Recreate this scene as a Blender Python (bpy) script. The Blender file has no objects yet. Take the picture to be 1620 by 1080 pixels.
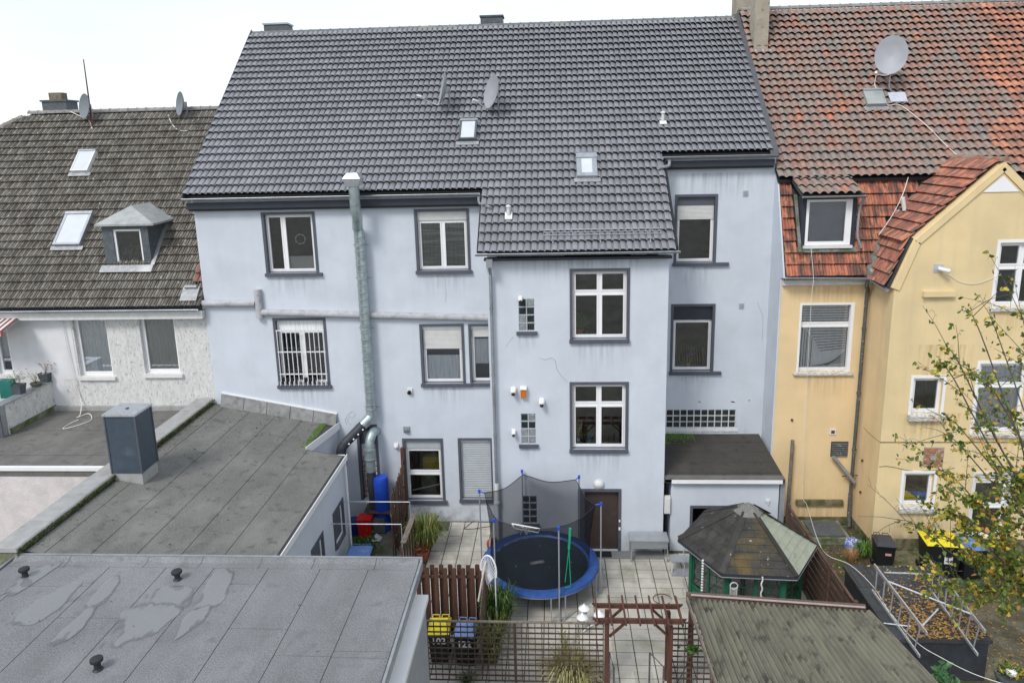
import bpy, bmesh, math, random
from mathutils import Vector, Matrix
from mathutils.geometry import tessellate_polygon
R = math.radians
random.seed(7)
S = bpy.context.scene
COL = S.collection

# ------------------------------------------------------------------ camera
CAM_H, F, CX, CY = 13.8, 1156.0, 810.0, 478.0
PI_, RO_, YA_ = R(12.35), R(-1.352), R(-3.38)
fw = Vector((math.sin(YA_)*math.cos(PI_), math.cos(YA_)*math.cos(PI_), -math.sin(PI_)))
r0 = Vector((math.cos(YA_), -math.sin(YA_), 0)); u0 = r0.cross(fw)
rt = r0*math.cos(RO_)+u0*math.sin(RO_); up = -r0*math.sin(RO_)+u0*math.cos(RO_)
cd = bpy.data.cameras.new('camera'); cam = bpy.data.objects.new('camera', cd); COL.objects.link(cam)
m = Matrix.Identity(4)
for i in range(3): m[i][0], m[i][1], m[i][2] = rt[i], up[i], -fw[i]
m[2][3] = CAM_H; cam.matrix_world = m
cd.sensor_fit = 'HORIZONTAL'; cd.sensor_width = 36; cd.lens = F/1620*36; cd.shift_y = -(540-CY)/1620
cd.clip_start = .1; cd.clip_end = 2000
S.camera = cam
# ------------------------------------------------------------------ sky, sun, exposure
W = bpy.data.worlds.new('World'); S.world = W; W.use_nodes = True
nt = W.node_tree; nt.nodes.clear()
def N_(nt, t, **k):
    n = nt.nodes.new(t)
    for a, b in k.items(): setattr(n, a, b)
    return n
SUN_EL, SUN_ROT = R(48), R(212)
sky = N_(nt, 'ShaderNodeTexSky', sky_type='NISHITA', sun_disc=False, sun_elevation=SUN_EL, sun_rotation=SUN_ROT)
b1 = N_(nt, 'ShaderNodeBackground'); b1.inputs[1].default_value = .05
b2 = N_(nt, 'ShaderNodeBackground'); b2.inputs[1].default_value = .60
tc = N_(nt, 'ShaderNodeTexCoord'); mp = N_(nt, 'ShaderNodeMapping'); mp.inputs['Scale'].default_value = (1, 1, 3.5)
no = N_(nt, 'ShaderNodeTexNoise'); no.inputs['Scale'].default_value = 2.2; no.inputs['Detail'].default_value = 5; no.inputs['Roughness'].default_value = .5
cr = N_(nt, 'ShaderNodeValToRGB'); cr.color_ramp.elements[0].position = .3; cr.color_ramp.elements[1].position = .68
cr.color_ramp.elements[0].color = (.72, .755, .80, 1); cr.color_ramp.elements[1].color = (.90, .915, .935, 1)
ad = N_(nt, 'ShaderNodeAddShader'); wo = N_(nt, 'ShaderNodeOutputWorld')
L = nt.links.new
L(tc.outputs['Generated'], mp.inputs[0]); L(mp.outputs[0], no.inputs['Vector']); L(no.outputs[0], cr.inputs[0]); L(cr.outputs[0], b2.inputs[0])
L(sky.outputs[0], b1.inputs[0]); L(b1.outputs[0], ad.inputs[0]); L(b2.outputs[0], ad.inputs[1]); L(ad.outputs[0], wo.inputs[0])
sl = bpy.data.lights.new('sun', 'SUN'); sl.energy = 1.5; sl.angle = R(16); sl.color = (1, .97, .93)
so = bpy.data.objects.new('sun', sl); COL.objects.link(so)
# direction to the sun: behind the camera, from the left
az = R(212)
sd = Vector((math.sin(az)*math.cos(SUN_EL), math.cos(az)*math.cos(SUN_EL), math.sin(SUN_EL)))
so.rotation_euler = sd.to_track_quat('Z', 'Y').to_euler(); so.location = (-10, -10, 40)
vs = S.view_settings; vs.view_transform = 'Standard'; vs.look = 'None'; vs.gamma = 1; vs.exposure = .60
try: vs.use_curve_mapping = False
except Exception: pass

# ------------------------------------------------------------------ helpers
def at(px, py, X=None, Y=None, Z=None):
    """where the line of sight through a photo point meets the world plane X, Y or Z = const"""
    d = (px-CX)*rt-(py-CY)*up+F*fw
    if Y is not None: t = Y/d.y
    elif Z is not None: t = (Z-CAM_H)/d.z
    else: t = X/d.x
    return Vector((0, 0, CAM_H))+d*t
def on_plane(px, py, P0, Nn):
    d = (px-CX)*rt-(py-CY)*up+F*fw; o = Vector((0, 0, CAM_H))
    return o+d*((P0-o).dot(Nn)/d.dot(Nn))
V = Vector
def root_loc(p):
    while p.parent: p = p.parent
    return p.location.copy()
def tag(o, label=None, cat=None, group=None, kind=None):
    if label: o['label'] = label
    if cat: o['category'] = cat
    if group: o['group'] = group
    if kind: o['kind'] = kind
    return o
def thing(name, loc, label, cat, group=None):
    o = bpy.data.objects.new(name, None); o.location = loc; o.empty_display_size = .1
    COL.objects.link(o); return tag(o, label, cat, group)
class MB:
    def __init__(s): s.v = []; s.f = []
    def poly(s, *pts):
        n = len(s.v); s.v += [V(p) for p in pts]; s.f.append(tuple(range(n, n+len(pts)))); return s
    def box(s, x0, x1, y0, y1, z0, z1):
        if x0 > x1: x0, x1 = x1, x0
        if y0 > y1: y0, y1 = y1, y0
        if z0 > z1: z0, z1 = z1, z0
        return s.obox(V(((x0+x1)/2, (y0+y1)/2, (z0+z1)/2)), V(((x1-x0)/2, 0, 0)), V((0, (y1-y0)/2, 0)), V((0, 0, (z1-z0)/2)))
    def obox(s, c, a, b, d):
        n = len(s.v); c = V(c); a = V(a); b = V(b); d = V(d)
        for k in range(8): s.v.append(c+a*(1 if k & 1 else -1)+b*(1 if k & 2 else -1)+d*(1 if k & 4 else -1))
        for q in ((0, 2, 3, 1), (4, 5, 7, 6), (0, 1, 5, 4), (2, 6, 7, 3), (0, 4, 6, 2), (1, 3, 7, 5)): s.f.append(tuple(n+i for i in q))
        return s
    def beam(s, p, q, w, h, upv=(0, 0, 1)):
        p = V(p); q = V(q); d = q-p; a = d.normalized(); u = V(upv)
        b = a.cross(u)
        if b.length < 1e-4: b = a.cross(V((1, 0, 0)))
        b.normalize(); c = b.cross(a)
        return s.obox((p+q)/2, d/2, b*w/2, c*h/2)
    def tube(s, pts, r, n=8, cap=True):
        pts = [V(p) for p in pts]; m = len(pts); base = len(s.v)
        if not isinstance(r, (list, tuple)): r = [r]*m
        prev = None
        for i, p in enumerate(pts):
            t = (pts[min(i+1, m-1)]-pts[max(i-1, 0)]).normalized()
            if prev is None:
                a = t.cross(V((0, 0, 1)))
                if a.length < .05: a = t.cross(V((1, 0, 0)))
            else: a = prev-t*prev.dot(t)
            a.normalize(); prev = a; b = t.cross(a)
            for k in range(n):
                an = 2*math.pi*k/n; s.v.append(p+(a*math.cos(an)+b*math.sin(an))*r[i])
        for i in range(m-1):
            for k in range(n):
                k2 = (k+1) % n; s.f.append((base+i*n+k, base+i*n+k2, base+(i+1)*n+k2, base+(i+1)*n+k))
        if cap:
            s.f.append(tuple(base+k for k in range(n))[::-1]); s.f.append(tuple(base+(m-1)*n+k for k in range(n)))
        return s
    def lathe(s, prof, c, ax=(0, 0, 1), n=16, ref=None):
        c = V(c); ax = V(ax).normalized(); a = ax.cross(V((0, 0, 1)))
        if a.length < .05: a = V((1, 0, 0))
        a.normalize(); b = ax.cross(a); base = len(s.v)
        for (r_, z_) in prof:
            for k in range(n):
                an = 2*math.pi*k/n; s.v.append(c+ax*z_+(a*math.cos(an)+b*math.sin(an))*r_)
        for i in range(len(prof)-1):
            for k in range(n):
                k2 = (k+1) % n; s.f.append((base+i*n+k, base+i*n+k2, base+(i+1)*n+k2, base+(i+1)*n+k))
        return s
    def prism(s, pts, vec):
        pts = [V(p) for p in pts]; vec = V(vec); n = len(s.v); m = len(pts)
        s.v += pts+[p+vec for p in pts]
        s.f.append(tuple(range(n, n+m))[::-1]); s.f.append(tuple(range(n+m, n+2*m)))
        for i in range(m):
            j = (i+1) % m; s.f.append((n+i, n+j, n+m+j, n+m+i))
        return s
    def holed(s, outer, holes, toW, thick):
        """flat wall with rectangular openings, its reveals and its back"""
        polys = [[V((a, b, 0)) for a, b in outer]]+[[V((a, b, 0)) for a, b in h] for h in holes]
        flat = [p for q in polys for p in q]
        tris = tessellate_polygon(polys); n = len(s.v); m = len(flat)
        s.v += [toW(p.x, p.y, 0) for p in flat]+[toW(p.x, p.y, thick) for p in flat]
        for t in tris: s.f.append(tuple(n+i for i in t)); s.f.append(tuple(n+m+i for i in t)[::-1])
        k = 0
        for q in polys:
            L_ = len(q)
            for i in range(L_):
                j = (i+1) % L_; s.f.append((n+k+i, n+k+j, n+m+k+j, n+m+k+i))
            k += L_
        return s
    def build(s, name, mat, parent=None, kind=None, smooth=False, label=None, local=False, recalc=True):
        off = V((0, 0, 0)) if (local or parent is None) else root_loc(parent)
        me = bpy.data.meshes.new(name); me.from_pydata([tuple(p-off) for p in s.v], [], s.f); me.update()
        if recalc:
            bm = bmesh.new(); bm.from_mesh(me); bmesh.ops.recalc_face_normals(bm, faces=bm.faces); bm.to_mesh(me); bm.free()
        if smooth:
            me.polygons.foreach_set('use_smooth', [True]*len(me.polygons))
            try: me.set_sharp_from_angle(angle=R(38))
            except Exception: pass
        me.materials.append(mat)
        o = bpy.data.objects.new(name, me); COL.objects.link(o)
        if parent: o.parent = parent
        if kind: o['kind'] = kind
        if label: o['label'] = label
        return o
def solo(mb, name, mat, label, cat, group=None, smooth=False, base=None):
    """a thing that is a single mesh, origin at its base"""
    if base is None:
        base = V((sum(p.x for p in mb.v)/len(mb.v), sum(p.y for p in mb.v)/len(mb.v), min(p.z for p in mb.v)))
    mb.v = [p-base for p in mb.v]
    o = mb.build(name, mat, smooth=smooth); o.location = base
    return tag(o, label, cat, group)
def arc(c, a, b, r, t0, t1, n=8):
    return [V(c)+V(a)*r*math.cos(t0+(t1-t0)*i/n)+V(b)*r*math.sin(t0+(t1-t0)*i/n) for i in range(n+1)]
def curve(pts, n=6):
    """Catmull-Rom through points"""
    P = [V(p) for p in pts]; P = [P[0]*2-P[1]]+P+[P[-1]*2-P[-2]]; out = []
    for i in range(1, len(P)-2):
        for k in range(n):
            t = k/n
            out.append(.5*((2*P[i])+(P[i+1]-P[i-1])*t+(2*P[i-1]-5*P[i]+4*P[i+1]-P[i+2])*t*t+(3*P[i]-P[i-1]-3*P[i+1]+P[i+2])*t**3))
    return out+[P[-2]]
def text_mesh(txt, size, mat, parent, loc, xdir, zdir, name='lettering', ext=.002, bold=0):
    fc = bpy.data.curves.new(name, 'FONT'); fc.body = txt; fc.size = size; fc.extrude = ext; fc.align_x = 'CENTER'; fc.align_y = 'CENTER'; fc.offset = bold; fc.resolution_u = 3
    tmp = bpy.data.objects.new('tmp', fc); COL.objects.link(tmp)
    me = bpy.data.meshes.new_from_object(tmp); bpy.data.objects.remove(tmp)
    x = V(xdir).normalized(); z = V(zdir).normalized(); y = z.cross(x)   # text x, text y(up)=zdir
    nrm = x.cross(z)
    M_ = Matrix(((x.x, z.x, nrm.x, 0), (x.y, z.y, nrm.y, 0), (x.z, z.z, nrm.z, 0), (0, 0, 0, 1)))
    me.transform(Matrix.Translation(V(loc)-(root_loc(parent) if parent else V((0, 0, 0))))@M_)
    me.materials.clear(); me.materials.append(mat)
    o = bpy.data.objects.new(name, me); COL.objects.link(o); o.parent = parent
    return o

# ------------------------------------------------------------------ materials
MATS = {}
def srgb(r, g, b):
    f = lambda c: (c/255/12.92) if c/255 <= .04045 else ((c/255+.055)/1.055)**2.4
    return (f(r), f(g), f(b))
def mat(name, col, rough=.7, var=.12, scale=2.5, bump=0, bscale=40, metal=0, spec=.4, dirt=None, dscale=1.2, dlo=.55, dhi=.7, damt=.8, stretch=(1, 1, 1),
        streak=None, samt=.3, cell=None, cellcols=None, fine=0, fscale=120, dirt2=None, d2scale=6, d2lo=.62, d2hi=.68, rvar=0):
    m = bpy.data.materials.new(name); m.use_nodes = True; nt = m.node_tree; nt.nodes.clear()
    out = N_(nt, 'ShaderNodeOutputMaterial'); p = N_(nt, 'ShaderNodeBsdfPrincipled'); L = nt.links.new
    L(p.outputs[0], out.inputs[0]); p.inputs['Roughness'].default_value = rough; p.inputs['Metallic'].default_value = metal; p.inputs['Specular IOR Level'].default_value = spec
    geo = N_(nt, 'ShaderNodeNewGeometry'); pos = geo.outputs['Position']
    def noise(sc, st=(1, 1, 1), det=4, seed=0, rough_=.55):
        mp = N_(nt, 'ShaderNodeMapping'); mp.inputs['Scale'].default_value = st; mp.inputs['Location'].default_value = (seed*13.7, seed*7.1, seed*3.3); L(pos, mp.inputs[0])
        n = N_(nt, 'ShaderNodeTexNoise'); n.inputs['Scale'].default_value = sc; n.inputs['Detail'].default_value = det; n.inputs['Roughness'].default_value = rough_; L(mp.outputs[0], n.inputs['Vector']); return n.outputs[0]
    def mix(fac, a, b, bt='MIX'):
        x = N_(nt, 'ShaderNodeMix', data_type='RGBA', blend_type=bt)
        for s_, v_ in ((x.inputs[0], fac), (x.inputs[6], a), (x.inputs[7], b)):
            if hasattr(v_, 'is_linked') or hasattr(v_, 'links'): L(v_, s_)
            elif isinstance(v_, (int, float)): s_.default_value = v_
            else: s_.default_value = (*v_, 1) if len(v_) == 3 else v_
        return x.outputs[2]
    def rng(v, lo, hi, a=0, b=1):
        x = N_(nt, 'ShaderNodeMapRange'); L(v, x.inputs[0]); x.inputs[1].default_value = lo; x.inputs[2].default_value = hi; x.inputs[3].default_value = a; x.inputs[4].default_value = b; return x.outputs[0]
    c = col
    if cell:
        (ox, oy, oz), (sx, sy, sz) = cell
        mp = N_(nt, 'ShaderNodeVectorMath', operation='SUBTRACT'); L(pos, mp.inputs[0]); mp.inputs[1].default_value = (ox, oy, oz)
        m2 = N_(nt, 'ShaderNodeVectorMath', operation='MULTIPLY'); L(mp.outputs[0], m2.inputs[0]); m2.inputs[1].default_value = (sx, sy, sz)
        fl = N_(nt, 'ShaderNodeVectorMath', operation='FLOOR'); L(m2.outputs[0], fl.inputs[0])
        wn = N_(nt, 'ShaderNodeTexWhiteNoise', noise_dimensions='3D'); L(fl.outputs[0], wn.inputs['Vector'])
        ramp = N_(nt, 'ShaderNodeValToRGB'); ramp.color_ramp.interpolation = 'LINEAR'
        els = ramp.color_ramp.elements
        while len(els) < len(cellcols): els.new(.5)
        for i, (ps, cc) in enumerate(cellcols): els[i].position = ps; els[i].color = (*cc, 1)
        big = noise(.35, seed=5, det=3)
        mx = N_(nt, 'ShaderNodeMath', operation='MULTIPLY_ADD'); L(rng(big, .3, .7, -.10, .08), mx.inputs[0]); mx.inputs[1].default_value = 1; L(wn.outputs['Value'], mx.inputs[2])
        L(mx.outputs[0], ramp.inputs[0]); c = ramp.outputs[0]
    n1 = noise(scale, stretch)
    lo = tuple(max(0, x*(1-var)) for x in (1, 1, 1)); hi = tuple(x*(1+var) for x in (1, 1, 1))
    c = mix(1.0, c, mix(rng(n1, .3, .7), lo, hi), 'MULTIPLY')
    if fine:
        c = mix(1.0, c, mix(rng(noise(fscale, det=2, seed=2), .3, .7), (1-fine,)*3, (1+fine,)*3), 'MULTIPLY')
    if dirt: c = mix(rng(noise(dscale, stretch, 6, 3), dlo, dhi, 0, damt), c, dirt)
    if dirt2: c = mix(rng(noise(d2scale, det=4, seed=9), d2lo, d2hi, 0, 1), c, dirt2)
    if streak: c = mix(rng(noise(2.6, (1, 1, .07), 4, 4), .5, .78, 0, samt), c, streak)
    if hasattr(c, 'links'): L(c, p.inputs['Base Color'])
    else: p.inputs['Base Color'].default_value = (*c, 1)
    if rvar: L(rng(noise(1.1, seed=11), .38, .6, rough, rough-rvar), p.inputs['Roughness'])
    if bump:
        b = N_(nt, 'ShaderNodeBump'); b.inputs['Strength'].default_value = min(1, bump); b.inputs['Distance'].default_value = .01
        L(noise(bscale, det=3, seed=1), b.inputs['Height']); L(b.outputs[0], p.inputs['Normal'])
    MATS[name] = m; return m

BLUE = mat('blue_render', (.558, .598, .652), .85, .05, .9, .35, 60, streak=(.43, .455, .51), samt=.20, dirt=(.44, .47, .52), dscale=1.1, dlo=.50, dhi=.72, damt=.32, fine=.03, fscale=40)
TRIM = mat('dark_trim', (.085, .091, .112), .6, .1, 3)
DTRIM = mat('darkest_trim', (.03, .035, .048), .6, .1, 3)
WHITE = mat('white_plastic', (.80, .80, .80), .35, .03, 3, spec=.5)
OFFW = mat('off_white', (.66, .66, .64), .5, .08, 5, dirt=(.4, .38, .33), dlo=.6, dhi=.75, damt=.4)
PEEL = mat('peeling_sill', (.60, .59, .55), .8, .15, 9, .6, 30, dirt=(.20, .19, .16), dscale=22, dlo=.42, dhi=.62, damt=.9, stretch=(.4, 1, 2))
SHUT = mat('shutter_plastic', (.60, .60, .58), .5, .05, 4)
SHUTG = mat('grey_shutter', (.40, .43, .45), .5, .06, 3)
ROOM = mat('dark_room', (.040, .034, .030), .9, .5, 2.5)
CURT = mat('curtain_cloth', (.5, .5, .5), .9, .2, 8)
CURTG = mat('check_curtain', (.17, .20, .18), .9, .3, 5, stretch=(.2, .2, 4), dirt=(.36, .38, .34), dscale=1.6, dlo=.5, dhi=.56, damt=.7)
NET_ = mat('net_curtain', (.78, .80, .80), .9, .15, 9, stretch=(4, 1, .2))
BLIND = mat('pleated_blind', (.50, .48, .46), .8, .1, 60, stretch=(0, 0, 1))
ZINC = mat('zinc', (.36, .385, .41), .42, .12, 6, metal=.55, spec=.5, dirt=(.22, .23, .24), dlo=.5, dhi=.7, damt=.5)
ZINCW = mat('weathered_zinc', (.33, .345, .34), .6, .15, 5, .2, 20, metal=.25, dirt=(.45, .46, .44), dlo=.5, dhi=.65, damt=.5)
GALV = mat('galvanised_steel', (.36, .43, .44), .38, .2, 5, metal=.6, spec=.5, dirt=(.50, .56, .56), dscale=5, dlo=.5, dhi=.65, damt=.6)
DUCTB = mat('dark_duct', (.05, .055, .065), .45, .2, 5, metal=.2)
LEAD = mat('lead_flashing', (.30, .31, .32), .55, .2, 8, .2, 20, metal=.3, dirt=(.5, .5, .5), dlo=.55, dhi=.7)
BLACK = mat('black_plastic', (.012, .013, .015), .45, .2, 4)
RUBBER = mat('black_vent', (.02, .022, .025), .5, .2, 9)
STEEL = mat('painted_steel', (.34, .36, .38), .5, .1, 5, metal=.3)
ALU = mat('aluminium', (.62, .64, .68), .35, .08, 6, metal=.6, dirt=(.4, .42, .45), dscale=9)
WRED = mat('red_brown_wood', (.092, .038, .026), .7, .3, 3, .3, 30, stretch=(3, 3, .4))
WOODP = mat('plank_wood', (.088, .040, .028), .75, .4, 2.5, .3, 30, stretch=(6, 6, .5), dirt=(.05, .06, .03), dscale=2, damt=.6)
WOODO = mat('old_wood', (.12, .085, .06), .85, .4, 3, .5, 30, stretch=(7, 7, .5), dirt=(.06, .07, .03), dscale=2, damt=.6)
WOODG = mat('grey_wood', (.17, .145, .115), .85, .3, 4, .4, 30, stretch=(3, 1, 3), dirt=(.08, .09, .05), damt=.6)
WSLAT = mat('slat_wood', (.10, .06, .04), .75, .3, 5, .3, 30)
FLASHC = mat('flashing_concrete', (.22, .22, .215), .85, .2, 4, .4, 25, dirt=(.11, .12, .10), dscale=3, dlo=.5, dhi=.68, damt=.8, fine=.12)
CONC = mat('weathered_concrete', (.33, .33, .32), .9, .12, 4, .6, 25, dirt=(.16, .18, .11), dscale=1.6, dlo=.58, dhi=.75, damt=.7, fine=.08, fscale=60)
MOSSC = mat('mossy_concrete', (.20, .20, .16), .95, .2, 5, .8, 25, dirt=(.07, .10, .02), dscale=2.5, dlo=.42, dhi=.58, damt=.95, fine=.15, fscale=50)
MOSS = mat('moss', (.06, .11, .015), 1, .5, 9, 1, 40, dirt=(.03, .05, .01), dscale=8)
GLASSB = mat('glass_block', (.020, .030, .032), .2, .5, 5, .5, 14, spec=.5)
GLASSL = mat('pale_glass_block', (.25, .27, .28), .15, .3, 9, .5, 14, spec=.9)
GREEN = mat('green_paint', (.012, .10, .055), .45, .15, 4)
BLUEP = mat('blue_vinyl', (.028, .080, .27), .45, .2, 6, .4, 9, dirt=(.03, .06, .2), dscale=3)
BLUEB = mat('blue_barrel', (.02, .08, .50), .35, .1, 5)
BLUEL = mat('blue_lid', (.10, .20, .45), .4, .1, 5, dirt=(.25, .33, .5), dscale=4)
REDP = mat('red_plastic', (.55, .015, .015), .4, .1, 5)
YEL = mat('yellow_lid', (.72, .60, .02), .4, .1, 5)
TEALP = mat('green_sleeve', (.01, .35, .18), .5, .1, 5)
ORANGE = mat('orange_lamp', (.55, .14, .02), .3, .1, 5)
TERRA = mat('terracotta', (.32, .10, .06), .8, .2, 6)
DISHG = mat('dish_grey', (.30, .31, .335), .5, .06, 3)
DISHD = mat('dish_dark', (.17, .19, .21), .5, .1, 3)
RUST = mat('rusty_steel', (.11, .04, .03), .8, .3, 6)
PIPED = mat('dark_downpipe', (.085, .09, .088), .6, .3, 8, dirt=(.35, .33, .28), dscale=12, dlo=.62, dhi=.66, damt=.8)
ROPE = mat('white_rope', (.62, .60, .55), .8, .1, 5)
CABLE = mat('white_cable', (.70, .68, .63), .6, .08, 5)
SLATE = mat('slate_cladding', (.085, .10, .11), .5, .25, 9, .4, 20)
YELW = mat('yellow_render', (.74, .555, .315), .9, .05, 1.2, .4, 45, streak=(.62, .42, .20), samt=.35, dirt=(.60, .47, .27), dscale=.7, dlo=.5, dhi=.75, damt=.5, fine=.03, fscale=40)
YELW2 = mat('pale_yellow_render', (.72, .565, .315), .9, .06, 1.0, .4, 45, streak=(.52, .42, .27), samt=.35, dirt=(.50, .42, .27), dscale=.6, dlo=.5, dhi=.78, damt=.45, fine=.03, fscale=40)
PLINTH = mat('mossy_plinth', (.17, .15, .09), .95, .3, 5, .6, 30, dirt=(.05, .07, .02), dscale=4, dlo=.45, dhi=.6)
BRICK = mat('old_brick', (.36, .17, .10), .9, .3, 9, .5, 40, dirt=(.45, .40, .32), dscale=9, dlo=.55, dhi=.62)
CHIM = mat('chimney_render', (.34, .30, .24), .95, .15, 3, .8, 30, dirt=(.15, .13, .09), dscale=6, dlo=.6, dhi=.66, damt=.9)
ROUGHC = mat('roughcast', (.60, .595, .575), .95, .10, 4, 1, 14, dirt=(.30, .295, .28), dscale=9, dlo=.55, dhi=.66, damt=.75, stretch=(2.2, 1, .7), fine=.14, fscale=30)
SMOOTHW = mat('smooth_white_render', (.66, .66, .67), .9, .05, 2, .2, 30, streak=(.45, .44, .42), samt=.3)
PINKW = mat('pinkish_render', (.62, .57, .56), .95, .1, 3, .8, 18, dirt=(.25, .23, .22), dscale=3, dlo=.66, dhi=.70, damt=.6, fine=.1, fscale=25)
MAPLE = None
def felt(name, col, dm=.65):
    return mat(name, col, .9, .16, .8, .8, 60, fine=.34, fscale=38, dirt=tuple(c*1.6 for c in col), dscale=1.5, dlo=.50, dhi=.78, damt=dm, dirt2=tuple(c*(1-.45*dm/.65) for c in col), d2scale=3.2, d2lo=.56, d2hi=.75, stretch=(1, .5, 1))
FELTN = felt('bitumen_felt_near', (.182, .186, .190), .34); FELTM = felt('bitumen_felt_mid', (.155, .155, .142)); FELTT = felt('bitumen_felt_terrace', (.135, .131, .121)); FELTD = felt('bitumen_felt_dark', (.052, .048, .042))
SEAM = mat('bitumen_seam', (.05, .05, .052), .7, .3, 5)
WET = mat('puddle_painted_sheen', (.27, .275, .285), .07, .05, 2, spec=.9)
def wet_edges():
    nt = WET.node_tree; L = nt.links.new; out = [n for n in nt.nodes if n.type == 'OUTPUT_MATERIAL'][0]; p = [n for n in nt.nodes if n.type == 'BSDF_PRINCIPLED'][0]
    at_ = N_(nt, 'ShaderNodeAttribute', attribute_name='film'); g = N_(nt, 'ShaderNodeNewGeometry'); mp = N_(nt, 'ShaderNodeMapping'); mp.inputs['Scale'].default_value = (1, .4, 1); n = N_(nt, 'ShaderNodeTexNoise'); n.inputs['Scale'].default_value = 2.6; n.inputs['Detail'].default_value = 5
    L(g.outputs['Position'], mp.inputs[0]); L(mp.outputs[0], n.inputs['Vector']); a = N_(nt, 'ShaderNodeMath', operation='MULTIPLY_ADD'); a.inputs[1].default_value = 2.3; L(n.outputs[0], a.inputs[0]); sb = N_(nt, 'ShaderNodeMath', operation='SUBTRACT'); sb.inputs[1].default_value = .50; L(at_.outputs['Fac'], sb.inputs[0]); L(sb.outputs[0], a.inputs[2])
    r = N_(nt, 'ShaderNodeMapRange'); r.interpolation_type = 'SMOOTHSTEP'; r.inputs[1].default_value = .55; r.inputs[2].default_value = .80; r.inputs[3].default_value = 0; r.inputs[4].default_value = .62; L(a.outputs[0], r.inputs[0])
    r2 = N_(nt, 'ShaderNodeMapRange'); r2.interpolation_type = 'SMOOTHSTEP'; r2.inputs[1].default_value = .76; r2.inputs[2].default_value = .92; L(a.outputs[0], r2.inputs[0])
    mc = N_(nt, 'ShaderNodeMix', data_type='RGBA'); L(r2.outputs[0], mc.inputs[0]); mc.inputs[6].default_value = (.145, .15, .155, 1); mc.inputs[7].default_value = (.27, .275, .283, 1); L(mc.outputs[2], p.inputs['Base Color'])  # pale middle paints the reflected sky into the base colour; darker rim is damp
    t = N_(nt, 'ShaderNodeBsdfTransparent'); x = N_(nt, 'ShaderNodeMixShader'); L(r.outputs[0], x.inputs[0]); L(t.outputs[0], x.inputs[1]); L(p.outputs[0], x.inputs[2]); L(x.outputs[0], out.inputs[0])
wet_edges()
CARP = felt('carport_felt', (.05, .055, .058))
SOIL = mat('garden_soil', (.085, .068, .045), 1, .35, 4, 1, 25, dirt=(.05, .075, .02), dscale=2, dlo=.45, dhi=.6, fine=.3, fscale=30)
GROUND = mat('open_ground', (.10, .10, .08), 1, .3, .5, .5, 5)
YARD = mat('yard_concrete', (.16, .16, .13), .95, .25, 2, .6, 20, dirt=(.07, .08, .04), dscale=1.5, dlo=.45, dhi=.65, fine=.12)
SLAB = mat('paving_slab', (.36, .345, .30), .9, .10, 2.5, .5, 40, cell=((0, 0, 0), (2.0, 2.0, 0)), cellcols=[(0, (.36, .345, .305)), (.5, (.44, .42, .37)), (1, (.50, .475, .415))], dirt=(.20, .20, .11), dscale=.9, dlo=.55, dhi=.75, damt=.75, fine=.10, fscale=35, dirt2=(.13, .12, .09), d2scale=3, d2lo=.68, d2hi=.76)
JOINT = mat('joint_soil', (.06, .058, .04), 1, .3, 8, dirt=(.05, .08, .02), dscale=3)
MATT = mat('door_mat', (.018, .016, .016), 1, .3, 20, .8, 60)
DOORB = mat('brown_door', (.055, .038, .034), .5, .15, 3, dirt=(.09, .05, .04), dscale=2)
STONE = mat('grey_step', (.22, .22, .22), .85, .12, 5, .4, 40)

def glass_mat(name, tint=(.97, .975, .98), opaque=.0):
    m = bpy.data.materials.new(name); m.use_nodes = True; nt = m.node_tree; nt.nodes.clear(); L = nt.links.new
    out = N_(nt, 'ShaderNodeOutputMaterial'); g = N_(nt, 'ShaderNodeBsdfGlossy'); g.inputs['Roughness'].default_value = .02; g.inputs['Color'].default_value = (.9, .92, .95, 1)
    t = N_(nt, 'ShaderNodeBsdfTransparent'); t.inputs['Color'].default_value = (*tint, 1)
    fr = N_(nt, 'ShaderNodeFresnel'); fr.inputs['IOR'].default_value = 1.5
    ml = N_(nt, 'ShaderNodeMath', operation='MULTIPLY_ADD'); ml.inputs[1].default_value = 1.9; ml.inputs[2].default_value = .05; L(fr.outputs[0], ml.inputs[0]); ml.use_clamp = True
    x = N_(nt, 'ShaderNodeMixShader'); L(ml.outputs[0], x.inputs[0]); L(t.outputs[0], x.inputs[1]); L(g.outputs[0], x.inputs[2]); L(x.outputs[0], out.inputs[0])
    return m
GLASS = glass_mat('window_glass')
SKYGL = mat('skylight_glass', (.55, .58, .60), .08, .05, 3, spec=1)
def net_mat():
    m = bpy.data.materials.new('mesh_net'); m.use_nodes = True; nt = m.node_tree; nt.nodes.clear(); L = nt.links.new
    out = N_(nt, 'ShaderNodeOutputMaterial'); d = N_(nt, 'ShaderNodeBsdfDiffuse'); d.inputs[0].default_value = (.02, .022, .03, 1)
    t = N_(nt, 'ShaderNodeBsdfTransparent'); x = N_(nt, 'ShaderNodeMixShader'); x.inputs[0].default_value = .56
    L(t.outputs[0], x.inputs[1]); L(d.outputs[0], x.inputs[2]); L(x.outputs[0], out.inputs[0]); return m
NETM = net_mat()
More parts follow.
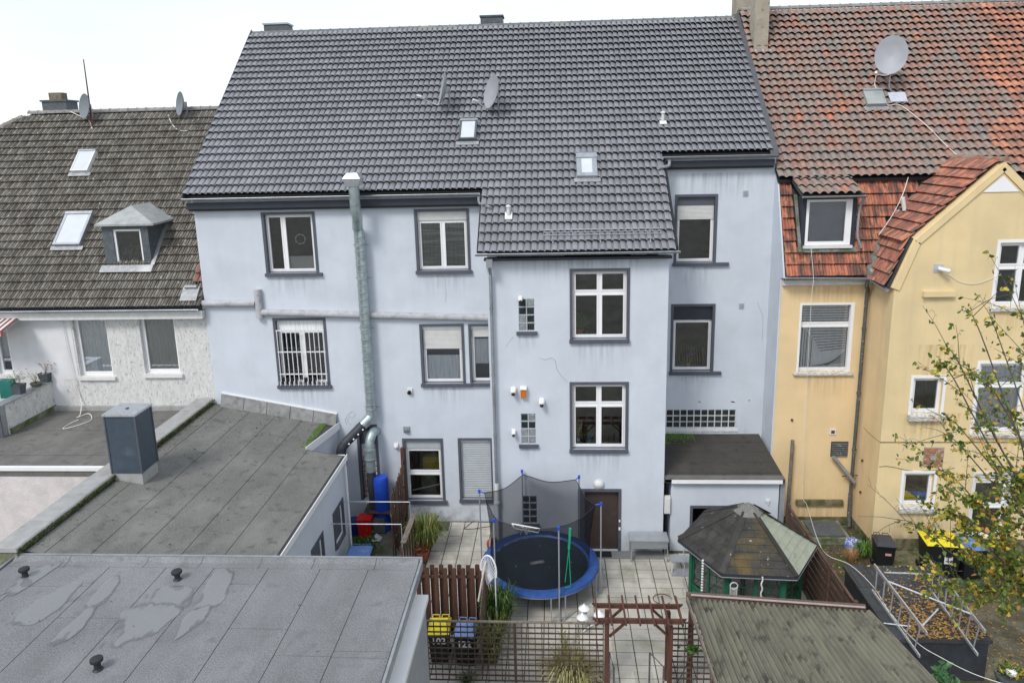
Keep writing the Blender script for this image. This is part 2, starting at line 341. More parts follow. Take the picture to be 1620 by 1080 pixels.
def leafmat(name, cols):
    m = bpy.data.materials.new(name); m.use_nodes = True; nt = m.node_tree; nt.nodes.clear(); L = nt.links.new
    out = N_(nt, 'ShaderNodeOutputMaterial'); p = N_(nt, 'ShaderNodeBsdfPrincipled'); p.inputs['Roughness'].default_value = .55
    g = N_(nt, 'ShaderNodeNewGeometry'); r = N_(nt, 'ShaderNodeValToRGB'); els = r.color_ramp.elements
    while len(els) < len(cols): els.new(.5)
    for i, (ps, c) in enumerate(cols): els[i].position = ps; els[i].color = (*c, 1)
    L(g.outputs['Random Per Island'], r.inputs[0]); L(r.outputs[0], p.inputs['Base Color'])
    tr = N_(nt, 'ShaderNodeBsdfTranslucent'); L(r.outputs[0], tr.inputs[0]); x = N_(nt, 'ShaderNodeMixShader'); x.inputs[0].default_value = .3
    L(p.outputs[0], x.inputs[1]); L(tr.outputs[0], x.inputs[2]); L(x.outputs[0], out.inputs[0]); return m
LEAFG = leafmat('green_leaves', [(0, (.03, .08, .012)), (.5, (.06, .14, .02)), (1, (.12, .2, .04))])
LEAFY = leafmat('autumn_leaves', [(0, (.05, .10, .015)), (.45, (.11, .17, .03)), (.66, (.28, .30, .04)), (.82, (.60, .48, .05)), (.95, (.58, .34, .06)), (1, (.5, .2, .07))])
LEAFF = leafmat('fallen_leaves', [(0, (.20, .10, .04)), (.4, (.50, .27, .10)), (.8, (.60, .36, .12)), (1, (.55, .45, .10))])
LEAFP = leafmat('dry_grass', [(0, (.20, .22, .06)), (.5, (.40, .38, .16)), (1, (.55, .48, .28))])
LEAFB = leafmat('brown_leaves', [(0, (.20, .09, .04)), (1, (.45, .22, .10))])
GRASSM = leafmat('grass_blades', [(0, (.04, .08, .015)), (1, (.10, .16, .04))])

VERGE = mat('verge_sheet', (.075, .078, .085), .5, .15, 4)
def stain_mat(name, col, amt, sc=(9, 9, .6)):
    m = bpy.data.materials.new(name); m.use_nodes = True; nt = m.node_tree; nt.nodes.clear(); L = nt.links.new
    out = N_(nt, 'ShaderNodeOutputMaterial'); d = N_(nt, 'ShaderNodeBsdfDiffuse'); d.inputs[0].default_value = (*col, 1); t = N_(nt, 'ShaderNodeBsdfTransparent'); x = N_(nt, 'ShaderNodeMixShader')
    a = N_(nt, 'ShaderNodeAttribute', attribute_name='film'); g = N_(nt, 'ShaderNodeNewGeometry'); mp = N_(nt, 'ShaderNodeMapping'); mp.inputs['Scale'].default_value = sc; n = N_(nt, 'ShaderNodeTexNoise'); n.inputs['Scale'].default_value = 1; n.inputs['Detail'].default_value = 5
    L(g.outputs['Position'], mp.inputs[0]); L(mp.outputs[0], n.inputs['Vector']); r = N_(nt, 'ShaderNodeMapRange'); r.inputs[1].default_value = .40; r.inputs[2].default_value = .72; L(n.outputs[0], r.inputs[0])
    q = N_(nt, 'ShaderNodeMath', operation='MULTIPLY'); L(r.outputs[0], q.inputs[0]); L(a.outputs['Fac'], q.inputs[1]); q2 = N_(nt, 'ShaderNodeMath', operation='MULTIPLY'); q2.inputs[1].default_value = amt; L(q.outputs[0], q2.inputs[0])
    L(q2.outputs[0], x.inputs[0]); L(t.outputs[0], x.inputs[1]); L(d.outputs[0], x.inputs[2]); L(x.outputs[0], out.inputs[0]); return m
STAIN = stain_mat('run_marks', (.27, .28, .31), .34); STAING = stain_mat('splash_dirt', (.25, .26, .22), .55, (2.5, 2.5, 2.5)); STAINY = stain_mat('yellow_run_marks', (.46, .33, .18), .32)
def stain(parent, x0, x1, ztop, zbot, Yp, m_, up_=False, name='run_mark'):
    """thin film of dirt on a wall: dense at one edge, fading to the other"""
    nx, nz = 6, 4; v = []; f = []; at_ = []; rl = root_loc(parent)
    for j in range(nz+1):
        for i in range(nx+1):
            v.append(tuple(V((x0+(x1-x0)*i/nx, Yp-.003, ztop+(zbot-ztop)*j/nz))-rl)); e = min(1, 3*min(i, nx-i)/nx+.0); t = (1-j/nz) if not up_ else j/nz; at_.append((t**1.2)*(e if i not in (0, nx) else 0))
    for j in range(nz):
        for i in range(nx): a = j*(nx+1)+i; f.append((a, a+1, a+nx+2, a+nx+1))
    me = bpy.data.meshes.new(name); me.from_pydata(v, [], f); me.update(); me.materials.append(m_); me.attributes.new('film', 'FLOAT', 'POINT').data.foreach_set('value', at_)
    o = bpy.data.objects.new(name, me); COL.objects.link(o); o.parent = parent; return o
# ------------------------------------------------------------------ builders shared by the houses
def rect(Yp, TL, BR):
    a = at(*TL, Y=Yp); b = at(*BR, Y=Yp); return (a.x, b.x, b.z, a.z)
def hole(rc, t=.09, e=.02):
    x0, x1, z0, z1 = rc; return [(x0+t-e, z0), (x1-t+e, z0), (x1-t+e, z1-t+e), (x0+t-e, z1-t+e)]
def facade(name, parent, mat_, x0, x1, z0, z1, Yp, holes=(), thick=.3, outer=None):
    mb = MB(); o = outer or [(x0, z0), (x1, z0), (x1, z1), (x0, z1)]
    mb.holed(o, holes, lambda a, b, d: V((a, Yp+d, b)), thick)
    return mb.build(name, mat_, parent)
def wavy(x0, x1, y, z0, z1, amp=.03, waves=8, n=36):
    mb = MB()
    for i in range(n):
        a = i/n; b = (i+1)/n
        ya = y+amp*math.sin(a*waves*2*math.pi); yb = y+amp*math.sin(b*waves*2*math.pi)
        mb.poly((x0+(x1-x0)*a, ya, z0), (x0+(x1-x0)*b, yb, z0), (x0+(x1-x0)*b, yb, z1), (x0+(x1-x0)*a, ya, z1))
    return mb
def slats(x0, x1, y, z0, z1, pitch=.045):
    mb = MB(); n = max(1, round((z1-z0)/pitch)); h = (z1-z0)/n
    for i in range(n):
        z = z0+i*h
        mb.prism([(x0, y, z), (x0, y-.012, z+h*.3), (x0, y-.012, z+h*.75), (x0, y, z+h*.97), (x0, y+.02, z+h*.97), (x0, y+.02, z)], (x1-x0, 0, 0))
    return mb
def window(parent, Yp, rc, t=.09, trim=TRIM, sill=TRIM, sx=(.1, .1), frame=WHITE, rec=.14, mull=(.5,), tran=(), shut=0, smat=SHUT, box=0, boxmat=WHITE, curtain=None, cz=(0, 1), bars=False,
           closed=False, fw_=.055, sash=.05, label=None, sillh=.12, sillp=.10, xmul=None, room=True):
    X0, X1, Z0, Z1 = rc; x0, x1, z0, z1 = X0+t, X1-t, Z0, Z1-t
    if t > 0:
        mb = MB(); e = .028
        mb.box(X0, x0, Yp-e, Yp+rec, Z0, Z1); mb.box(x1, X1, Yp-e, Yp+rec, Z0, Z1); mb.box(x0, x1, Yp-e, Yp+rec, z1, Z1)
        w = mb.build('window', trim, parent, label=label)
    else:
        mb = MB(); mb.box(x0, x1, Yp+rec-.01, Yp+rec+.07, z1-fw_, z1); w = mb.build('window', frame, parent, label=label)
    if sill:
        mb = MB(); mb.box(X0-sx[0], X1+sx[1], Yp-sillp, Yp+.03, Z0-sillh, Z0-.002); mb.prism([(x0, Yp-.001+.03, Z0-.03), (x0, Yp+rec+.02, Z0-.03), (x0, Yp+rec+.02, Z0+.035), (x0, Yp+.031, Z0-.004)], (x1-x0, 0, 0))
        mb.build('sill', sill, w)
    H_ = z1-z0; yb = Yp+rec
    if closed:
        slats(x0, x1, yb-.03, z0+.01, z1-.12, .07).build('roller_shutter', smat, w)
        MB().box(x0, x1, yb-.06, yb+.03, z1-.12, z1).build('shutter_box', SHUT, w); return w
    ztop = z1
    if box:
        MB().box(x0, x1, yb-.06, yb+.05, z1-box, z1-.002).build('shutter_box', boxmat, w); ztop = z1-box
    if shut: slats(x0+.02, x1-.02, yb-.035, z1-box-shut, z1-box-.002).build('roller_shutter', smat, w)
    f = MB(); y0, y1 = yb, yb+.07; hz = ztop-z0
    f.box(x0, x1, y0, y1, z0, z0+fw_+.02); f.box(x0, x1, y0, y1, ztop-fw_, ztop-.001); f.box(x0, x0+fw_, y0, y1, z0+fw_+.02, ztop-fw_); f.box(x1-fw_, x1, y0, y1, z0+fw_+.02, ztop-fw_)
    xs = [x0+fw_]+[x0+(x1-x0)*q for q in mull]+[x1-fw_]; zs = [z0+fw_+.02]+[z0+hz*q for q in tran]+[ztop-fw_]
    for q in xs[1:-1]: f.box(q-.035, q+.035, y0-.006, y1-.002, zs[0], zs[-1])
    for q in zs[1:-1]: f.box(xs[0], xs[-1], y0-.003, y1-.004, q-.04, q+.04)
    cells = []
    for i in range(len(xs)-1):
        for j in range(len(zs)-1):
            a = xs[i]+(.035 if i else 0); b = xs[i+1]-(.035 if i < len(xs)-2 else 0); c = zs[j]+(.04 if j else 0); d = zs[j+1]-(.04 if j < len(zs)-2 else 0)
            ys = y0-.018
            f.box(a, b, ys, y1-.01, c, c+sash); f.box(a, b, ys, y1-.01, d-sash, d); f.box(a, a+sash, ys, y1-.01, c+sash, d-sash); f.box(b-sash, b, ys, y1-.01, c+sash, d-sash)
            cells.append((a+sash, b-sash, c+sash, d-sash))
    f.build('frame', frame, w)
    for a, b, c, d in cells:
        MB().box(a-.003, b+.003, y0+.018, y0+.03, c-.003, d+.003).build('pane', GLASS, w)
    if curtain:
        wavy(x0+.03, x1-.03, y1+.04, z0+H_*cz[0]+.02, z0+(ztop-z0)*cz[1], .02, (x1-x0)*7).build('curtain', curtain, w)
    if room:
        r = MB(); a, b, c, d = x0-.25, x1+.25, z0-.35, z1+.3; e, g = Yp+.31, Yp+1.5
        r.poly((a, g, c), (b, g, c), (b, g, d), (a, g, d)); r.poly((a, e, c), (a, g, c), (a, g, d), (a, e, d)); r.poly((b, e, c), (b, g, c), (b, g, d), (b, e, d))
        r.poly((a, e, c), (b, e, c), (b, g, c), (a, g, c)); r.poly((a, e, d), (b, e, d), (b, g, d), (a, g, d))
        r.build('room_interior', ROOM, w, recalc=False)
    return w
PAN = [(0, .050), (.10, .064), (.34, .062), (.60, .050), (.74, .034), (.82, .002), (.92, .0), (1.0, .002)]
PLAIN = [(0, .012), (.06, .024), (.40, .024), (.46, .008), (.54, .008), (.60, .024), (.94, .024), (1.0, .012)]
def tile_data(name, w, rl, prof, m_, thick=.022, over=1.22, lift=.080, lipz=.02):
    n = len(prof); v = []; f = []
    for k, (yy, dz) in enumerate(((0, lift), (rl*over, 0))):
        for (x, z) in prof: v.append((x*w*1.0, yy, z+dz))
    for (x, z) in prof: v.append((x*w, .004, z+lift-.018))
    for (x, z) in prof: v.append((x*w, .20, z+lift*.55-.020))
    for i in range(n-1):
        f.append((i, i+1, n+i+1, n+i)); f.append((2*n+i, 2*n+i+1, i+1, i)); f.append((3*n+i, 3*n+i+1, 2*n+i+1, 2*n+i))
    f.append((0, n, 3*n, 2*n)); f.append((n-1, 3*n-1, 4*n-1, 2*n-1))
    me = bpy.data.meshes.new(name); me.from_pydata(v, [], f); me.update(); me.materials.append(m_)
    return me, v, f
def tile_field(parent, name, O, U, Vv, w, rl, ncol, nrow, prof, m_, keep, jit=.004, stuffname=None, nobj=300, lift=.095, stagger=0):
    """roof tiles laid in courses from origin O, U across and Vv up the slope: the nearest ones single, the others in one joined part"""
    U = V(U).normalized(); Vv = V(Vv).normalized(); Nn = U.cross(Vv)
    me, tv, tf = tile_data(name, w, rl, prof, m_, lift=lift); rl0 = root_loc(parent); camp = V((0, 0, CAM_H)); cells = []
    for j in range(nrow):
        for i in range(ncol):
            p = O+U*(w*(i+(stagger*.5 if j % 2 else 0)))+Vv*(rl*j); c = p+U*w/2+Vv*rl/2
            if keep(c): cells.append(((c-camp).length, p, j))
    cells.sort(key=lambda q: q[0]); v = []; f = []
    rnd = random.Random(len(cells))
    for k, (d, p, j) in enumerate(cells):
        a = rnd.uniform(-jit, jit)*1.5; p = p+Nn*rnd.uniform(0, jit)+Vv*rnd.uniform(-jit, jit)
        u2 = (U+Vv*a).normalized(); v2 = (Vv-U*a).normalized(); n2 = u2.cross(v2)
        if k < nobj:
            o = bpy.data.objects.new(name, me); COL.objects.link(o); o.parent = parent; q = p-rl0
            o.matrix_basis = Matrix(((u2.x, v2.x, n2.x, q.x), (u2.y, v2.y, n2.y, q.y), (u2.z, v2.z, n2.z, q.z), (0, 0, 0, 1)))
        else:
            b = len(v); q = p-rl0
            for (x, y, z) in tv: v.append(tuple(q+u2*x+v2*y+n2*z))
            f += [tuple(b+i for i in t) for t in tf]
    if v:
        m2 = bpy.data.meshes.new(stuffname or name+'_field'); m2.from_pydata(v, [], f); m2.update(); m2.materials.append(m_)
        o = bpy.data.objects.new(stuffname or name+'_field', m2); COL.objects.link(o); o.parent = parent; o['kind'] = 'stuff'
def ridge_caps(parent, p, q, m_, r=.11, L_=.38, name='ridge_tile'):
    p = V(p); q = V(q); d = (q-p); n = max(1, int(d.length/L_)); d.normalize(); a = d.cross(V((0, 0, 1))).normalized(); b = a.cross(d)
    rl0 = root_loc(parent); v = []; f = []; k = 7
    for e, (s, rr) in enumerate(((0, r*1.12), (.05, r*1.12), (.06, r), (L_*1.02, r*.97))):
        for i in range(k):
            an = math.pi*i/(k-1); v.append((math.cos(an)*rr, s, math.sin(an)*rr-.03))
    for e in range(3):
        for i in range(k-1): f.append((e*k+i, e*k+i+1, (e+1)*k+i+1, (e+1)*k+i))
    f.append(tuple(range(k)))
    me = bpy.data.meshes.new(name); me.from_pydata(v, [], f); me.update(); me.materials.append(m_)
    for i in range(n):
        o = bpy.data.objects.new(name, me); COL.objects.link(o); o.parent = parent
        c = p+d*(L_*i)-rl0; o.matrix_basis = Matrix(((-a.x, d.x, -b.x*-1, c.x), (-a.y, d.y, b.y, c.y), (-a.z, d.z, b.z, c.z), (0, 0, 0, 1)))
def gutter(parent, p, q, r=.07, m_=ZINC, name='gutter', drop=(0, 0, 0)):
    p = V(p); q = V(q); d = (q-p).normalized(); a = V((d.y, -d.x, 0)); mb = MB(); n = 8; base = []
    for rr, sgn in ((r, 1), (r-.008, -1)):
        for i in range(n+1):
            an = math.pi+math.pi*i/n; o_ = a*math.cos(an)*rr+V((0, 0, 1))*math.sin(an)*rr; base.append(o_)
    ring = base[:n+1]+base[n+1:][::-1]
    mb.prism([p+o_ for o_ in ring], q-p)
    c1 = a*r; mb.tube([p+c1, q+c1], .012, 6)
    k = int((q-p).length/.9)
    for i in range(k): mb.box(*(lambda c: (c.x-.012, c.x+.012, c.y-r*.2, c.y+r+.12, c.z-.005, c.z+.006))(p+d*(.4+.9*i))) if abs(d.x) > .5 else None
    return mb.build(name, m_, parent, smooth=True)
def skylight(parent, P0, Nn, Vv, px, label=None, fr=SLATE, hgt=.28, glass=SKYGL, border=.07, cuff=True):
    c = [on_plane(*q, P0, Nn) for q in px]  # TL TR BR BL on the roof plane
    ctr = sum(c, V((0, 0, 0)))/4; U = V((1, 0, 0)); w = ((c[1]-c[0]).length+(c[2]-c[3]).length)/4; h = ((c[3]-c[0]).length+(c[2]-c[1]).length)/4
    mb = MB(); b = border
    for s in (-1, 1):
        mb.obox(ctr+U*s*(w-b/2)+Nn*hgt/2, U*b/2, Vv*h, Nn*hgt/2); mb.obox(ctr+Vv*s*(h-b/2)+Nn*hgt/2, U*(w-b), Vv*b/2, Nn*hgt/2)
    o = mb.build('skylight', fr, parent, label=label)
    MB().obox(ctr+Nn*(hgt-.03), U*(w-b), Vv*(h-b), Nn*.015).build('pane', glass, o)
    if cuff:
        MB().obox(ctr-Vv*(h+.09)+Nn*.15, U*(w+.10), Vv*.09, Nn*.008).build('flashing', LEAD, o)
        MB().obox(ctr+Vv*(h-b*.2)+Nn*(hgt+.012), U*(w+.01), Vv*b*.7, Nn*.012).build('cover_rail', ZINC, o)
    return o
def glass_blocks(parent, Yp, rc, nc, nr, pale=(), sill=True, mortar=SHUTG, label=None):
    X0, X1, Z0, Z1 = rc; mb = MB(); mb.box(X0, X1, Yp+.03, Yp+.12, Z0, Z1); cw = (X1-X0)/nc; ch = (Z1-Z0)/nr; j = .018
    g = MB()
    for i in range(nc+1): g.box(X0+i*cw-j, X0+i*cw+j, Yp-.004, Yp+.03, Z0, Z1) if 0 < i < nc else None
    for i in range(1, nr): mb.box(X0, X1, Yp-.003, Yp+.0295, Z0+i*ch-j, Z0+i*ch+j)
    mb.v += []; o = mb.build('glass_block_window', mortar, parent, label=label)
    g.build('mortar_joint', mortar, o)
    me = {}
    for i in range(nc):
        for k in range(nr):
            m_ = GLASSL if (i, k) in pale else GLASSB
            if m_.name not in me:
                q = MB(); a, b = cw/2-j, ch/2-j
                q.v = [V(t) for t in ((-a, .028, -b), (a, .028, -b), (a, .028, b), (-a, .028, b), (-a*.72, .006, -b*.72), (a*.72, .006, -b*.72), (a*.72, .006, b*.72), (-a*.72, .006, b*.72))]
                q.f = [(0, 1, 5, 4), (1, 2, 6, 5), (2, 3, 7, 6), (3, 0, 4, 7), (4, 5, 6, 7)]
                t = q.build('glass_block', m_, local=True, recalc=False); me[m_.name] = t.data; bpy.data.objects.remove(t)
            b_ = bpy.data.objects.new('glass_block', me[m_.name]); COL.objects.link(b_); b_.parent = o
            b_.location = V((X0+cw*(i+.5), Yp, Z0+ch*(k+.5)))-root_loc(parent)
    if sill: MB().box(X0-.08, X1+.08, Yp-.09, Yp+.03, Z0-.13, Z0-.02).build('sill', TRIM, o)
    return o
def elbow_pipe(pts, r, n=12, rib=0, ribr=1.03):
    mb = MB(); mb.tube(curve(pts, 5), r, n); return mb

# ================================================================== SETTING
def sheet(name, x0, x1, y0, y1, z, m_, label=None):
    mb = MB(); mb.poly((x0, y0, z), (x1, y0, z), (x1, y1, z), (x0, y1, z)); o = mb.build(name, m_, kind='structure', recalc=False); return o
sheet('ground', -700, 700, -200, 1500, -.06, GROUND)
yard = sheet('side_yard', -12.3, -4.5, 14.5, 24.8, -.012, YARD)
sheet('garden_soil', 7.75, 30, 8, 24.6, -.016, SOIL)
patio = MB().box(-4.5, 7.7, 13, 24.78, -.10, -.012).build('patio', JOINT, kind='structure')
# paving slabs, 50 cm, the nearest 300 single
slabs = []
gx, gy = at(714.6, 827.9, Z=0).x, 24.75
for i in range(-3, 24):
    for j in range(0, 23):
        x = gx+.5*i; y = gy-.5*j
        c = V((x+.25, y-.25, 0))
        if c.x < -4.4 or c.x > 7.5 or c.y < 14: continue
        if c.y > 22.75 and c.x > -1.9: continue
        slabs.append((c, (c-V((0, 0, CAM_H))).length))
vis = [s for s in slabs if 15.9 < s[0].y and not (3.8 < s[0].x and s[0].y < 22.3) and not (s[0].x < -3 and s[0].y < 18)]
vis.sort(key=lambda s: s[1])
q = MB(); a, h = .237, .03
q.v = [V(t) for t in ((-a, -a, -.03), (a, -a, -.03), (a, a, -.03), (-a, a, -.03), (-a, -a, 0), (a, -a, 0), (a, a, 0), (-a, a, 0), (-a+.012, -a+.012, .006), (a-.012, -a+.012, .006), (a-.012, a-.012, .006), (-a+.012, a-.012, .006))]
q.f = [(0, 1, 5, 4), (1, 2, 6, 5), (2, 3, 7, 6), (3, 0, 4, 7), (4, 5, 9, 8), (5, 6, 10, 9), (6, 7, 11, 10), (7, 4, 8, 11), (8, 9, 10, 11)]
t = q.build('paving_slab', SLAB, local=True); slab_me = t.data; bpy.data.objects.remove(t)
rnd = random.Random(3); done = set(); sv = []; sf = []
for k, (c, d) in enumerate(vis+[s for s in slabs if s not in vis]):
    dz = rnd.uniform(-.004, .006); rz = rnd.uniform(-.008, .008); tx, ty = rnd.uniform(-.006, .006), rnd.uniform(-.006, .006)
    if k < 300:
        o = bpy.data.objects.new('paving_slab', slab_me); COL.objects.link(o); o.parent = patio; o.location = (c.x, c.y, dz); o.rotation_euler = (tx, ty, rz)
    else:
        b = len(sv); M3 = Matrix.Translation((c.x, c.y, dz))@Matrix.Rotation(rz, 4, 'Z')
        sv += [tuple(M3@v_.co) for v_ in slab_me.vertices]; sf += [tuple(b+i for i in p.vertices) for p in slab_me.polygons]
if sv:
    me = bpy.data.meshes.new('slab_field'); me.from_pydata(sv, [], sf); me.update(); me.materials.append(SLAB); o = bpy.data.objects.new('slab_field', me); COL.objects.link(o); o.parent = patio; o['kind'] = 'stuff'
MB().box(.95, 3.6, 22.35, 22.79, -.01, .05).build('doorstep', STONE, patio)

# ================================================================== BLUE HOUSE
YB, YL, YR = 22.8, 24.8, 26.0
XL, XB0, XB1, XR = -12.44, -2.13, 3.60, 7.66
blue = thing('blue_house', (-2, 27, 0), 'long pale blue rendered house with grey tiled roof and projecting middle block', 'house')
RS = .852; rn = math.hypot(1, RS); RV = V((0, 1/rn, RS/rn)); RN = V((0, -RS/rn, 1/rn)); RP = V((0, 22.46, 10.40))
zr = lambda y: 10.40+RS*(y-22.46)
# window rectangles (outer edge of the painted surrounds)
W = dict(
 w1=rect(YL, (412.5, 336), (505, 431)), w2=rect(YL, (654.5, 331), (745, 427)), w3=rect(YL, (431, 503), (523, 608.5)), w4=rect(YL, (663, 512.5), (737, 606)),
 w6=rect(YL, (636, 693), (705, 791)), gr=rect(YL, (563, 671), (604, 790)),
 b1=rect(YB, (901, 425), (995.5, 536)), b2=rect(YB, (901, 604), (993.5, 710)), door=rect(YB, (914.5, 772.5), (982, 872)),
 r1=rect(YR, (1068, 308), (1132, 415)), r2=rect(YR, (1062, 481), (1128, 587)))
a = at(740.5, 512.5, Y=YL); b = at(775, 605, Y=YL); W['w5'] = (a.x, XB0-.02, b.z, a.z)
a = at(724, 692.5, Y=YL); b = at(782, 789, Y=YL); W['w7'] = (a.x, min(b.x, XB0-.03), b.z, a.z)
GB = dict(g1=rect(YB, (820, 473), (846, 523)), g2=rect(YB, (824, 654), (848, 701.5)), g3=rect(YB, (826, 784), (850, 827)), g4=rect(YR, (1048, 648), (1163, 676)))
GB['g4'] = (XB1+.02, GB['g4'][1], GB['g4'][2], GB['g4'][3])
hr = lambda r_: [(r_[0], r_[2]), (r_[1], r_[2]), (r_[1], r_[3]), (r_[0], r_[3])]
facade('left_wall', blue, BLUE, XL, XB0-.001, 0, zr(YL)-.05, YL, [hole(W[k]) for k in ('w1', 'w2', 'w3', 'w4', 'w5', 'w6', 'w7', 'gr')])
facade('block_wall', blue, BLUE, XB0, XB1, 0, 10.18, YB, [hole(W[k]) for k in ('b1', 'b2', 'door')]+[hr(GB[k]) for k in ('g1', 'g2', 'g3')])
facade('recess_wall', blue, BLUE, XB1+.001, XR-.001, 0, zr(YR)-.05, YR, [hole(W[k]) for k in ('r1', 'r2')]+[hr(GB['g4'])])
for x, s, y1 in ((XB0, 1, YL+.3), (XB1, -1, YR)):
    MB().prism([(x, YB+.301, 0), (x, y1, 0), (x, y1, zr(y1)-.15), (x, YB+.301, zr(YB+.3)-.15)], (s*.3, 0, 0)).build('block_side_wall', BLUE, blue)
mb = MB(); mb.prism([(XR, 24.79, 0), (XR, YR+1, 0), (XR, YR+1, 13.2), (XR, 25.75, 12.4), (XR, 24.46, 9.15), (XR, 24.79, 9.1)], (.05, 0, 0))
mb.build('right_return_wall', BLUE, blue)
mb = MB(); mb.prism([(XL, YL+.301, 0), (XL, 39, 0), (XL, 39, 11.7), (XL, 31.95, 18.3), (XL, YL+.301, zr(YL+.3)-.15)], (.3, 0, 0))
mb.build('gable_wall', BLUE, blue)
MB().prism([(XL+.31, 38.7, 0), (7.6, 38.7, 0), (7.6, 38.7, 11.8), (XL+.31, 38.7, 11.8)], (0, .3, 0)).build('street_wall', BLUE, blue)
# roof bed
mb = MB()
def bed(x0, x1, ya, yb): mb.prism([(x0, ya, zr(ya)-.02), (x0, yb, zr(yb)-.02), (x0, yb, zr(yb)-.20), (x0, ya, zr(ya)-.14)], (x1-x0, 0, 0))
bed(XL-.16, XB0-.28, 24.64, 31.95); bed(XB0-.279, XB1+.25, 22.64, 31.95); bed(XB1+.251, XR-.1, 25.84, 31.95)
mb.prism([(XL-.16, 31.951, zr(31.95)-.02), (XL-.16, 39.3, 11.9), (XL-.16, 39.3, 11.7), (XL-.16, 31.951, zr(31.95)-.2)], (XR-.1-XL+.16, 0, 0))
roofB = mb.build('roof', BLACK, blue)
TW, TL_ = .21, .4016
TILEB = mat('grey_roof_tile', (.09, .094, .105), .34, .10, 3, .3, 90, spec=.6, cell=((XL-.2, 22.46-.06, 0), (1/TW, rn/TL_, 0)), cellcols=[(0, (.195, .20, .217)), (.5, (.22, .225, .243)), (1, (.245, .25, .268))], dirt=(.19, .195, .175), dscale=.7, dlo=.62, dhi=.8, damt=.5)
def keepB(c):
    if c.y > 31.93: return False
    if c.x < XB0-.25: return c.y > 24.55
    if c.x > XB1+.22: return c.y > 25.72 and c.x < XR-.22
    return True
tile_field(roofB, 'roof_tile', V((XL-.2, 22.46, 10.40)), (1, 0, 0), RV, TW, TL_, 96, 31, PAN, TILEB, keepB, jit=.0025, lift=.12)
RIDGEB = mat('ridge_clay', (.13, .135, .135), .6, .15, 5, dirt=(.28, .30, .18), dscale=1.5, dlo=.55, dhi=.7, damt=.7)
ridge_caps(roofB, (XL-.2, 31.97, zr(31.97)+.02), (XR-.1, 31.97, zr(31.97)+.02), RIDGEB, .12, .42)
mb = MB()
mb.prism([(XR-.29, 25.6, zr(25.6)+.02), (XR-.02, 25.6, zr(25.6)+.02), (XR-.02, 25.6, zr(25.6)+.17), (XR-.29, 25.6, zr(25.6)+.13)], (0, 6.4, 6.4*RS)); mb.build('verge_flashing', VERGE, roofB)
mb = MB(); mb.prism([(XL-.215, 24.45, zr(24.45)-.12), (XL-.17, 24.45, zr(24.45)-.12), (XL-.17, 24.45, zr(24.45)+.19), (XL-.215, 24.45, zr(24.45)+.19)], (0, 7.5, 7.5*RS)); mb.build('verge_board', VERGE, roofB)
# eaves: fascia, soffit, gutters
for fx0, fx1, fy_, fz_ in ((XL-.1, XB0-.32, 24.52, zr(24.5)), (XB1+.3, XR-.12, 25.72, zr(25.7))): MB().box(fx0, fx1, fy_, fy_+.27, fz_-.34, fz_-.13).box(fx0, fx1, fy_+.10, fy_+.26, fz_-.42, fz_-.341).build('fascia', DTRIM, blue)
mb = MB(); mb.box(XB0-.05, XB1+.05, 22.52, 22.79, 10.18, 10.26); mb.build('fascia', DTRIM, blue)
gutter(blue, (XL-.17, 24.40, zr(24.46)+.06), (XB0-.30, 24.40, zr(24.46)+.06)); gutter(blue, (XB0-.30, 22.38, 10.43), (XB1+.27, 22.38, 10.43)); gutter(blue, (XB1+.16, 25.60, zr(25.66)+.06), (XR-.08, 25.60, zr(25.66)+.06))
# short spouts that pour from the upper gutters onto the lower roof
def spout(px):
    p0, p1, p2 = px; mb = MB(); mb.tube(curve([p0, p0+V((0, 0, -.12)), p1, p2], 4), .055, 10); mb.build('rain_spout', ZINC, blue, smooth=True)
a = at(757.5, 311, Y=24.30); b = on_plane(776, 328, RP+RN*.20, RN); spout((a, a+V((.06, -.06, -.24)), b))
a = at(1059, 253, Y=25.5); b = on_plane(1041, 266, RP+RN*.20, RN); spout((a, a+V((-.05, -.06, -.20)), b))
# down pipe on the block
px_ = lambda x, y, Yp: at(x, y, Y=Yp)
dp = XB0+.13; mb = MB(); mb.box(dp-.1, dp+.1, 22.34, 22.52, 10.0, 10.26); mb.tube([(dp, 22.42, 10.05), (dp, 22.52, 9.85), (dp, 22.66, 9.75), (dp, 22.66, 2.2)], .055, 10)
for z in (8.6, 6.4, 4.3): mb.tube([(dp, 22.66, z), (dp, 22.66, z+.06)], .068, 10)
mb.build('downpipe', ZINC, blue, smooth=True)
mb = MB(); mb.tube([(dp, 22.66, 2.6), (dp, 22.66, 1.9)], .075, 12); mb.build('downpipe_sleeve', OFFW, blue, smooth=True)
mb = MB(); mb.tube([(dp, 22.66, 1.9), (dp, 22.66, .02)], .062, 10); mb.tube([(dp, 22.66, 1.93), (dp, 22.66, 1.87)], .1, 12); mb.build('standpipe', BLUE, blue, smooth=True)
# windows
window(blue, YL, W['w1'], mull=(.36,), curtain=None, sx=(.03, .12))
bw = W['w1']; o = window(blue, YL, W['w2'], mull=(.5,), box=.30, boxmat=SHUT, curtain=CURTG, sx=(.03, .05)); 
MB().box(bw[0]+.75, bw[1]-.18, YL+.27, YL+.285, bw[2]+.12, bw[2]+.55).build('pleated_blind', BLIND, blue)
mb = MB(); c = V(((bw[0]+bw[1])/2+.28, YL+.26, bw[2]+1.15)); mb.tube([c+V((math.cos(t)*.17, 0, math.sin(t)*.17)) for t in [i*2*math.pi/16 for i in range(17)]], .012, 5)
for i in range(7): t = i*.9; mb.lathe([(0, -.03), (.04, 0), (0, .03)], c+V((math.cos(t)*.17, 0, math.sin(t)*.17)), n=6)
mb.build('wreath', OFFW, blue)
window(blue, YL, W['w3'], mull=(.5,), box=.40, boxmat=NET_, sx=(.03, .05), rec=.2, label='barred window with a raised pleated screen')
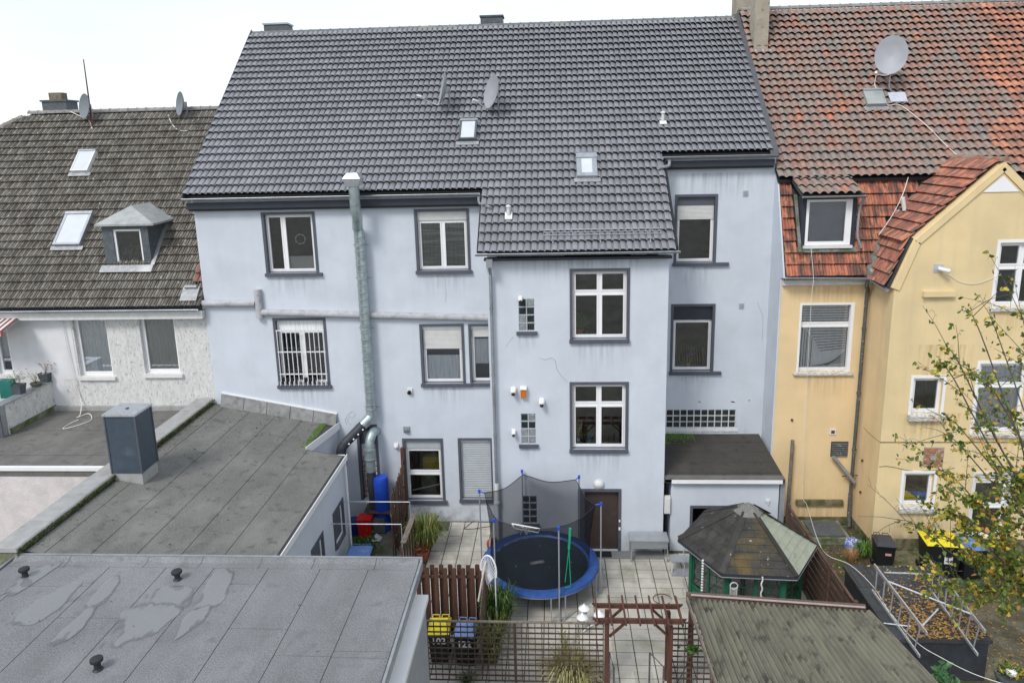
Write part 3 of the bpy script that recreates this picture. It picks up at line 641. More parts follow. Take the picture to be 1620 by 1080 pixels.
x0, x1, z0, z1 = W['w3']; mb = MB(); x0 += .12; x1 -= .12
for z in (z0+.42, z0+1.25, z1-.46): mb.box(x0-.04, x1+.04, YL-.03, YL-.005, z-.018, z+.018)
for i in range(11):
    x = x0+(x1-x0)*i/10; mb.box(x-.010, x+.010, YL-.055, YL-.031, z0+.04, z1-.44); mb.obox((x, YL-.09, z0+.1), (.011, 0, 0), (0, .06, 0), (0, 0, .07))
mb.build('window_grille', WHITE, blue)
for k, (a, b) in enumerate(((.08, .62), (.82, 1.30))):
    mb = MB(); X_ = W['w3'][0]+.08; zz = z0+.10
    mb.prism([(X_+a, YL-.02, zz+.16), (X_+b, YL-.02, zz+.16), (X_+b-.04, YL-.02, zz), (X_+a+.04, YL-.02, zz)], (0, .12, 0)); mb.build('flower_box', BLACK, blue)
window(blue, YL, W['w4'], mull=(), box=.13, shut=.72, smat=SHUT, sx=(.03, .25), curtain=NET_, cz=(0, .5))
window(blue, YL, W['w5'], mull=(), box=.12, shut=.30, smat=SHUT, sx=(-.07, -.05), curtain=NET_, cz=(.3, .8), t=.08)
window(blue, YL, W['w6'], mull=(), tran=(.52,), box=.34, boxmat=SHUTG, sx=(.02, .07), label='ground floor window with yellow crates behind the glass')
x0, x1, z0, z1 = W['w6']; mb = MB()
for k in range(3): mb.box(x0+.62, x1-.22, YL+.5, YL+.8, z0+.75+.26*k, z0+.98+.26*k)
mb.build('yellow_crate_stack', mat('dim_yellow', (.40, .30, .02), .5, .2, 5), blue)
MB().beam((x0+.2, YL+.42, z0+.2), (x1-.15, YL+.42, z0+.48), .04, .04).build('shelf_edge', OFFW, blue)
window(blue, YL, W['w7'], closed=True, smat=SHUTG, sx=(.02, 0), t=.08, label='ground floor window closed by its grey roller shutter')
# barred side door in the corner
x0, x1, z0, z1 = W['gr']
w = window(blue, YL, (x0, x1, z0+.0, z1), mull=(), tran=(), box=.72, boxmat=TRIM, sill=None, rec=.22, t=.10, label='barred back door under the exhaust ducts')
mb = MB()
for i in range(8): mb.box(x0+.08, x1-.08, YL-.02, YL+.0, z0+.15+.2*i, z0+.17+.2*i)
for i in range(3): mb.box(x0+.2+(x1-x0-.4)*i/2-.01, x0+.2+(x1-x0-.4)*i/2+.01, YL+.001, YL+.02, z0+.1, z0+1.75)
mb.build('door_grille', RUST, blue)
window(blue, YB, W['b1'], mull=(.5,), tran=(.68,), sx=(.02, .0), rec=.12); window(blue, YB, W['b2'], mull=(.5,), tran=(.68,), sx=(.02, .0), rec=.12)
window(blue, YR, W['r1'], mull=(), box=.30, boxmat=TRIM, shut=.50, sx=(.03, .45), curtain=None); window(blue, YR, W['r2'], mull=(), box=.52, boxmat=DTRIM, sx=(.03, .28))
glass_blocks(blue, YB, GB['g1'], 2, 4, pale=[(0, 0), (1, 3), (0, 1)]); glass_blocks(blue, YB, GB['g2'], 2, 4, pale=[(0, 0), (1, 0), (0, 1), (1, 1), (1, 3)]); glass_blocks(blue, YB, GB['g3'], 2, 4)
glass_blocks(blue, YR, GB['g4'], 12, 3, sill=False, mortar=SHUT)
MB().box(XB1+.01, GB['g4'][1]+.1, YR-.03, YR-.001, GB['g4'][2]-.14, GB['g4'][2]-.03).build('sill', OFFW, blue)
# back door
x0, x1, z0, z1 = W['door']; mb = MB(); mb.box(x0, x0+.22, YB-.03, YB+.2, 0, z1); mb.box(x1-.09, x1, YB-.03, YB+.2, 0, z1); mb.box(x0+.22, x1-.09, YB-.03, YB+.2, z1-.1, z1); fr_ = mb.build('door', TRIM, blue, label='brown back door in a grey surround')
MB().box(x0+.22, x1-.09, YB+.14, YB+.19, .05, z1-.1).build('door_leaf', DOORB, fr_)
mb = MB(); mb.box(x1-.085, x1-.02, YB-.06, YB-.031, .85, .95); mb.box(x1-.075, x1-.03, YB-.055, YB-.031, 1.15, 1.23); mb.build('handle', WHITE, fr_)
# things seen in the windows
def leafpuff(n, c, rx, ry, rz, size, seed=1, up_=.3, droop=0):
    rr = random.Random(seed); mb = MB()
    for i in range(n):
        p = V((rr.gauss(0, .42)*rx, rr.gauss(0, .42)*ry, rr.gauss(0, .42)*rz))+V(c)
        a = V((rr.gauss(0, 1), rr.gauss(0, 1), rr.gauss(0, .7)+up_)).normalized(); b = a.cross(V((rr.gauss(0, 1), rr.gauss(0, 1), rr.gauss(0, 1)))).normalized(); s_ = size*rr.uniform(.6, 1.3)
        c2 = a.cross(b)*s_*.12
        mb.poly(p, p+a*s_*.45+b*s_*.32+c2, p+a*s_); mb.poly(p, p+a*s_, p+a*s_*.45-b*s_*.32+c2)
    return mb
def pot(c, r, h, m_, parent=None):
    mb = MB(); mb.lathe([(0, 0), (r*.7, 0), (r*.95, h*.85), (r*1.05, h*.85), (r*1.05, h), (r*.9, h), (r*.88, h*.88), (0, h*.88)], c, n=12); return mb
x0, x1, z0, z1 = W['b1']
o = solo(pot((x0+.34, YB+.34, z0+.10), .12, .16, TERRA), 'potted_plant', TERRA, 'leafy green plant in a pot behind the upper window of the block', 'plant', smooth=True)
leafpuff(70, (x0+.34, YB+.29, z0+.52), .26, .05, .30, .22, 3, .4).build('foliage', LEAFG, o)
x0, x1, z0, z1 = W['b2']
o = solo(pot((x0+.62, YB+.34, z0+.10), .12, .16, WHITE), 'potted_plant', GREEN, 'green pot plant behind the lower window of the block', 'plant', smooth=True)
leafpuff(44, (x0+.62, YB+.29, z0+.44), .14, .05, .22, .14, 5, .6).build('foliage', LEAFG, o)
o = solo(pot((x0+.28, YB+.40, z0+.02), .07, .22, OFFW), 'grass_vase', OFFW, 'vase of pale dried grasses behind the lower window of the block', 'vase', smooth=True)
rr = random.Random(4); mb = MB()
for i in range(26):
    a = rr.uniform(0, 6.28); p = V((x0+.28, YB+.33, z0+.2)); q_ = p+V((math.cos(a)*.16, math.sin(a)*.03, rr.uniform(.4, .75))); mb.tube([p, (p+q_)/2+V((0, 0, .08)), q_], [.004, .006, .010], 4)
mb.build('dried_grass', LEAFP, o)
x0, x1, z0, z1 = W['r2']
o = solo(pot((x0+.72, YR+.36, z0+.08), .09, .14, YEL), 'potted_plant', mat('lime_pot', (.25, .35, .05), .5), 'small plants in a lime pot on the sill of the recess window', 'plant', smooth=True)
leafpuff(60, (x0+.65, YR+.32, z0+.34), .38, .05, .16, .12, 8, .5).build('foliage', LEAFG, o)
mb = leafpuff(26, (x0+.78, YR+.32, z0+.55), .12, .07, .08, .09, 9, .5); mb.build('blossom', mat('violet_blossom', (.20, .06, .30), .6), o)
# skylights, vents, snow guard, chimneys
skylight(blue, RP, RN, RV, [(729, 199), (756, 199), (754, 229), (727, 229)], 'skylight high on the roof, below the satellite dishes')
skylight(blue, RP, RN, RV, [(911, 254), (943, 254), (945, 287), (913, 287)], 'skylight low on the middle of the roof with a metal surround', fr=ZINC, border=.16, hgt=.26)
for p in ((805, 346), (1048, 197)):
    c = on_plane(*p, RP, RN)+RN*.09; mb = MB(); mb.tube([c-RN*.02, c+RN*.05+V((0, 0, .12)), c+RN*.05+V((0, 0, .28))], .055, 10); mb.lathe([(.085, 0), (.085, .05), (0, .09)], c+RN*.05+V((0, 0, .27)), n=10); mb.obox(c+RN*.05, (.12, 0, 0), RV*.16, RN*.012); mb.build('roof_vent', OFFW, roofB, smooth=True)
a = on_plane(860, 380, RP, RN)+RN*.10; b = on_plane(1046, 377, RP, RN)+RN*.10; b = V((b.x, a.y, a.z)); sg = MB()
for h in (.06, .14, .22): sg.tube([a+RN*.05+V((0, 0, h)), b+RN*.05+V((0, 0, h))], .012, 5)
for i in range(38): p = a+(b-a)*i/37; sg.tube([p+RN*.05+V((0, 0, .05)), p+RN*.05+V((0, 0, .23))], .006, 4)
sg = sg.build('snow_guard', ZINC, roofB)
for t in (.08, .48, .90):
    p = a+(b-a)*t; mb = MB(); mb.beam(p-RV*.30+RN*.06, p+RV*.1+RN*.06, .03, .012, RN); mb.box(p.x-.018, p.x+.018, p.y-.06, p.y-.04, p.z+.03, p.z+.28); mb.build('guard_bracket', ZINC, roofB)
def chim(parent, x0, x1, y0, y1, z0, z1, m_, cap=.05, label=None, capm=None, courses=0):
    mb = MB(); mb.box(x0, x1, y0, y1, z0, z1-.07); o = mb.build('chimney', m_, parent, label=label)
    MB().box(x0-cap, x1+cap, y0-cap, y1+cap, z1-.07, z1).build('chimney_cap', capm or m_, o)
    if courses:
        mb = MB()
        for i in range(courses):
            z = z1-.12-.22*i; mb.box(x0-.012, x1+.012, y0-.012, y1+.012, z-.20, z)
        mb.build('slate_course', SLATE, o)
    return o
a = at(420, 39, Y=33.2); b = at(456, 39, Y=33.2); chim(blue, a.x, b.x, 33.0, 33.7, 16.5, a.z+.02, SLATE, capm=ZINC, courses=3)
a = at(761, 26, Y=33.4); b = at(795, 26, Y=33.4); chim(blue, a.x, b.x, 33.2, 33.9, 16.5, a.z, SLATE, capm=SLATE, courses=4)

# run marks under the sills, splash dirt at the foot, hairline cracks, scuffs
for k, Yp in (('w1', YL), ('w2', YL), ('w3', YL), ('w4', YL), ('b1', YB), ('b2', YB), ('r1', YR), ('r2', YR), ('w6', YL)):
    x0, x1, z0, z1 = W[k]; stain(blue, x0-.05, x1+.15, z0-.12, z0-(1.05 if k != 'w6' else .7), Yp, STAIN)
for k in ('g1', 'g2'): x0, x1, z0, z1 = GB[k]; stain(blue, x0-.15, x1+.15, z0-.14, z0-.8, YB, STAIN)
stain(blue, XB0+.25, XB0+2.0, .9, .0, YB, STAING, True, 'splash_dirt'); stain(blue, 2.2, XB1, .9, 0, YB, STAING, True, 'splash_dirt'); stain(blue, -5.4, XB0-.05, .9, 0, YL, STAING, True, 'splash_dirt')
stain(blue, XB0+.2, XB1-.1, 10.15, 9.3, YB, STAIN); stain(blue, XB1+.1, XR-.1, 12.6, 11.5, YR, STAIN); stain(blue, XB1+.1, XR-.05, 4.1, 3.0, YR, STAIN, True)
CRK = mat('crack', (.30, .31, .33), .9)
def crack(pts, Yp, r=.006, m_=None): mb = MB(); mb.tube([at(x, y, Y=Yp-.004) for x, y in pts], r, 4); mb.build('crack', m_ or CRK, blue)
crack(((853, 566), (862, 569), (873, 566), (879, 571), (881, 584), (890, 597), (898, 604)), YB); crack(((812, 533), (806, 540), (800, 549)), YB, .004); crack(((704, 437), (706, 460), (705, 478)), YL, .004)
crack(((549, 672), (546, 664), (551, 655), (558, 650), (563, 655), (558, 661), (553, 658), (549, 667), (556, 671)), YL, .006); crack(((1198, 478), (1207, 500), (1206, 540)), YR, .005)
rr = random.Random(3)
for x, y, w_ in ((1108, 635, 6), (1157, 635.5, 9), (1184, 633, 4)):
    mb = MB(); c = at(x, y, Y=YR-.004); 
    for i in range(5): mb.obox(c+V((rr.uniform(-w_, w_)*.012, 0, rr.uniform(-.02, .02))), (w_*.006, 0, 0), (0, .002, 0), (0, 0, .02))
    mb.build('paint_scuff', WHITE, blue)
# ================================================================== LEAN-TO IN THE RECESS
lean = thing('garden_annex', (5.6, 24, 0), 'small blue flat roofed annex in the corner behind the gazebo, moss on its roof', 'annex')
zb, zf, yf = 2.98, 2.72, 22.75
XA1 = 7.56
rg = rect(22.9, (1096, 799), (1157, 850)); gx0 = rg[0]
facade('front_wall', lean, BLUE, 3.86, 7.42, 0, 2.60, 22.9, [[(gx0, .05), (gx0+1.25, .05), (gx0+1.25, rg[3]-.08), (gx0, rg[3]-.08)]], .25)
for q0, q1 in ((3.86, 4.10), (7.2, 7.42)): MB().box(q0, q1, 23.151, 25.98, 0, 2.6).build('side_wall', BLUE, lean)
mb = MB(); t = .09; z1 = rg[3]; mb.box(gx0-t, gx0, 22.87, 23.1, 0, z1); mb.box(gx0+1.25, gx0+1.25+t, 22.87, 23.1, 0, z1); mb.box(gx0, gx0+1.25, 22.87, 23.1, z1-t, z1); dfr = mb.build('door_frame', TRIM, lean)
mb = MB(); a, b, c, d, e, g = gx0-.3, gx0+1.6, .02, 2.4, 23.16, 24.6; mb.poly((a, g, c), (b, g, c), (b, g, d), (a, g, d)); mb.poly((a, e, c), (a, g, c), (a, g, d), (a, e, d)); mb.poly((b, e, c), (b, g, c), (b, g, d), (b, e, d)); mb.poly((a, e, d), (b, e, d), (b, g, d), (a, g, d)); mb.build('room_interior', ROOM, dfr, recalc=False)
mb = MB(); mb.prism([(XB1+.005, yf, zf), (XB1+.005, YR-.005, zb), (XB1+.005, YR-.005, zb-.14), (XB1+.005, yf, zf-.12)], (XA1-XB1-.01, 0, 0)); lr = mb.build('roof', FELTD, lean)
for i in range(4):
    y0 = yf+.42+i*.72; y1 = y0+.76; s_ = (zb-zf)/(YR-yf); mb = MB()
    mb.prism([(XB1+.03, y0, zf+s_*(y0-yf)+.018), (XB1+.03, min(y1, YR-.02), zf+s_*(min(y1, YR-.02)-yf)+.006), (XB1+.03, min(y1, YR-.02), zf+s_*(min(y1, YR-.02)-yf)-.004), (XB1+.03, y0, zf+s_*(y0-yf)+.002)], (XA1-XB1-.06, 0, 0)); mb.build('felt_sheet', FELTD, lr)
MB().box(XB1+.04, XA1, yf-.03, yf+.30, zf+.005, zf+.022).build('eaves_sheet', FELTT, lr)
MB().box(3.84, 7.46, yf-.05, yf-.02, zf-.13, zf-.005).build('fascia', WHITE, lean); MB().box(XB1+.03, 3.83, yf+.0, yf+.03, zf-.10, zf-.01).build('fascia', WHITE, lean)
def moss_patch(name, pts_n, x0, x1, y0, y1, zfn, label, seed, size=.05, m_=LEAFG):
    rr = random.Random(seed); mb = MB()
    for i in range(pts_n):
        x = x0+(x1-x0)*min(1, abs(rr.gauss(0, .45))); y = y1-(y1-y0)*min(1, abs(rr.gauss(0, .4))); z = zfn(x, y)
        a = rr.uniform(0, 6.28); s_ = size*rr.uniform(.5, 1.3); d1 = V((math.cos(a), math.sin(a), 0))*s_; d2 = V((-math.sin(a), math.cos(a), 0))*s_; h = V((0, 0, s_*rr.uniform(.3, .8)))
        p = V((x, y, z)); mb.poly(p-d1, p+d2*.7, p+h); mb.poly(p-d1, p+h, p-d2*.7); mb.poly(p+d1, p+h, p+d2*.7); mb.poly(p+d1, p-d2*.7, p+h)
    o = mb.build(name, m_, kind='stuff'); return tag(o, label, 'moss')
MOSSL = leafmat('moss_tufts', [(0, (.05, .10, .01)), (.5, (.09, .18, .015)), (1, (.14, .25, .02))])
moss_patch('moss', 900, XB1+.05, XB1+1.5, YR-.75, YR-.03, lambda x, y: zf+(zb-zf)*(y-yf)/(YR-yf)+.008, 'bright green moss on the dark roof of the small annex', 5, .05, MOSSL)
mb = MB(); mb.box(7.46, 7.62, 22.9, 23.3, 0, 2.55); mb.build('corner_pier', STEEL, lean)
solo(MB().box(3.63, 3.83, 22.79, 22.95, 1.45, 2.05).box(3.65, 3.81, 22.775, 22.789, 1.50, 2.0), 'meter_box', OFFW, 'pale grey meter box on the wall beside the small annex', 'meter box')
solo(MB().box(7.0, 7.12, 22.84, 22.899, 1.85, 1.93).tube([(7.06, 22.83, 1.83), (7.06, 22.80, 1.80)], .02), 'outdoor_socket', OFFW, 'small white socket on the annex wall above the gazebo roof', 'socket')

# ================================================================== WHITE HOUSE ON THE LEFT
YW = 24.9; ZE = 8.36
wh = thing('white_house', (-17, 27, 0), 'white roughcast house on the left with brown tiled hipped roof and small dormer', 'house')
LS = 1.03; ln = math.hypot(1, LS); LV = V((0, 1/ln, LS/ln)); LN = V((0, -LS/ln, 1/ln)); LP = V((0, 24.5, ZE))
zl = lambda y: ZE+LS*(y-24.5)
pr = on_plane(50, 180, LP, LN); YRG = pr.y; ZRG = pr.z; pl = on_plane(0, 203, LP, LN)
hx = lambda y: pr.x+(pl.x-pr.x)*(y-pr.y)/(pl.y-pr.y)      # the hip line
XW0 = -27
lw1 = rect(YW, (113, 503), (180, 595)); lw2 = rect(YW, (218, 501), (286, 591)); lw0 = (-20.6, at(18, 560, Y=YW).x, at(0, 592, Y=YW).z, at(0, 515, Y=YW).z+.1)
h3 = [[(r_[0], r_[2]), (r_[1], r_[2]), (r_[1], r_[3]), (r_[0], r_[3])] for r_ in (lw1, lw2, lw0)]
xs_ = at(95, 560, Y=YW).x
facade('front_wall', wh, ROUGHC, xs_+.001, XL-.02, 0, ZE-.25, YW, h3[:2]); facade('front_wall', wh, SMOOTHW, XW0, xs_, 0, ZE-.25, YW, h3[2:])
MB().box(xs_+.0, at(120, 560, Y=YW).x-.02, YW-.012, YW-.001, at(95, 600, Y=YW).z, ZE-.3).build('smooth_panel', SMOOTHW, wh)
for k, r_ in enumerate((lw1, lw2)):
    window(wh, YW, r_, t=0, sill=OFFW, sx=(.06, .10), mull=(), rec=.16, fw_=.07, curtain=NET_ if k == 0 else BLIND, cz=(0, 1) if k == 0 else (.02, .98))
window(wh, YW, lw0, t=0, sill=OFFW, mull=(), rec=.10, fw_=.07, curtain=NET_, cz=(.3, 1))
mb = MB(); mb.box(XW0, XL-.02, 24.56, YW-.001, ZE-.42, ZE-.14); mb.build('eaves_board', OFFW, wh)
gutter(wh, (XW0, 24.42, ZE-.05), (XL-.10, 24.42, ZE-.05))
mb = MB(); ya = 24.52
mb.prism([(XL-.02, ya, zl(ya)-.02), (XL-.02, YRG, zl(YRG)-.02), (pr.x, YRG, zl(YRG)-.02), (hx(ya), ya, zl(ya)-.02)], -LN*.12)
mb.poly((XL-.02, YRG+.12, ZRG-.02), (pr.x, YRG+.12, ZRG-.02), (hx(ya)-1, 39, ZE), (XL-.02, 39, ZE)); mb.poly((pr.x-.02, YRG, ZRG-.05), (hx(ya)-.02, ya, zl(ya)-.1), (hx(ya)-1, 39, ZE)); roofW = mb.build('roof', DTRIM, wh)
TWL = .218; LL = .372
TILEW = mat('weathered_brown_tile', (.12, .11, .095), .75, .22, 4, .4, 60, cell=((XL-.02, 24.5-.05, 0), (1/TWL, ln/LL, 0)), cellcols=[(0, (.108, .096, .079)), (.5, (.150, .135, .112)), (1, (.20, .183, .155))], dirt=(.24, .235, .21), dscale=1.6, dlo=.56, dhi=.7, damt=.6, dirt2=(.46, .46, .40), d2scale=10, d2lo=.65, d2hi=.68, stretch=(1.6, 1, 1))
tile_field(roofW, 'roof_tile', V((XL-.03-TWL*66, 24.5, ZE)), (1, 0, 0), LV, TWL, LL, 66, int((YRG-24.5)*ln/LL)+1, [(0, .040), (.10, .056), (.30, .054), (.44, .036), (.50, .004), (.62, .002), (.68, .040), (.86, .050), (.92, .006), (1, .002)], TILEW, lambda c: c.x > hx(c.y)+.10 and c.y < YRG-.05, jit=.006)
RIDGEW = mat('grey_ridge_tile', (.24, .235, .22), .8, .2, 5, dirt=(.12, .11, .09), dscale=2)
ridge_caps(roofW, (pr.x-.1, YRG, ZRG+.02), (XL-.1, YRG, ZRG+.02), RIDGEW, .13, .40)
ridge_caps(roofW, (hx(25), 25, zl(25)+.03), (pr.x, YRG, ZRG+.03), RIDGEW, .13, .40)
skylight(wh, LP, LN, LV, [(129, 245), (156, 245), (144, 277), (118, 277)], 'small white skylight high on the brown roof', fr=OFFW, border=.05)
skylight(wh, LP, LN, LV, [(109, 343), (149, 343), (134, 393), (91, 393)], 'larger skylight beside the slate dormer', fr=ZINC, border=.09)
# stray reddish tiles and lead at the verge by the blue house
c = on_plane(305, 445, LP, LN)
REDT = mat('reddish_tile', (.20, .11, .085), .8, .25, 5)
me, tv, tf = tile_data('verge_tile', TWL, .37, PAN, REDT)
for i in range(2):
    for j in range(2):
        o = bpy.data.objects.new('verge_tile', me); COL.objects.link(o); o.parent = roofW; p = V((XL-.30+.0-TWL*i+.05, c.y, c.z))+LV*.37*(j-.4)+LN*.10-root_loc(roofW)
        o.matrix_basis = Matrix(((1, 0, 0, p.x), (0, LV.y, LN.y, p.y), (0, LV.z, LN.z, p.z), (0, 0, 0, 1)))
c = on_plane(303, 468, LP, LN); mb = MB(); mb.obox(c+LN*.15, (.30, 0, 0), LV*.30, LN*.012); mb.obox(c+LN*.20+LV*.25, (.22, 0, 0), LV*.05, LN*.05); mb.build('lead_patch', LEAD, roofW)
# dormer
dp0 = on_plane(204, 423, LP, LN); Yd = dp0.y; zd0 = dp0.z; dx0 = at(166, 400, Y=Yd).x; dx1 = at(238, 400, Y=Yd).x; zd1 = at(200, 353, Y=Yd).z
# rectangular slate face with cheeks
dw = rect(Yd, (177, 363), (229, 419)); cz = dw[3]
yb_ = lambda z: 24.5+(z-ZE)/LS
mb = MB(); mb.holed([(dx0, zd0-.1), (dx1, zd0-.1), (dx1, zd1), (dx0, zd1)], [[(dw[0], dw[2]), (dw[1], dw[2]), (dw[1], dw[3]), (dw[0], dw[3])]], lambda a, b, d: V((a, Yd+d, b)), .2)
dm = mb.build('dormer', SLATE, wh, label='slate clad dormer with a zinc hipped cap')
for x, s in ((dx0, 1), (dx1, -1)): MB().prism([(x, Yd+.201, zd0-.1), (x, yb_(zd1)+.1, zd1), (x, Yd+.201, zd1)], (s*.1, 0, 0)).build('cheek', SLATE, dm)
xe0, xe1 = at(150, 355, Y=Yd-.1).x, at(271, 348, Y=Yd+.1).x; xe1 = dx1+.32; ap0 = at(207, 325, Y=Yd+.75); 
zt = ap0.z; yk = yb_(zd1)+.2; a_, b_ = V((xe0, Yd-.16, zd1-.02)), V((xe1, Yd-.16, zd1-.02)); c_, d_ = V((xe1-.1, yb_(zt)+.3, zd1+.02)), V((xe0+.1, yb_(zt)+.3, zd1+.02)); t0 = V((ap0.x, Yd+.75, zt)); t1 = V((ap0.x+.05, yb_(zt)+.4, zt))
mb = MB(); mb.poly(a_, b_, t0); mb.poly(b_, c_, t1, t0); mb.poly(d_, a_, t0, t1); mb.poly(a_, b_, b_-V((0, 0, .07)), a_-V((0, 0, .07))); mb.poly(b_, c_, c_-V((0, 0, .07)), b_-V((0, 0, .07))); mb.poly(a_, d_, d_-V((0, 0, .07)), a_-V((0, 0, .07))); mb.poly(a_-V((0, 0, .07)), b_-V((0, 0, .07)), c_-V((0, 0, .07)), d_-V((0, 0, .07)))
mb.build('dormer_roof', ZINCW, dm)
dwin = MB(); f = dwin; y0 = Yd+.05; x0, x1, z0, z1 = dw
f.box(x0, x1, y0, y0+.07, z0, z0+.09); f.box(x0, x1, y0, y0+.07, z1-.08, z1); f.box(x0, x0+.08, y0, y0+.07, z0+.09, z1-.08); f.box(x1-.08, x1, y0, y0+.07, z0+.09, z1-.08); f.build('window_frame', WHITE, dm)
MB().box(x0+.078, x1-.078, y0+.03, y0+.045, z0+.088, z1-.078).build('pane', GLASS, dm)
mb = MB(); mb.poly((x0-.02, y0+.5, z0-.1), (x1+.02, y0+.5, z0-.1), (x1+.02, y0+.5, z1+.02), (x0-.02, y0+.5, z1+.02)); mb.build('room_interior', ROOM, dm)
mb = MB(); c = V(((dx0+dx1)/2, Yd, zd0)); mb.obox(c+LN*.15-LV*.16, ((dx1-dx0)/2+.12, 0, 0), LV*.15, LN*.012)
mb.obox(V((dx1+.08, (Yd+yb_(zd1))/2, (zd0+zd1)/2))+LN*.15, (.07, 0, 0), LV*((yb_(zd1)-Yd)*ln/2), LN*.01); mb.build('flashing', LEAD, dm)
# chimney on the ridge
a = at(70, 158, Y=YRG+.2); b = at(108, 158, Y=YRG+.2); o = chim(wh, a.x, b.x, YRG, YRG+.8, ZRG-1, at(90, 158, Y=YRG).z, SLATE, label='slate clad chimney with a brick top on the left ridge')
a = at(79, 150, Y=YRG+.3); b = at(99, 150, Y=YRG+.3); MB().box(a.x, b.x, YRG+.2, YRG+.6, at(90, 158, Y=YRG).z, at(90, 146, Y=YRG).z).build('chimney_pot', mat('brown_brick', (.17, .14, .10), .9, .3, 9), o)
# satellite dishes
def dish(name_label, C, D, rx, ry, m_, mast, feed=None, armr=.018, mastm=ZINC):
    """C centre, D facing direction, mast = foot on the roof, feed = lnb position"""
    C = V(C); D = V(D).normalized(); mb = MB(); prof = []
    root = thing('satellite_dish', V(mast), name_label, 'satellite dish', 'satellite dishes on the roofs')
    n = 20; a = D.cross(V((0, 0, 1))).normalized(); b = a.cross(D)
    rings = [(0, -.12), (.35, -.105), (.7, -.06), (.95, 0), (1, .008), (.97, -.02), (.7, -.085), (.35, -.13), (0, -.145)]
    for (q, zz) in rings:
        for k in range(n): an = 2*math.pi*k/n; mb.v.append(C+a*math.cos(an)*rx*q+b*math.sin(an)*ry*q+D*zz)
    for i in range(len(rings)-1):
        for k in range(n): mb.f.append((i*n+k, i*n+(k+1) % n, (i+1)*n+(k+1) % n, (i+1)*n+k))
    mb.build('reflector', m_, root, smooth=True)
    bk = C-D*.28; mm = MB(); mm.tube([V(mast), V((bk.x, bk.y, V(mast).z+.3)) if abs(bk.z-V(mast).z) > .5 else V(mast)+V((0, 0, .1)), bk+V((0, 0, .12))], .028, 8); mm.obox(C-D*.19, a*.07, b*.10, D*.06); mm.build('mast', mastm, root, smooth=True)
    if feed is not None:
        fd = V(feed); lo = C-b*ry*.96; aa = MB(); aa.tube(curve([C-D*.16-b*ry*.3, lo, lo+(fd-lo)*.5-V((0, 0, .05)), fd-D*.02], 4), armr, 6); aa.build('feed_arm', ALU, root, smooth=True)
        MB().tube([fd-D*.06, fd+V((0, 0, .02))+D*.12], .045, 8).build('receiver', OFFW, root, smooth=True)
    return root
m_ = on_plane(147, 197, LP, LN); C = at(133, 168, Y=m_.y-.2); C2 = C
dish('small grey satellite dish in front of the antenna rod on the left roof', C, (-.50, -.85, .15), .42, .52, DISHD, m_)
m_ = on_plane(290, 190, LP, LN); C = at(284, 164, Y=m_.y-.15)
dish('dark satellite dish near the right end of the left roof', C, (-.68, -.72, .15), .40, .50, DISHD, m_)
p = on_plane(147, 205, LP, LN); q_ = at(132, 94, Y=p.y); mb = MB(); mb.tube([p, p+(q_-p)*.5, q_], [.035, .03, .02], 8); solo(mb, 'antenna_rod', RUST, 'long thin antenna rod leaning above the left roof', 'antenna', base=p)
def cable(pts, r, m_, label, name='cable', cat='cable', group=None):
    mb = MB(); mb.tube(curve(pts, 5), r, 5); return solo(mb, name, m_, label, cat, group, smooth=True, base=V(pts[0]))
cable([on_plane(x, y, LP+LN*.10, LN) for x, y in ((110, 176), (125, 183), (140, 190), (146, 204))], .018, CABLE, 'pale cable beside the dish by the antenna rod')
cable([on_plane(x, y, LP+LN*.10, LN) for x, y in ((266, 182), (272, 196), (282, 206), (297, 207))], .018, CABLE, 'pale cable curling below the dark dish of the left roof')

m_ = on_plane(707, 180, RP, RN); C = at(699, 140, Y=m_.y-.35)
dish('satellite dish seen edge on above the higher skylight', C, (-.95, -.22, .22), .52, .60, DISHG, m_+RN*.05, feed=at(664, 153, Y=m_.y-.55))
m_ = on_plane(790, 182, RP, RN); C = at(777, 145, Y=m_.y-.35)
dish('satellite dish right of the edge on dish on the grey roof', C, (-.80, -.50, .22), .52, .60, DISHG, m_+RN*.05, feed=at(753, 160, Y=m_.y-.70))
# ================================================================== TERRACE ANNEX (far left)
ter = thing('terrace_annex', (-15, 22, 0), 'flat roofed annex below the white house, with a balcony on top', 'annex')
ZT = 4.42; YT = at(90, 741, Z=ZT).y
mb = MB(); mb.box(-26, -13.10, YT, YW-.002, ZT-.25, ZT); tr = mb.build('roof', FELTT, ter)
xx = -26
for k, (y0, y1) in enumerate(((YT+.12, YT+1.0), (YT+.95, YT+2.0), (YT+1.95, YT+3.05), (YT+3.0, YT+4.1), (YT+4.05, YW-.06))):
    mb = MB(); mb.prism([(-26, y0, ZT+.008), (-26, y1, ZT+.004), (-26, y1, ZT-.002), (-26, y0, ZT-.002)], (12.88, 0, 0)); mb.v = [v_+V((0, 0, .010*(k % 2))) for v_ in mb.v]; mb.build('felt_sheet', FELTT, tr)
MB().box(-26, -13.1, YT-.04, YT+.10, ZT-.06, ZT+.05).build('edge_trim', WHITE, tr)
facade('front_wall', ter, PINKW, -26, -13.1, 0, ZT-.251, YT+.02, [])
mb = MB(); mb.box(-26, -13.1, YW-.16, YW-.004, ZT, ZT+.16); mb.build('wall_upstand', CONC, tr)
solo(MB().box(-13.95, -13.3, YT+2.1, YT+2.16, ZT+.02, ZT+.07), 'timber_batten', OFFW, 'short white batten lying on the terrace roof by the coping', 'batten')
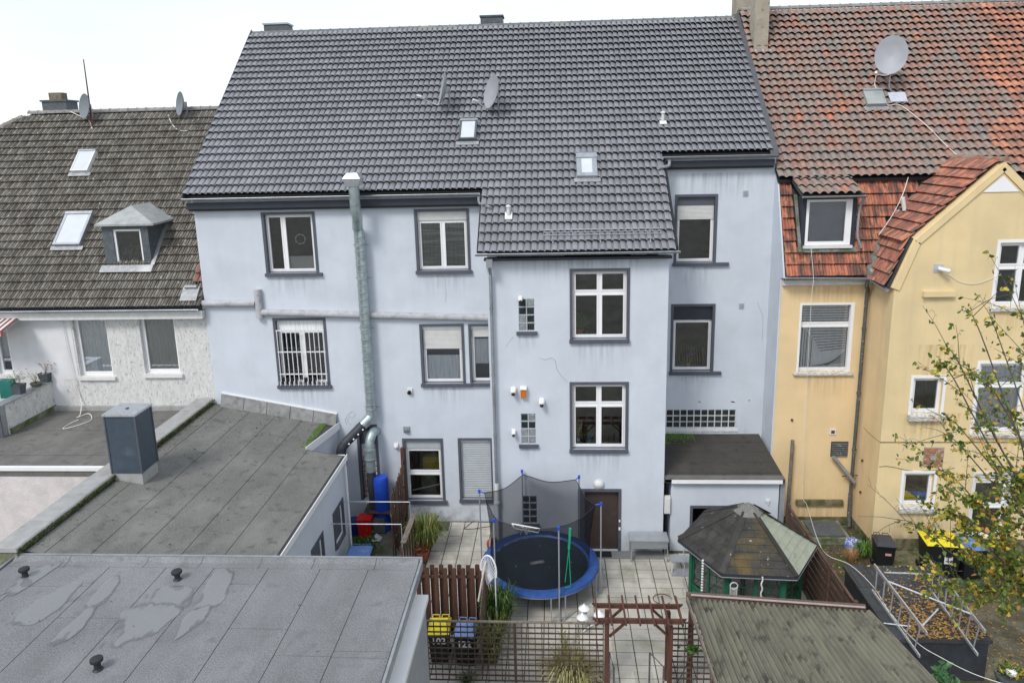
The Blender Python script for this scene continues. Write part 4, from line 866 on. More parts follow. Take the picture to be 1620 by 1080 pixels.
# balcony parapet on the terrace
bx = at(94, 645, Z=ZT).x; by = at(30, 692, Z=ZT).y; bz = at(94, 602, Y=YW).z
bal = thing('balcony_parapet', (bx-1, by+1, ZT), 'roughcast balcony parapet with metal coping on the terrace roof', 'parapet')
mb = MB(); mb.box(bx-.25, bx, by+.26, YW-.004, ZT+.01, bz-.06); mb.build('side_wall', ROUGHC, bal)
mb = MB(); mb.box(bx-.26, bx+.03, by+.3, YW-.01, ZT+.012, ZT+.2); mb.build('plinth', MOSSC, bal)
mb = MB(); mb.box(bx-7, bx-.02, by, by+.25, ZT+.01, bz-.06); mb.build('front_wall', ZINC, bal)
mb = MB(); mb.box(bx-.14, bx+.0, by-.035, by-.001, ZT+.015, bz-.062); mb.build('corner_trim', TRIM, bal)
BRT = mat('brown_tile_cladding', (.13, .085, .07), .6, .25, 5, cell=((0, 0, ZT), (2.2, 0, 3.5)), cellcols=[(0, (.11, .075, .062)), (.7, (.15, .10, .085)), (1, (.2, .15, .12))])
SCAL = mat('pale_tile_cladding', (.48, .46, .42), .6, .1, 5)
for i in range(4):
    for j in range(4):
        x1_ = bx-.145-i*.42; mb = MB(); mb.box(x1_-.41, x1_, by-.03, by-.001, ZT+.02+j*.22, ZT+.23+j*.22); mb.build('cladding_tile', SCAL if (i >= 1 and (i+j) % 2) else BRT, bal)
mb = MB(); mb.box(bx-.31, bx+.05, by-.06, YW-.01, bz-.06, bz); mb.box(bx-7, bx-.31, by-.06, by+.31, bz-.06, bz); mb.build('coping', ZINC, bal)
def pcont(x, y, Yp=None, Zp=None): return at(x, y, Z=bz)
# planters and a green thing on the coping
def planter(px, w, h, lab, shape='square', leaf=LEAFG, hgt=.35, n=40):
    c = at(*px, Z=bz); o = None; mb = MB()
    if shape == 'square':
        a = w/2; b = w*.36
        mb.v = [c+V(t) for t in ((-b, -b, 0), (b, -b, 0), (b, b, 0), (-b, b, 0), (-a, -a, h), (a, -a, h), (a, a, h), (-a, a, h), (-a*.9, -a*.9, h-.03), (a*.9, -a*.9, h-.03), (a*.9, a*.9, h-.03), (-a*.9, a*.9, h-.03))]
        mb.f = [(0, 3, 2, 1), (0, 1, 5, 4), (1, 2, 6, 5), (2, 3, 7, 6), (3, 0, 4, 7), (4, 5, 9, 8), (5, 6, 10, 9), (6, 7, 11, 10), (7, 4, 8, 11), (8, 9, 10, 11)]
    else: mb.lathe([(0, 0), (w*.35, 0), (w*.5, h), (w*.44, h), (w*.42, h-.03), (0, h-.03)], c, n=12)
    o = solo(mb, 'planter', mat('planter_'+str(px[0]), (.07, .08, .09) if shape == 'square' else (.10, .11, .08), .6), lab, 'planter', 'planters on the balcony coping', base=c)
    rr = random.Random(px[0]); st = MB(); tips = []
    for i in range(7):
        a = rr.uniform(0, 6.28); t_ = c+V((math.cos(a)*hgt*.5, math.sin(a)*hgt*.4, h+hgt*rr.uniform(.5, 1))); st.tube([c+V((0, 0, h-.04)), (c+t_)/2+V((0, 0, h*.6)), t_], .006, 4); tips.append(t_)
    st.build('stem', WSLAT, o)
    lf = MB()
    for i in range(n):
        p = tips[i % 7]+V((rr.gauss(0, .06), rr.gauss(0, .06), rr.gauss(-.05, .08))); a = V((rr.gauss(0, 1), rr.gauss(0, 1), rr.gauss(0, .5))).normalized(); b = a.cross(V((0, 0, 1))).normalized(); s_ = rr.uniform(.05, .1); lf.poly(p, p+a*s_*.5+b*s_*.35, p+a*s_, p+a*s_*.5-b*s_*.35)
    lf.build('foliage', leaf, o)
planter((31, 622), .36, .34, 'dark square planter at the outer corner of the balcony', hgt=.45, leaf=leafmat('yellow_green', [(0, (.15, .2, .03)), (1, (.4, .42, .1))]), n=60)
planter((58, 611), .42, .14, 'low bowl planter between the two square planters', 'bowl', hgt=.45, leaf=LEAFP)
planter((74, 603), .38, .34, 'dark square planter with reddish plant against the white wall', hgt=.5, leaf=LEAFB, n=50)
c = at(85, 599, Z=bz); solo(MB().lathe([(0, 0), (.06, 0), (.075, .08), (.05, .16), (0, .18)], c, n=10), 'grave_light', REDP, 'small red lantern glass beside the planter by the wall', 'lantern', smooth=True, base=c)
c = at(4, 622, Z=bz); solo(MB().box(c.x-.35, c.x+.12, c.y+.3, c.y+.55, bz-.3, bz+.35), 'storage_box', mat('teal_box', (.02, .16, .13), .5), 'teal box behind the balcony coping at the far left', 'box')
# awning
aw = thing('awning', (-21, YW-.1, 7.5), 'striped red and white awning folded out over the balcony window', 'awning')
a0 = at(0, 496, Y=YW-.08); a1 = at(38, 497, Y=YW-.08); yo = YW-1.15; zo = at(8, 523, Y=yo).z
mb = MB(); mb.tube([(a0.x-1, YW-.10, a1.z), (a1.x, YW-.10, a1.z)], .06, 8); mb.build('roller', OFFW, aw)
n = 20; x_ = a1.x-.05
for k in range(n):
    w_ = .10; mb = MB(); mb.prism([(x_-k*w_, YW-.12, a1.z-.02), (x_-(k+1)*w_, YW-.12, a1.z-.02), (x_-(k+1)*w_, yo, zo), (x_-k*w_, yo, zo)], (0, 0, -.01)); mb.prism([(x_-k*w_, yo, zo), (x_-(k+1)*w_, yo, zo), (x_-(k+1)*w_, yo-.01, zo-.20), (x_-k*w_, yo-.01, zo-.20)], (0, -.008, 0)); mb.build('awning_stripe', OFFW if k % 2 else mat('awning_red', (.20, .055, .05), .8) if 'awning_red' not in MATS else MATS['awning_red'], aw)
mb = MB(); mb.beam((x_+.02, YW-.12, a1.z-.08), (x_+.02, yo, zo-.04), .03, .03); mb.build('awning_arm', ZINC, aw)
cable([at(x, y, Z=ZT+.04) if y > 640 else at(x, y, Y=YW-.08) for x, y in ((94, 487), (99, 515), (118, 600), (128, 632), (127, 655), (122, 660), (140, 654), (145, 663), (128, 671), (100, 678), (110, 670), (124, 664))], .016, CABLE, 'white cable hanging down the wall and looped on the terrace roof')

# gate, car
gt = thing('metal_gate', at(20, 880, Y=YT-1.0)-V((0, 0, at(20, 880, Y=YT-1.0).z)), 'grey metal railing gate at the left edge below the terrace', 'gate')
base_x = [at(x, 850, Y=YT-.6).x for x in (0, 8, 14, 20, 27, 34, 41)]
for x in base_x: MB().box(x-.03, x+.03, YT-.63, YT-.57, 0, 1.9).build('gate_bar', ZINC, gt)
mb = MB(); mb.box(base_x[0]-1, base_x[-1]+.1, YT-.65, YT-.55, 1.55, 1.6); mb.box(base_x[0]-1, base_x[-1]+.1, YT-.65, YT-.55, .25, .3); mb.build('gate_rail', ZINC, gt)

# ================================================================== MID ANNEX
mid = thing('bitumen_roofed_annex', (-9, 20, 0), 'long low annex with sloping grey bitumen roof and mossy parapet', 'annex')
zm = lambda x: 4.68-.175*(x+12.5)
XM0, XM1, XM2, YM = -12.50, -7.02, -8.32, 22.35; XM3 = -7.90; YN = 14.88
rm = MB()
def slab_x(mb, x0, x1, y0, y1, th=.16, lift=0): mb.prism([(x0, y0, zm(x0)+lift), (x1, y0, zm(x1)+lift), (x1, y0, zm(x1)+lift-th), (x0, y0, zm(x0)+lift-th)], (0, y1-y0, 0))
rm.prism([(XM0, YM+.001, zm(XM0)), (XM2, YM+.001, zm(XM2)), (XM3, YL-.002, zm(XM3)), (XM0, YL-.002, zm(XM0))], (0, 0, -.16)); slab_x(rm, XM0, XM1, YN, YM)
rmo = rm.build('roof', SEAM, mid)
ws = 1.0; x = XM0+.03
xs = [XM0+.03, -12.05]
while xs[-1]+.95 < XM1-.3: xs.append(xs[-1]+.95)
xs.append(XM1-.05)
rnd = random.Random(5)
for i in range(len(xs)-1):
    a, b = xs[i]+.008, xs[i+1]-.006
    yend = YL-.05 if a < XM2-.1 else YM-.05
    cuts = [YN]+([YM] if a < XM2 < b else [])+sorted([YN+(yend-YN)*q for q in ([rnd.uniform(.3, .7)] if i % 2 else [rnd.uniform(.2, .4), rnd.uniform(.6, .8)])])+[yend]
    cuts.sort()
    for j in range(len(cuts)-1):
        mb = MB(); y0, y1 = cuts[j]+.006, cuts[j+1]-.004
        bb = min(b, XM2+.02) if y1 > YM and b > XM2-.06 else b
        mb.prism([(a, y0, zm(a)+.010), (bb, y0, zm(bb)+.016), (bb, y0, zm(bb)-.001), (a, y0, zm(a)-.001)], (0, y1-y0, 0)); mb.build('felt_sheet', FELTM, rmo)
# walls
facade('back_wall', mid, BLUE, XM2+.02, XM1-.06, 0, zm(XM1)-.16, YM-.06, [], .2)
mb = MB(); mb.prism([(XM2-.08, YM+.14, 0), (XM3-.08, YL-.01, 0), (XM3-.08, YL-.01, zm(XM3)-.02), (XM2-.08, YM+.14, zm(XM2)-.02)], (.02, 0, 0)); mb.build('back_wall', BLUE, mid)
# right-hand wall with two windows (faces the yard)
def yz(px, py): q = at(px, py, X=XM1-.08); return q
w1a, w1b = yz(528, 812), yz(544, 880); wx = []
q1 = yz(543, 797); q2 = yz(529, 870); y_hi, y_lo = q1.y, q2.y
q3 = yz(511, 862)
zt_, zb_ = yz(543, 797).z, 1.0
y1a, y1b = yz(527, 840).y, yz(545, 840).y
H1 = [(y1a, 1.15), (y1b, 1.15), (y1b, 2.45), (y1a, 2.45)]; y2b = q3.y; H2 = [(y2b-1.1, 1.15), (y2b, 1.15), (y2b, 2.45), (y2b-1.1, 2.45)]
mb = MB(); mb.holed([(YN, 0), (YM-.06, 0), (YM-.06, zm(XM1)-.16), (YN, zm(XM1)-.16)], [H1, H2], lambda a, b, d: V((XM1-.06-d, a, b)), .2); mb.build('side_wall', BLUE, mid)
for h_ in (H1, H2):
    ya, yb2 = h_[0][0], h_[1][0]; X_ = XM1-.06; mb = MB(); t = .1
    mb.box(X_-.12, X_+.03, ya, ya+t, 1.15, 2.45); mb.box(X_-.12, X_+.03, yb2-t, yb2, 1.15, 2.45); mb.box(X_-.12, X_+.03, ya+t, yb2-t, 2.45-t, 2.45); mb.box(X_-.12, X_+.06, ya+t, yb2-t, 1.15, 1.22); w = mb.build('window', TRIM, mid)
    mb = MB(); mb.box(X_-.10, X_-.04, ya+t, ya+t+.07, 1.22, 2.35); mb.box(X_-.10, X_-.04, yb2-t-.07, yb2-t, 1.22, 2.35); mb.box(X_-.10, X_-.04, ya+t+.07, yb2-t-.07, 1.22, 1.30); mb.box(X_-.10, X_-.04, ya+t+.07, yb2-t-.07, 2.28, 2.35); mb.build('frame', WHITE, w)
    MB().box(X_-.08, X_-.06, ya+t+.06, yb2-t-.06, 1.29, 2.29).build('pane', SLATE, w)
mb = MB(); mb.box(XM1-.04, XM1+.05, YN, YM+.02, zm(XM1)-.18, zm(XM1)-.0); mb.build('gutter', DTRIM, mid)
mb = MB(); mb.box(XM1+.05, XM1+.075, YN, YM+.04, zm(XM1)-.14, zm(XM1)+.05); mb.beam((XM2, YM, zm(XM2)-.06), (XM3, YL-.02, zm(XM3)-.06), .025, .28); mb.box(XM2+.06, XM1, YM+.02, YM+.045, zm(XM1)-.1, zm(XM1)+.03); mb.build('edge_trim', WHITE, mid)
mb = MB(); mb.tube([(XM1+.03, YM-.12, zm(XM1)-.1), (XM1+.03, YM-.12, .02)], .035, 8); mb.build('downpipe', WHITE, mid, smooth=True)
moss_patch('moss', 500, XM2-.0, XM2-.20, YM+.1, YL-.1, lambda x, y: zm(x)+.02, 'green moss along the notch at the edge of the bitumen roof', 9, .045, MOSSL)
# raised flashing along the blue wall
a = at(350, 622, Y=YL-.05); b = at(533, 655, Y=YL-.05); n = 5
for i in range(n):
    p = a+(b-a)*i/n; q_ = a+(b-a)*(i+1)/n; mb = MB(); mb.prism([(p.x+.01, YL-.05, p.z), (q_.x-.01, YL-.05, q_.z), (q_.x-.01, YL-.26, zm(q_.x)+.03), (p.x+.01, YL-.26, zm(p.x)+.03)], (0, 0, -.05)); mb.build('flashing_sheet', FLASHC, mid)
mb = MB(); mb.beam(a+V((0, .02, .02)), b+V((0, .02, .02)), .05, .05); mb.build('edge_trim', WHITE, mid)
# parapet with coping slabs
px0, px1 = -13.14, XM0
pa = thing('mossy_parapet', (-12.9, 20, 3.9), 'mossy concrete parapet between the terrace roof and the bitumen roof', 'parapet')
YP0, YP1 = at(28, 868, Z=4.88).y, YL-.02
mb = MB(); mb.box(px0+.06, px1-.04, YP0+.05, YP1, 3.0, 4.80); mb.build('parapet_wall', MOSSC, pa)
n = 8; ycut = [YP0+(YP1-YP0)*i/n for i in range(n+1)]
for i in range(n):
    mb = MB(); d = rnd.uniform(-.012, .012); mb.prism([(px0+d, ycut[i]+.008, 4.78), (px0+d, ycut[i]+.008, 4.865), (px0+.03+d, ycut[i]+.008, 4.885), (px1+d-.03, ycut[i]+.008, 4.885), (px1+d, ycut[i]+.008, 4.855), (px1+d, ycut[i]+.008, 4.78)], (0, ycut[i+1]-ycut[i]-.014, 0)); mb.build('coping_slab', CONC, pa)
rr = random.Random(2); mb = MB()
for i in range(2600):
    y = rr.uniform(YP0, YP1); t_ = rr.random()**1.6; z = 4.84-.20*t_; x = px1-.045+rr.uniform(0, .03)+(.03 if z < 4.78 else .05); a = rr.uniform(0, 6.28); s_ = rr.uniform(.015, .045); p = V((x, y, z)); u_ = V((0, math.cos(a), math.sin(a)))*s_; w_ = V((.02, -math.sin(a)*.7, math.cos(a)*.7))*s_; mb.poly(p-u_, p+w_+V((.02, 0, 0)), p+u_); 
tag(mb.build('moss', leafmat('olive_moss', [(0, (.045, .06, .015)), (.6, (.09, .12, .025)), (1, (.17, .20, .06))]), kind='stuff'), 'olive moss growing down the side of the long parapet', 'moss')
# metal clad chimney
gc = at(227, 763, Z=4.62); gx1, gy0 = gc.x, gc.y; gx0 = at(163, 652, Y=gy0).x; gy1 = gy0+.85; gz = at(212, 655, Y=gy0).z
gch = thing('metal_clad_chimney', (gx0+.4, gy0+.4, 4.3), 'blue grey metal clad chimney shaft standing against the mossy parapet', 'chimney')
CLAD = mat('blue_grey_cladding', (.050, .070, .092), .4, .12, 4, spec=.5, dirt=(.10, .13, .15), dscale=2, dlo=.55, dhi=.75, damt=.5)
mb = MB(); mb.box(gx0+.02, gx1-.02, gy0+.02, gy1-.02, 4.3, 4.90); mb.build('base', CONC, gch)
MB().box(gx0, gx1, gy0, gy1, 4.90, gz-.06).build('shaft', CLAD, gch)
mb = MB(); 
for (x, y) in ((gx0, gy0), (gx1, gy0), (gx1, gy1), (gx0, gy1)): mb.box(x-.02, x+.02, y-.02, y+.02, 4.89, gz-.065)
mb.build('corner_bead', TRIM, gch)
MB().box(gx0-.04, gx1+.04, gy0-.04, gy1+.04, gz-.06, gz).build('lid', ALU, gch); MB().lathe([(.05, 0), (.05, .03), (0, .03)], ((gx0+gx1)/2, (gy0+gy1)/2, gz), n=10).build('lid_cap', CLAD, gch)

# ================================================================== NEAR FLAT ROOF
near = thing('flat_roofed_annex', (-8, 12, 0), 'large flat roofed annex in the foreground with grey felt, puddles and vent pipes', 'annex')
ZN = 4.62; XN0, XN1 = at(22, 882, Z=4.62).x, at(667, 885, Z=4.62).x; YN = at(400, 884, Z=ZN).y; Y0N = 8.5
mb = MB(); mb.box(XN0, XN1, Y0N, YN, ZN-.3, ZN-.02); nr = mb.build('roof', SEAM, near)
facade('front_wall', near, BLUE, XN0+.1, XN1-.12, 0, ZN-.301, Y0N+.1, [])
mb = MB(); 
for q in ((XN1-.38, XN1-.13, Y0N+.4, YN-.05), (XN0+.1, XN0+.3, Y0N+.4, YN-.05), (XN0+.3, XN1-.38, YN-.25, YN-.05)): MB().box(*q, 0, ZN-.301).build('side_wall', SMOOTHW, near)
# felt sheets run away from the camera, plus a cross strip at the back
seams = [at(x, 1000, Z=ZN).x for x in (-170, -60, 65, 170, 258, 357, 452, 540)]
seams = [XN0+.05]+[s for s in seams if s > XN0+.3]+[XN1-.04]
rnd = random.Random(8); yb_s = at(400, 898, Z=ZN).y
for i in range(len(seams)-1):
    a, b = seams[i]+.006, seams[i+1]-.006
    cuts = [Y0N+.05]+sorted(rnd.uniform(Y0N+1.2, yb_s-.6) for _ in range(1+i % 2))+[yb_s]
    for j in range(len(cuts)-1):
        mb = MB(); mb.prism([(a, cuts[j]+.006, ZN-.021), (b, cuts[j]+.006, ZN-.021), (b, cuts[j]+.006, ZN-.004), (a, cuts[j]+.006, ZN-.010)], (0, cuts[j+1]-cuts[j]-.012, 0)); mb.build('felt_sheet', FELTN, nr)
cx_ = XN0+.05
while cx_ < XN1-.1:
    b = min(cx_+rnd.uniform(1.2, 2.0), XN1-.04); mb = MB(); mb.prism([(cx_+.006, yb_s+.006, ZN-.008), (cx_+.006, YN-.16, ZN-.004), (cx_+.006, YN-.04, ZN+.07), (cx_+.006, YN-.04, ZN-.021), (cx_+.006, yb_s+.006, ZN-.021)], (b-cx_-.012, 0, 0)); mb.build('felt_sheet', FELTN, nr); cx_ = b
mb = MB(); mb.box(XN0-.02, XN1+.03, YN-.035, YN+.02, ZN-.2, ZN+.09); mb.box(XN1-.02, XN1+.035, Y0N, YN-.036, ZN-.2, ZN+.03); mb.box(XN0-.03, XN0+.02, Y0N, YN-.036, ZN-.2, ZN+.03); mb.build('edge_trim', ZINC, near)
# puddles: thin irregular films of water, sky reflection painted into their pale colour
def puddle(pts, lab, seed):
    P = [at(x, y, Z=ZN+.001+.0012*seed) for x, y in pts]; Q = curve(P+[P[0]], 4)[:-1]; c = sum(Q, V((0, 0, 0)))/len(Q); n = len(Q); v = []; f = []; at_ = []
    for k, (sc, val) in enumerate(((1.22, 0), (1.0, .24), (.7, .5), (.35, .55))):
        for p in Q: v.append(tuple(c+(p-c)*sc)); at_.append(val)
    v.append(tuple(c)); at_.append(.55)
    for k in range(3):
        for i in range(n): j = (i+1) % n; f.append((k*n+i, k*n+j, (k+1)*n+j, (k+1)*n+i))
    for i in range(n): f.append((3*n+i, 3*n+(i+1) % n, 4*n))
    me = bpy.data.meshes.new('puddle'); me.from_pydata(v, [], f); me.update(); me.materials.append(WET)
    a = me.attributes.new('film', 'FLOAT', 'POINT'); a.data.foreach_set('value', at_)
    o = bpy.data.objects.new('puddle', me); COL.objects.link(o); o['kind'] = 'stuff'; tag(o, lab, 'puddle')
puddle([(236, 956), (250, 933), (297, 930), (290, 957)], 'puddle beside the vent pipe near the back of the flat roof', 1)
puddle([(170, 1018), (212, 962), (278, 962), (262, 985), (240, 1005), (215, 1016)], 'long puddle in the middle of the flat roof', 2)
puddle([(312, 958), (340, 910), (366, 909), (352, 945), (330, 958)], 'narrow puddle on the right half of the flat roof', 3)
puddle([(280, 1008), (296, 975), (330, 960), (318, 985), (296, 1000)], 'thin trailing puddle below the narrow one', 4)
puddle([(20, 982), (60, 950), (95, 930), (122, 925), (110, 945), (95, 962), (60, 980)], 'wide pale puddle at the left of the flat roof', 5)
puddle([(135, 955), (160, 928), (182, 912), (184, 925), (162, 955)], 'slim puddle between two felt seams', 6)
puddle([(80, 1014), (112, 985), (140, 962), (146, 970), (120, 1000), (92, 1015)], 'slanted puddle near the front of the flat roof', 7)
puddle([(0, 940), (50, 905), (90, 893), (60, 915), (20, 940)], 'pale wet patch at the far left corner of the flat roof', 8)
for k, (x, y, lab) in enumerate(((40, 912, 'black vent cap at the left corner of the flat roof'), (281, 916, 'black vent cap by the puddle at the back of the flat roof'), (155, 1058, 'black vent cap nearest the camera on the flat roof'))):
    c = at(x, y, Z=ZN); mb = MB(); h = .26 if k < 2 else .28
    k_ = .72; mb.lathe([(r_*k_, z_*(.85 if z_ > .05 else 1)) for r_, z_ in [(.13, 0), (.09, .02), (.085, .03), (.085, h-.06), (.15, h-.08), (.16, h-.04), (.15, h-.01), (.08, h+.01), (.0, h+.015)]], c, n=18); solo(mb, 'roof_vent', RUBBER, lab, 'roof vent', 'vent caps on the flat roof', smooth=True, base=c)
# slanting white canopy edge on the side of the near annex
p0, p1 = at(667, 942, X=XN1+.12), at(630, 1085, X=XN1+.12)
cn = thing('side_canopy', (XN1, 12, 0), 'white edged canopy on the side of the near flat roofed annex', 'canopy')
mb = MB(); q0 = at(668, 940, Z=4.1); yA = q0.y; xA = q0.x
mb.box(XN1-.12, XN1+.22, Y0N, yA, 3.98, 4.10); mb.build('canopy_board', WHITE, cn)
mb = MB(); mb.box(XN1+.02, XN1+.16, Y0N, yA-.08, 0, 3.979); mb.build('canopy_wall', STEEL, cn)
# ================================================================== YELLOW HOUSE
YY, YG = 24.8, 23.1
XC = 10.66; XM = 13.55
yh = thing('yellow_house', (12, 27, 0), 'yellow rendered house on the right with old red tiled roof and a gabled wing', 'house')
f1 = rect(YY, (1266, 479.5), (1344, 588))
facade('rear_wall', yh, YELW, XR+.055, XC-.001, 0, 9.08, YY, [hole(f1, .0, 0)])
MB().box(XR+.056, XC-.01, YY-.13, YY-.002, 8.86, 9.05).build('eaves_board', OFFW, yh)
prof = [(XC-.12, 9.05), (XC-.12+.02, 9.07), (11.12, 10.62), (XM, 12.90), (2*XM-11.12, 10.62), (2*XM-XC+.1, 9.07), (2*XM-XC+.12, 9.05)]
g1 = rect(YG, (1583, 384), (1660, 484)); g1 = (g1[0], g1[0]+1.45, g1[2], g1[3])
g2 = rect(YG, (1446, 598), (1487, 654)); g3 = rect(YG, (1551, 575), (1616, 684)); g3 = (g3[0], g3[0]+1.5, g3[2], g3[3]); g4 = rect(YG, (1431, 748), (1473, 800)); g5 = rect(YG, (1540, 746), (1588, 850))
ccl = lambda r_: [(r_[0], r_[2]), (r_[1], r_[2]), (r_[1], r_[3]), (r_[0], r_[3])]
outer = [(XC, 0), (2*XM-XC, 0), (2*XM-XC, 9.05)]+prof[::-1][1:-1]+[(XC, 9.05)]
facade('gable_wall', yh, YELW2, 0, 0, 0, 0, YG, [ccl(g) for g in (g1, g2, g3, g4, g5)], outer=outer)
MB().box(XC, XC+.3, YG+.301, YY+.3, 0, 9.05).build('wing_return_wall', YELW, yh)
MB().box(2*XM-XC-.3, 2*XM-XC, YG+.301, YY+.3, 0, 9.05).build('wing_return_wall', YELW, yh)
facade('rear_wall', yh, YELW, 2*XM-XC+.001, 24, 0, 9.05, YY, [])
# raised bands along the gable
mb = MB()
def band(inset, w_, pr_):
    P = [(XC+.05+inset*.2, 9.02), (11.22+inset*.6, 10.50), (XM, 12.72-inset)]
    for s in (1, -1):
        for i in range(2):
            a = P[i]; b = P[i+1]; a = (XM+(a[0]-XM)*s, a[1]); b = (XM+(b[0]-XM)*s, b[1]); mb.beam((a[0], YG-pr_/2, a[1]), (b[0], YG-pr_/2, b[1]), pr_, w_)
band(.0, .20, .05); band(.22, .03, .02); mb.build('gable_band', YELW2, yh)
t = [at(1555, 304, Y=YG), at(1612, 303, Y=YG), at(1587, 278, Y=YG)]; mb = MB(); mb.prism([p+V((0, -.03, 0)) for p in t], (0, .028, 0)); mb.build('gable_triangle', WHITE, yh)
mb = MB(); zc = at(1400, 699, Y=YG).z; mb.box(XC-.015, 2*XM-XC, YG-.018, YG-.001, zc-.012, zc+.012); mb.build('string_course', PLINTH, yh)
mb = MB(); mb.box(XC-.03, 2*XM-XC, YG-.04, YG-.001, 0, .42); mb.box(XC-.035, XC-.001, YG, YY-.001, 0, .30); mb.box(XR+.06, XC-.04, YY-.03, YY-.001, 0, .28); mb.build('plinth', PLINTH, yh)
# windows of the yellow house
def ywin(Yp, rc, lab=None, surround=.09, tran=(), mull=(), sillm=PEEL, curtain=None, cz=(0, 1), right=0, sillp=.10, sh=.14):
    x0, x1, z0, z1 = rc; mb = MB(); e = .02
    w = window(yh, Yp, rc, t=0, mull=mull, tran=tran, rec=.12, sill=None, curtain=curtain, cz=cz, label=lab, fw_=.06+right*.0)
    if surround: mb.box(x0-surround, x0, Yp-e, Yp-.001, z0-.02, z1+surround); mb.box(x1, x1+surround, Yp-e, Yp-.001, z0-.02, z1+surround); mb.box(x0, x1, Yp-e, Yp-.001, z1, z1+surround); mb.build('surround', WHITE, w)
    MB().prism([(x0-.10, Yp-sillp, z0-sh), (x0-.10, Yp-sillp, z0-.05), (x0-.10, Yp+.12, z0+.02), (x0-.10, Yp+.0, z0-sh)], (x1-x0+.2, 0, 0)).build('sill', sillm, w)
    return w
ZEB = mat('striped_curtain', (.88, .88, .88), .9, .03, 3)
f1i = (f1[0]+.09, f1[1]-.14, f1[2]+.12, f1[3]-.09); 
w = ywin(YY, f1, 'wide window with draped striped curtains under the dormer', 0, (.68,), sh=.10)
x0, x1, z0, z1 = f1; mb = MB(); mb.box(x0-.0, x0+.07, YY-.02, YY+.06, z0, z1); mb.box(x1-.12, x1, YY-.02, YY+.06, z0, z1); mb.box(x0+.07, x1-.12, YY-.02, YY+.06, z1-.07, z1); mb.build('surround', WHITE, yh)
ST = mat('dark_stripe', (.05, .05, .06), .9, .1, 3); cw = wavy(x0+.08, x1-.1, YY+.225, z0+.1, z1-.08, .015, 7); cur = cw.build('curtain', ZEB, w)
mb = MB(); yy = YY+.203
for i in range(7): z = z1-.14-.09*i; mb.beam((x0+.1, yy, z), (x1-.12, yy, z+.01), .006, .018)
for i in range(11):
    z = z1-.75-.10*i; xs2 = x0+.28+.055*i; mb.beam((xs2, yy, z), (x1-.14, yy, z-.02+.012*i), .006, .018)
for i in range(6): xa = x0+.12+.085*i; mb.beam((xa, yy, z1-.78-.10*i), (xa-.02, yy, z0+.14), .006, .015)
for i in range(5): xa = x0+.62+.12*i; mb.beam((xa, yy-.008, z0+.16), (x1-.14, yy-.008, z0+.30+.14*i-.1*i*.5), .006, .015)
mb.build('curtain_stripes', ST, yh)
ywin(YG, g1, 'white cross window high in the gable', mull=(.5,), tran=(.62,)); ywin(YG, g2, 'small white window between the two floors of the gable', right=1, sillp=.16, sh=.2); ywin(YG, g3, 'large white window behind the tree', mull=(), tran=(.68,), curtain=NET_); ywin(YG, g4, 'small low white window above the black bin', sillp=.14, sh=.2)
w = window(yh, YG, g5, t=.07, trim=OFFW, sill=None, mull=(), tran=(.55,), box=.25, boxmat=OFFW, rec=.1, label='pale back door with glass upper half behind the tree')
# brick patch
bp = rect(YG, (1463, 708), (1490, 737)); bo = MB().box(bp[0]-.02, bp[1]+.02, YG-.008, YG-.001, bp[2]-.02, bp[3]+.02).build('bricked_vent', CONC, yh); 
n = 8; hh = (bp[3]-bp[2])/n
bme = None
for j in range(n):
    for i in range(3):
        ww = (bp[1]-bp[0])/3; x = bp[0]+ww*i
        if j in (3, 4) and i == 1: continue
        if bme is None:
            t_ = MB().box(0, ww-.015, -.025, 0, 0, hh-.012).build('brick', BRICK, local=True); bme = t_.data; bpy.data.objects.remove(t_)
        o = bpy.data.objects.new('brick', bme); COL.objects.link(o); o.parent = bo; o.location = V((x+(.0 if j % 2 else .01), YG-.006, bp[2]+hh*j))-root_loc(bo)
# ---- roofs
m0 = V((0, 24.45, 9.2)); MSL = 3.26/1.45; ym = lambda z: 24.45+(z-9.2)/MSL if z < 12.46 else 25.7+(z-12.46)/1.006
zmain = lambda y: 12.46+(y-25.7)*1.006
YRR = 32.0
wzl = lambda x: 12.95-abs(XM-x)*.96
mb = MB(); mb.prism([(XR+.06, 24.5, 9.1), (24, 24.5, 9.1), (24, 25.92, 12.4), (XR+.06, 25.92, 12.4)], (0, .12, -.05)); mans = mb.build('mansard', SEAM, yh)
mb = MB(); mb.prism([(XR-.02, 25.62, zmain(25.62)-.04), (XR-.02, YRR, zmain(YRR)-.04), (XR-.02, YRR, zmain(YRR)-.2), (XR-.02, 25.62, zmain(25.62)-.14)], (25-XR, 0, 0)); mb.prism([(XR-.02, YRR+.001, zmain(YRR)-.04), (XR-.02, 39, 12), (XR-.02, 39, 11.8), (XR-.02, YRR+.001, zmain(YRR)-.2)], (25-XR, 0, 0)); roofR = mb.build('roof', BLACK, yh)
RW_, RL_ = .275, .372; rn2 = math.hypot(1, 1.006)
cc_old = [(0, (.23, .21, .187)), (.22, (.28, .205, .175)), (.45, (.31, .195, .155)), (.62, (.245, .22, .195)), (.8, (.34, .185, .14)), (.97, (.30, .165, .125)), (1, (.50, .19, .11))]
TILER = mat('weathered_red_tile', (.2, .11, .08), .8, .16, 5, .4, 50, cell=((XR-.02, 25.58-.05, 0), (1/RW_, rn2/RL_, 0)), cellcols=cc_old, dirt=(.17, .162, .15), dscale=1.4, dlo=.48, dhi=.72, damt=.5, dirt2=(.45, .43, .38), d2scale=11, d2lo=.70, d2hi=.72)
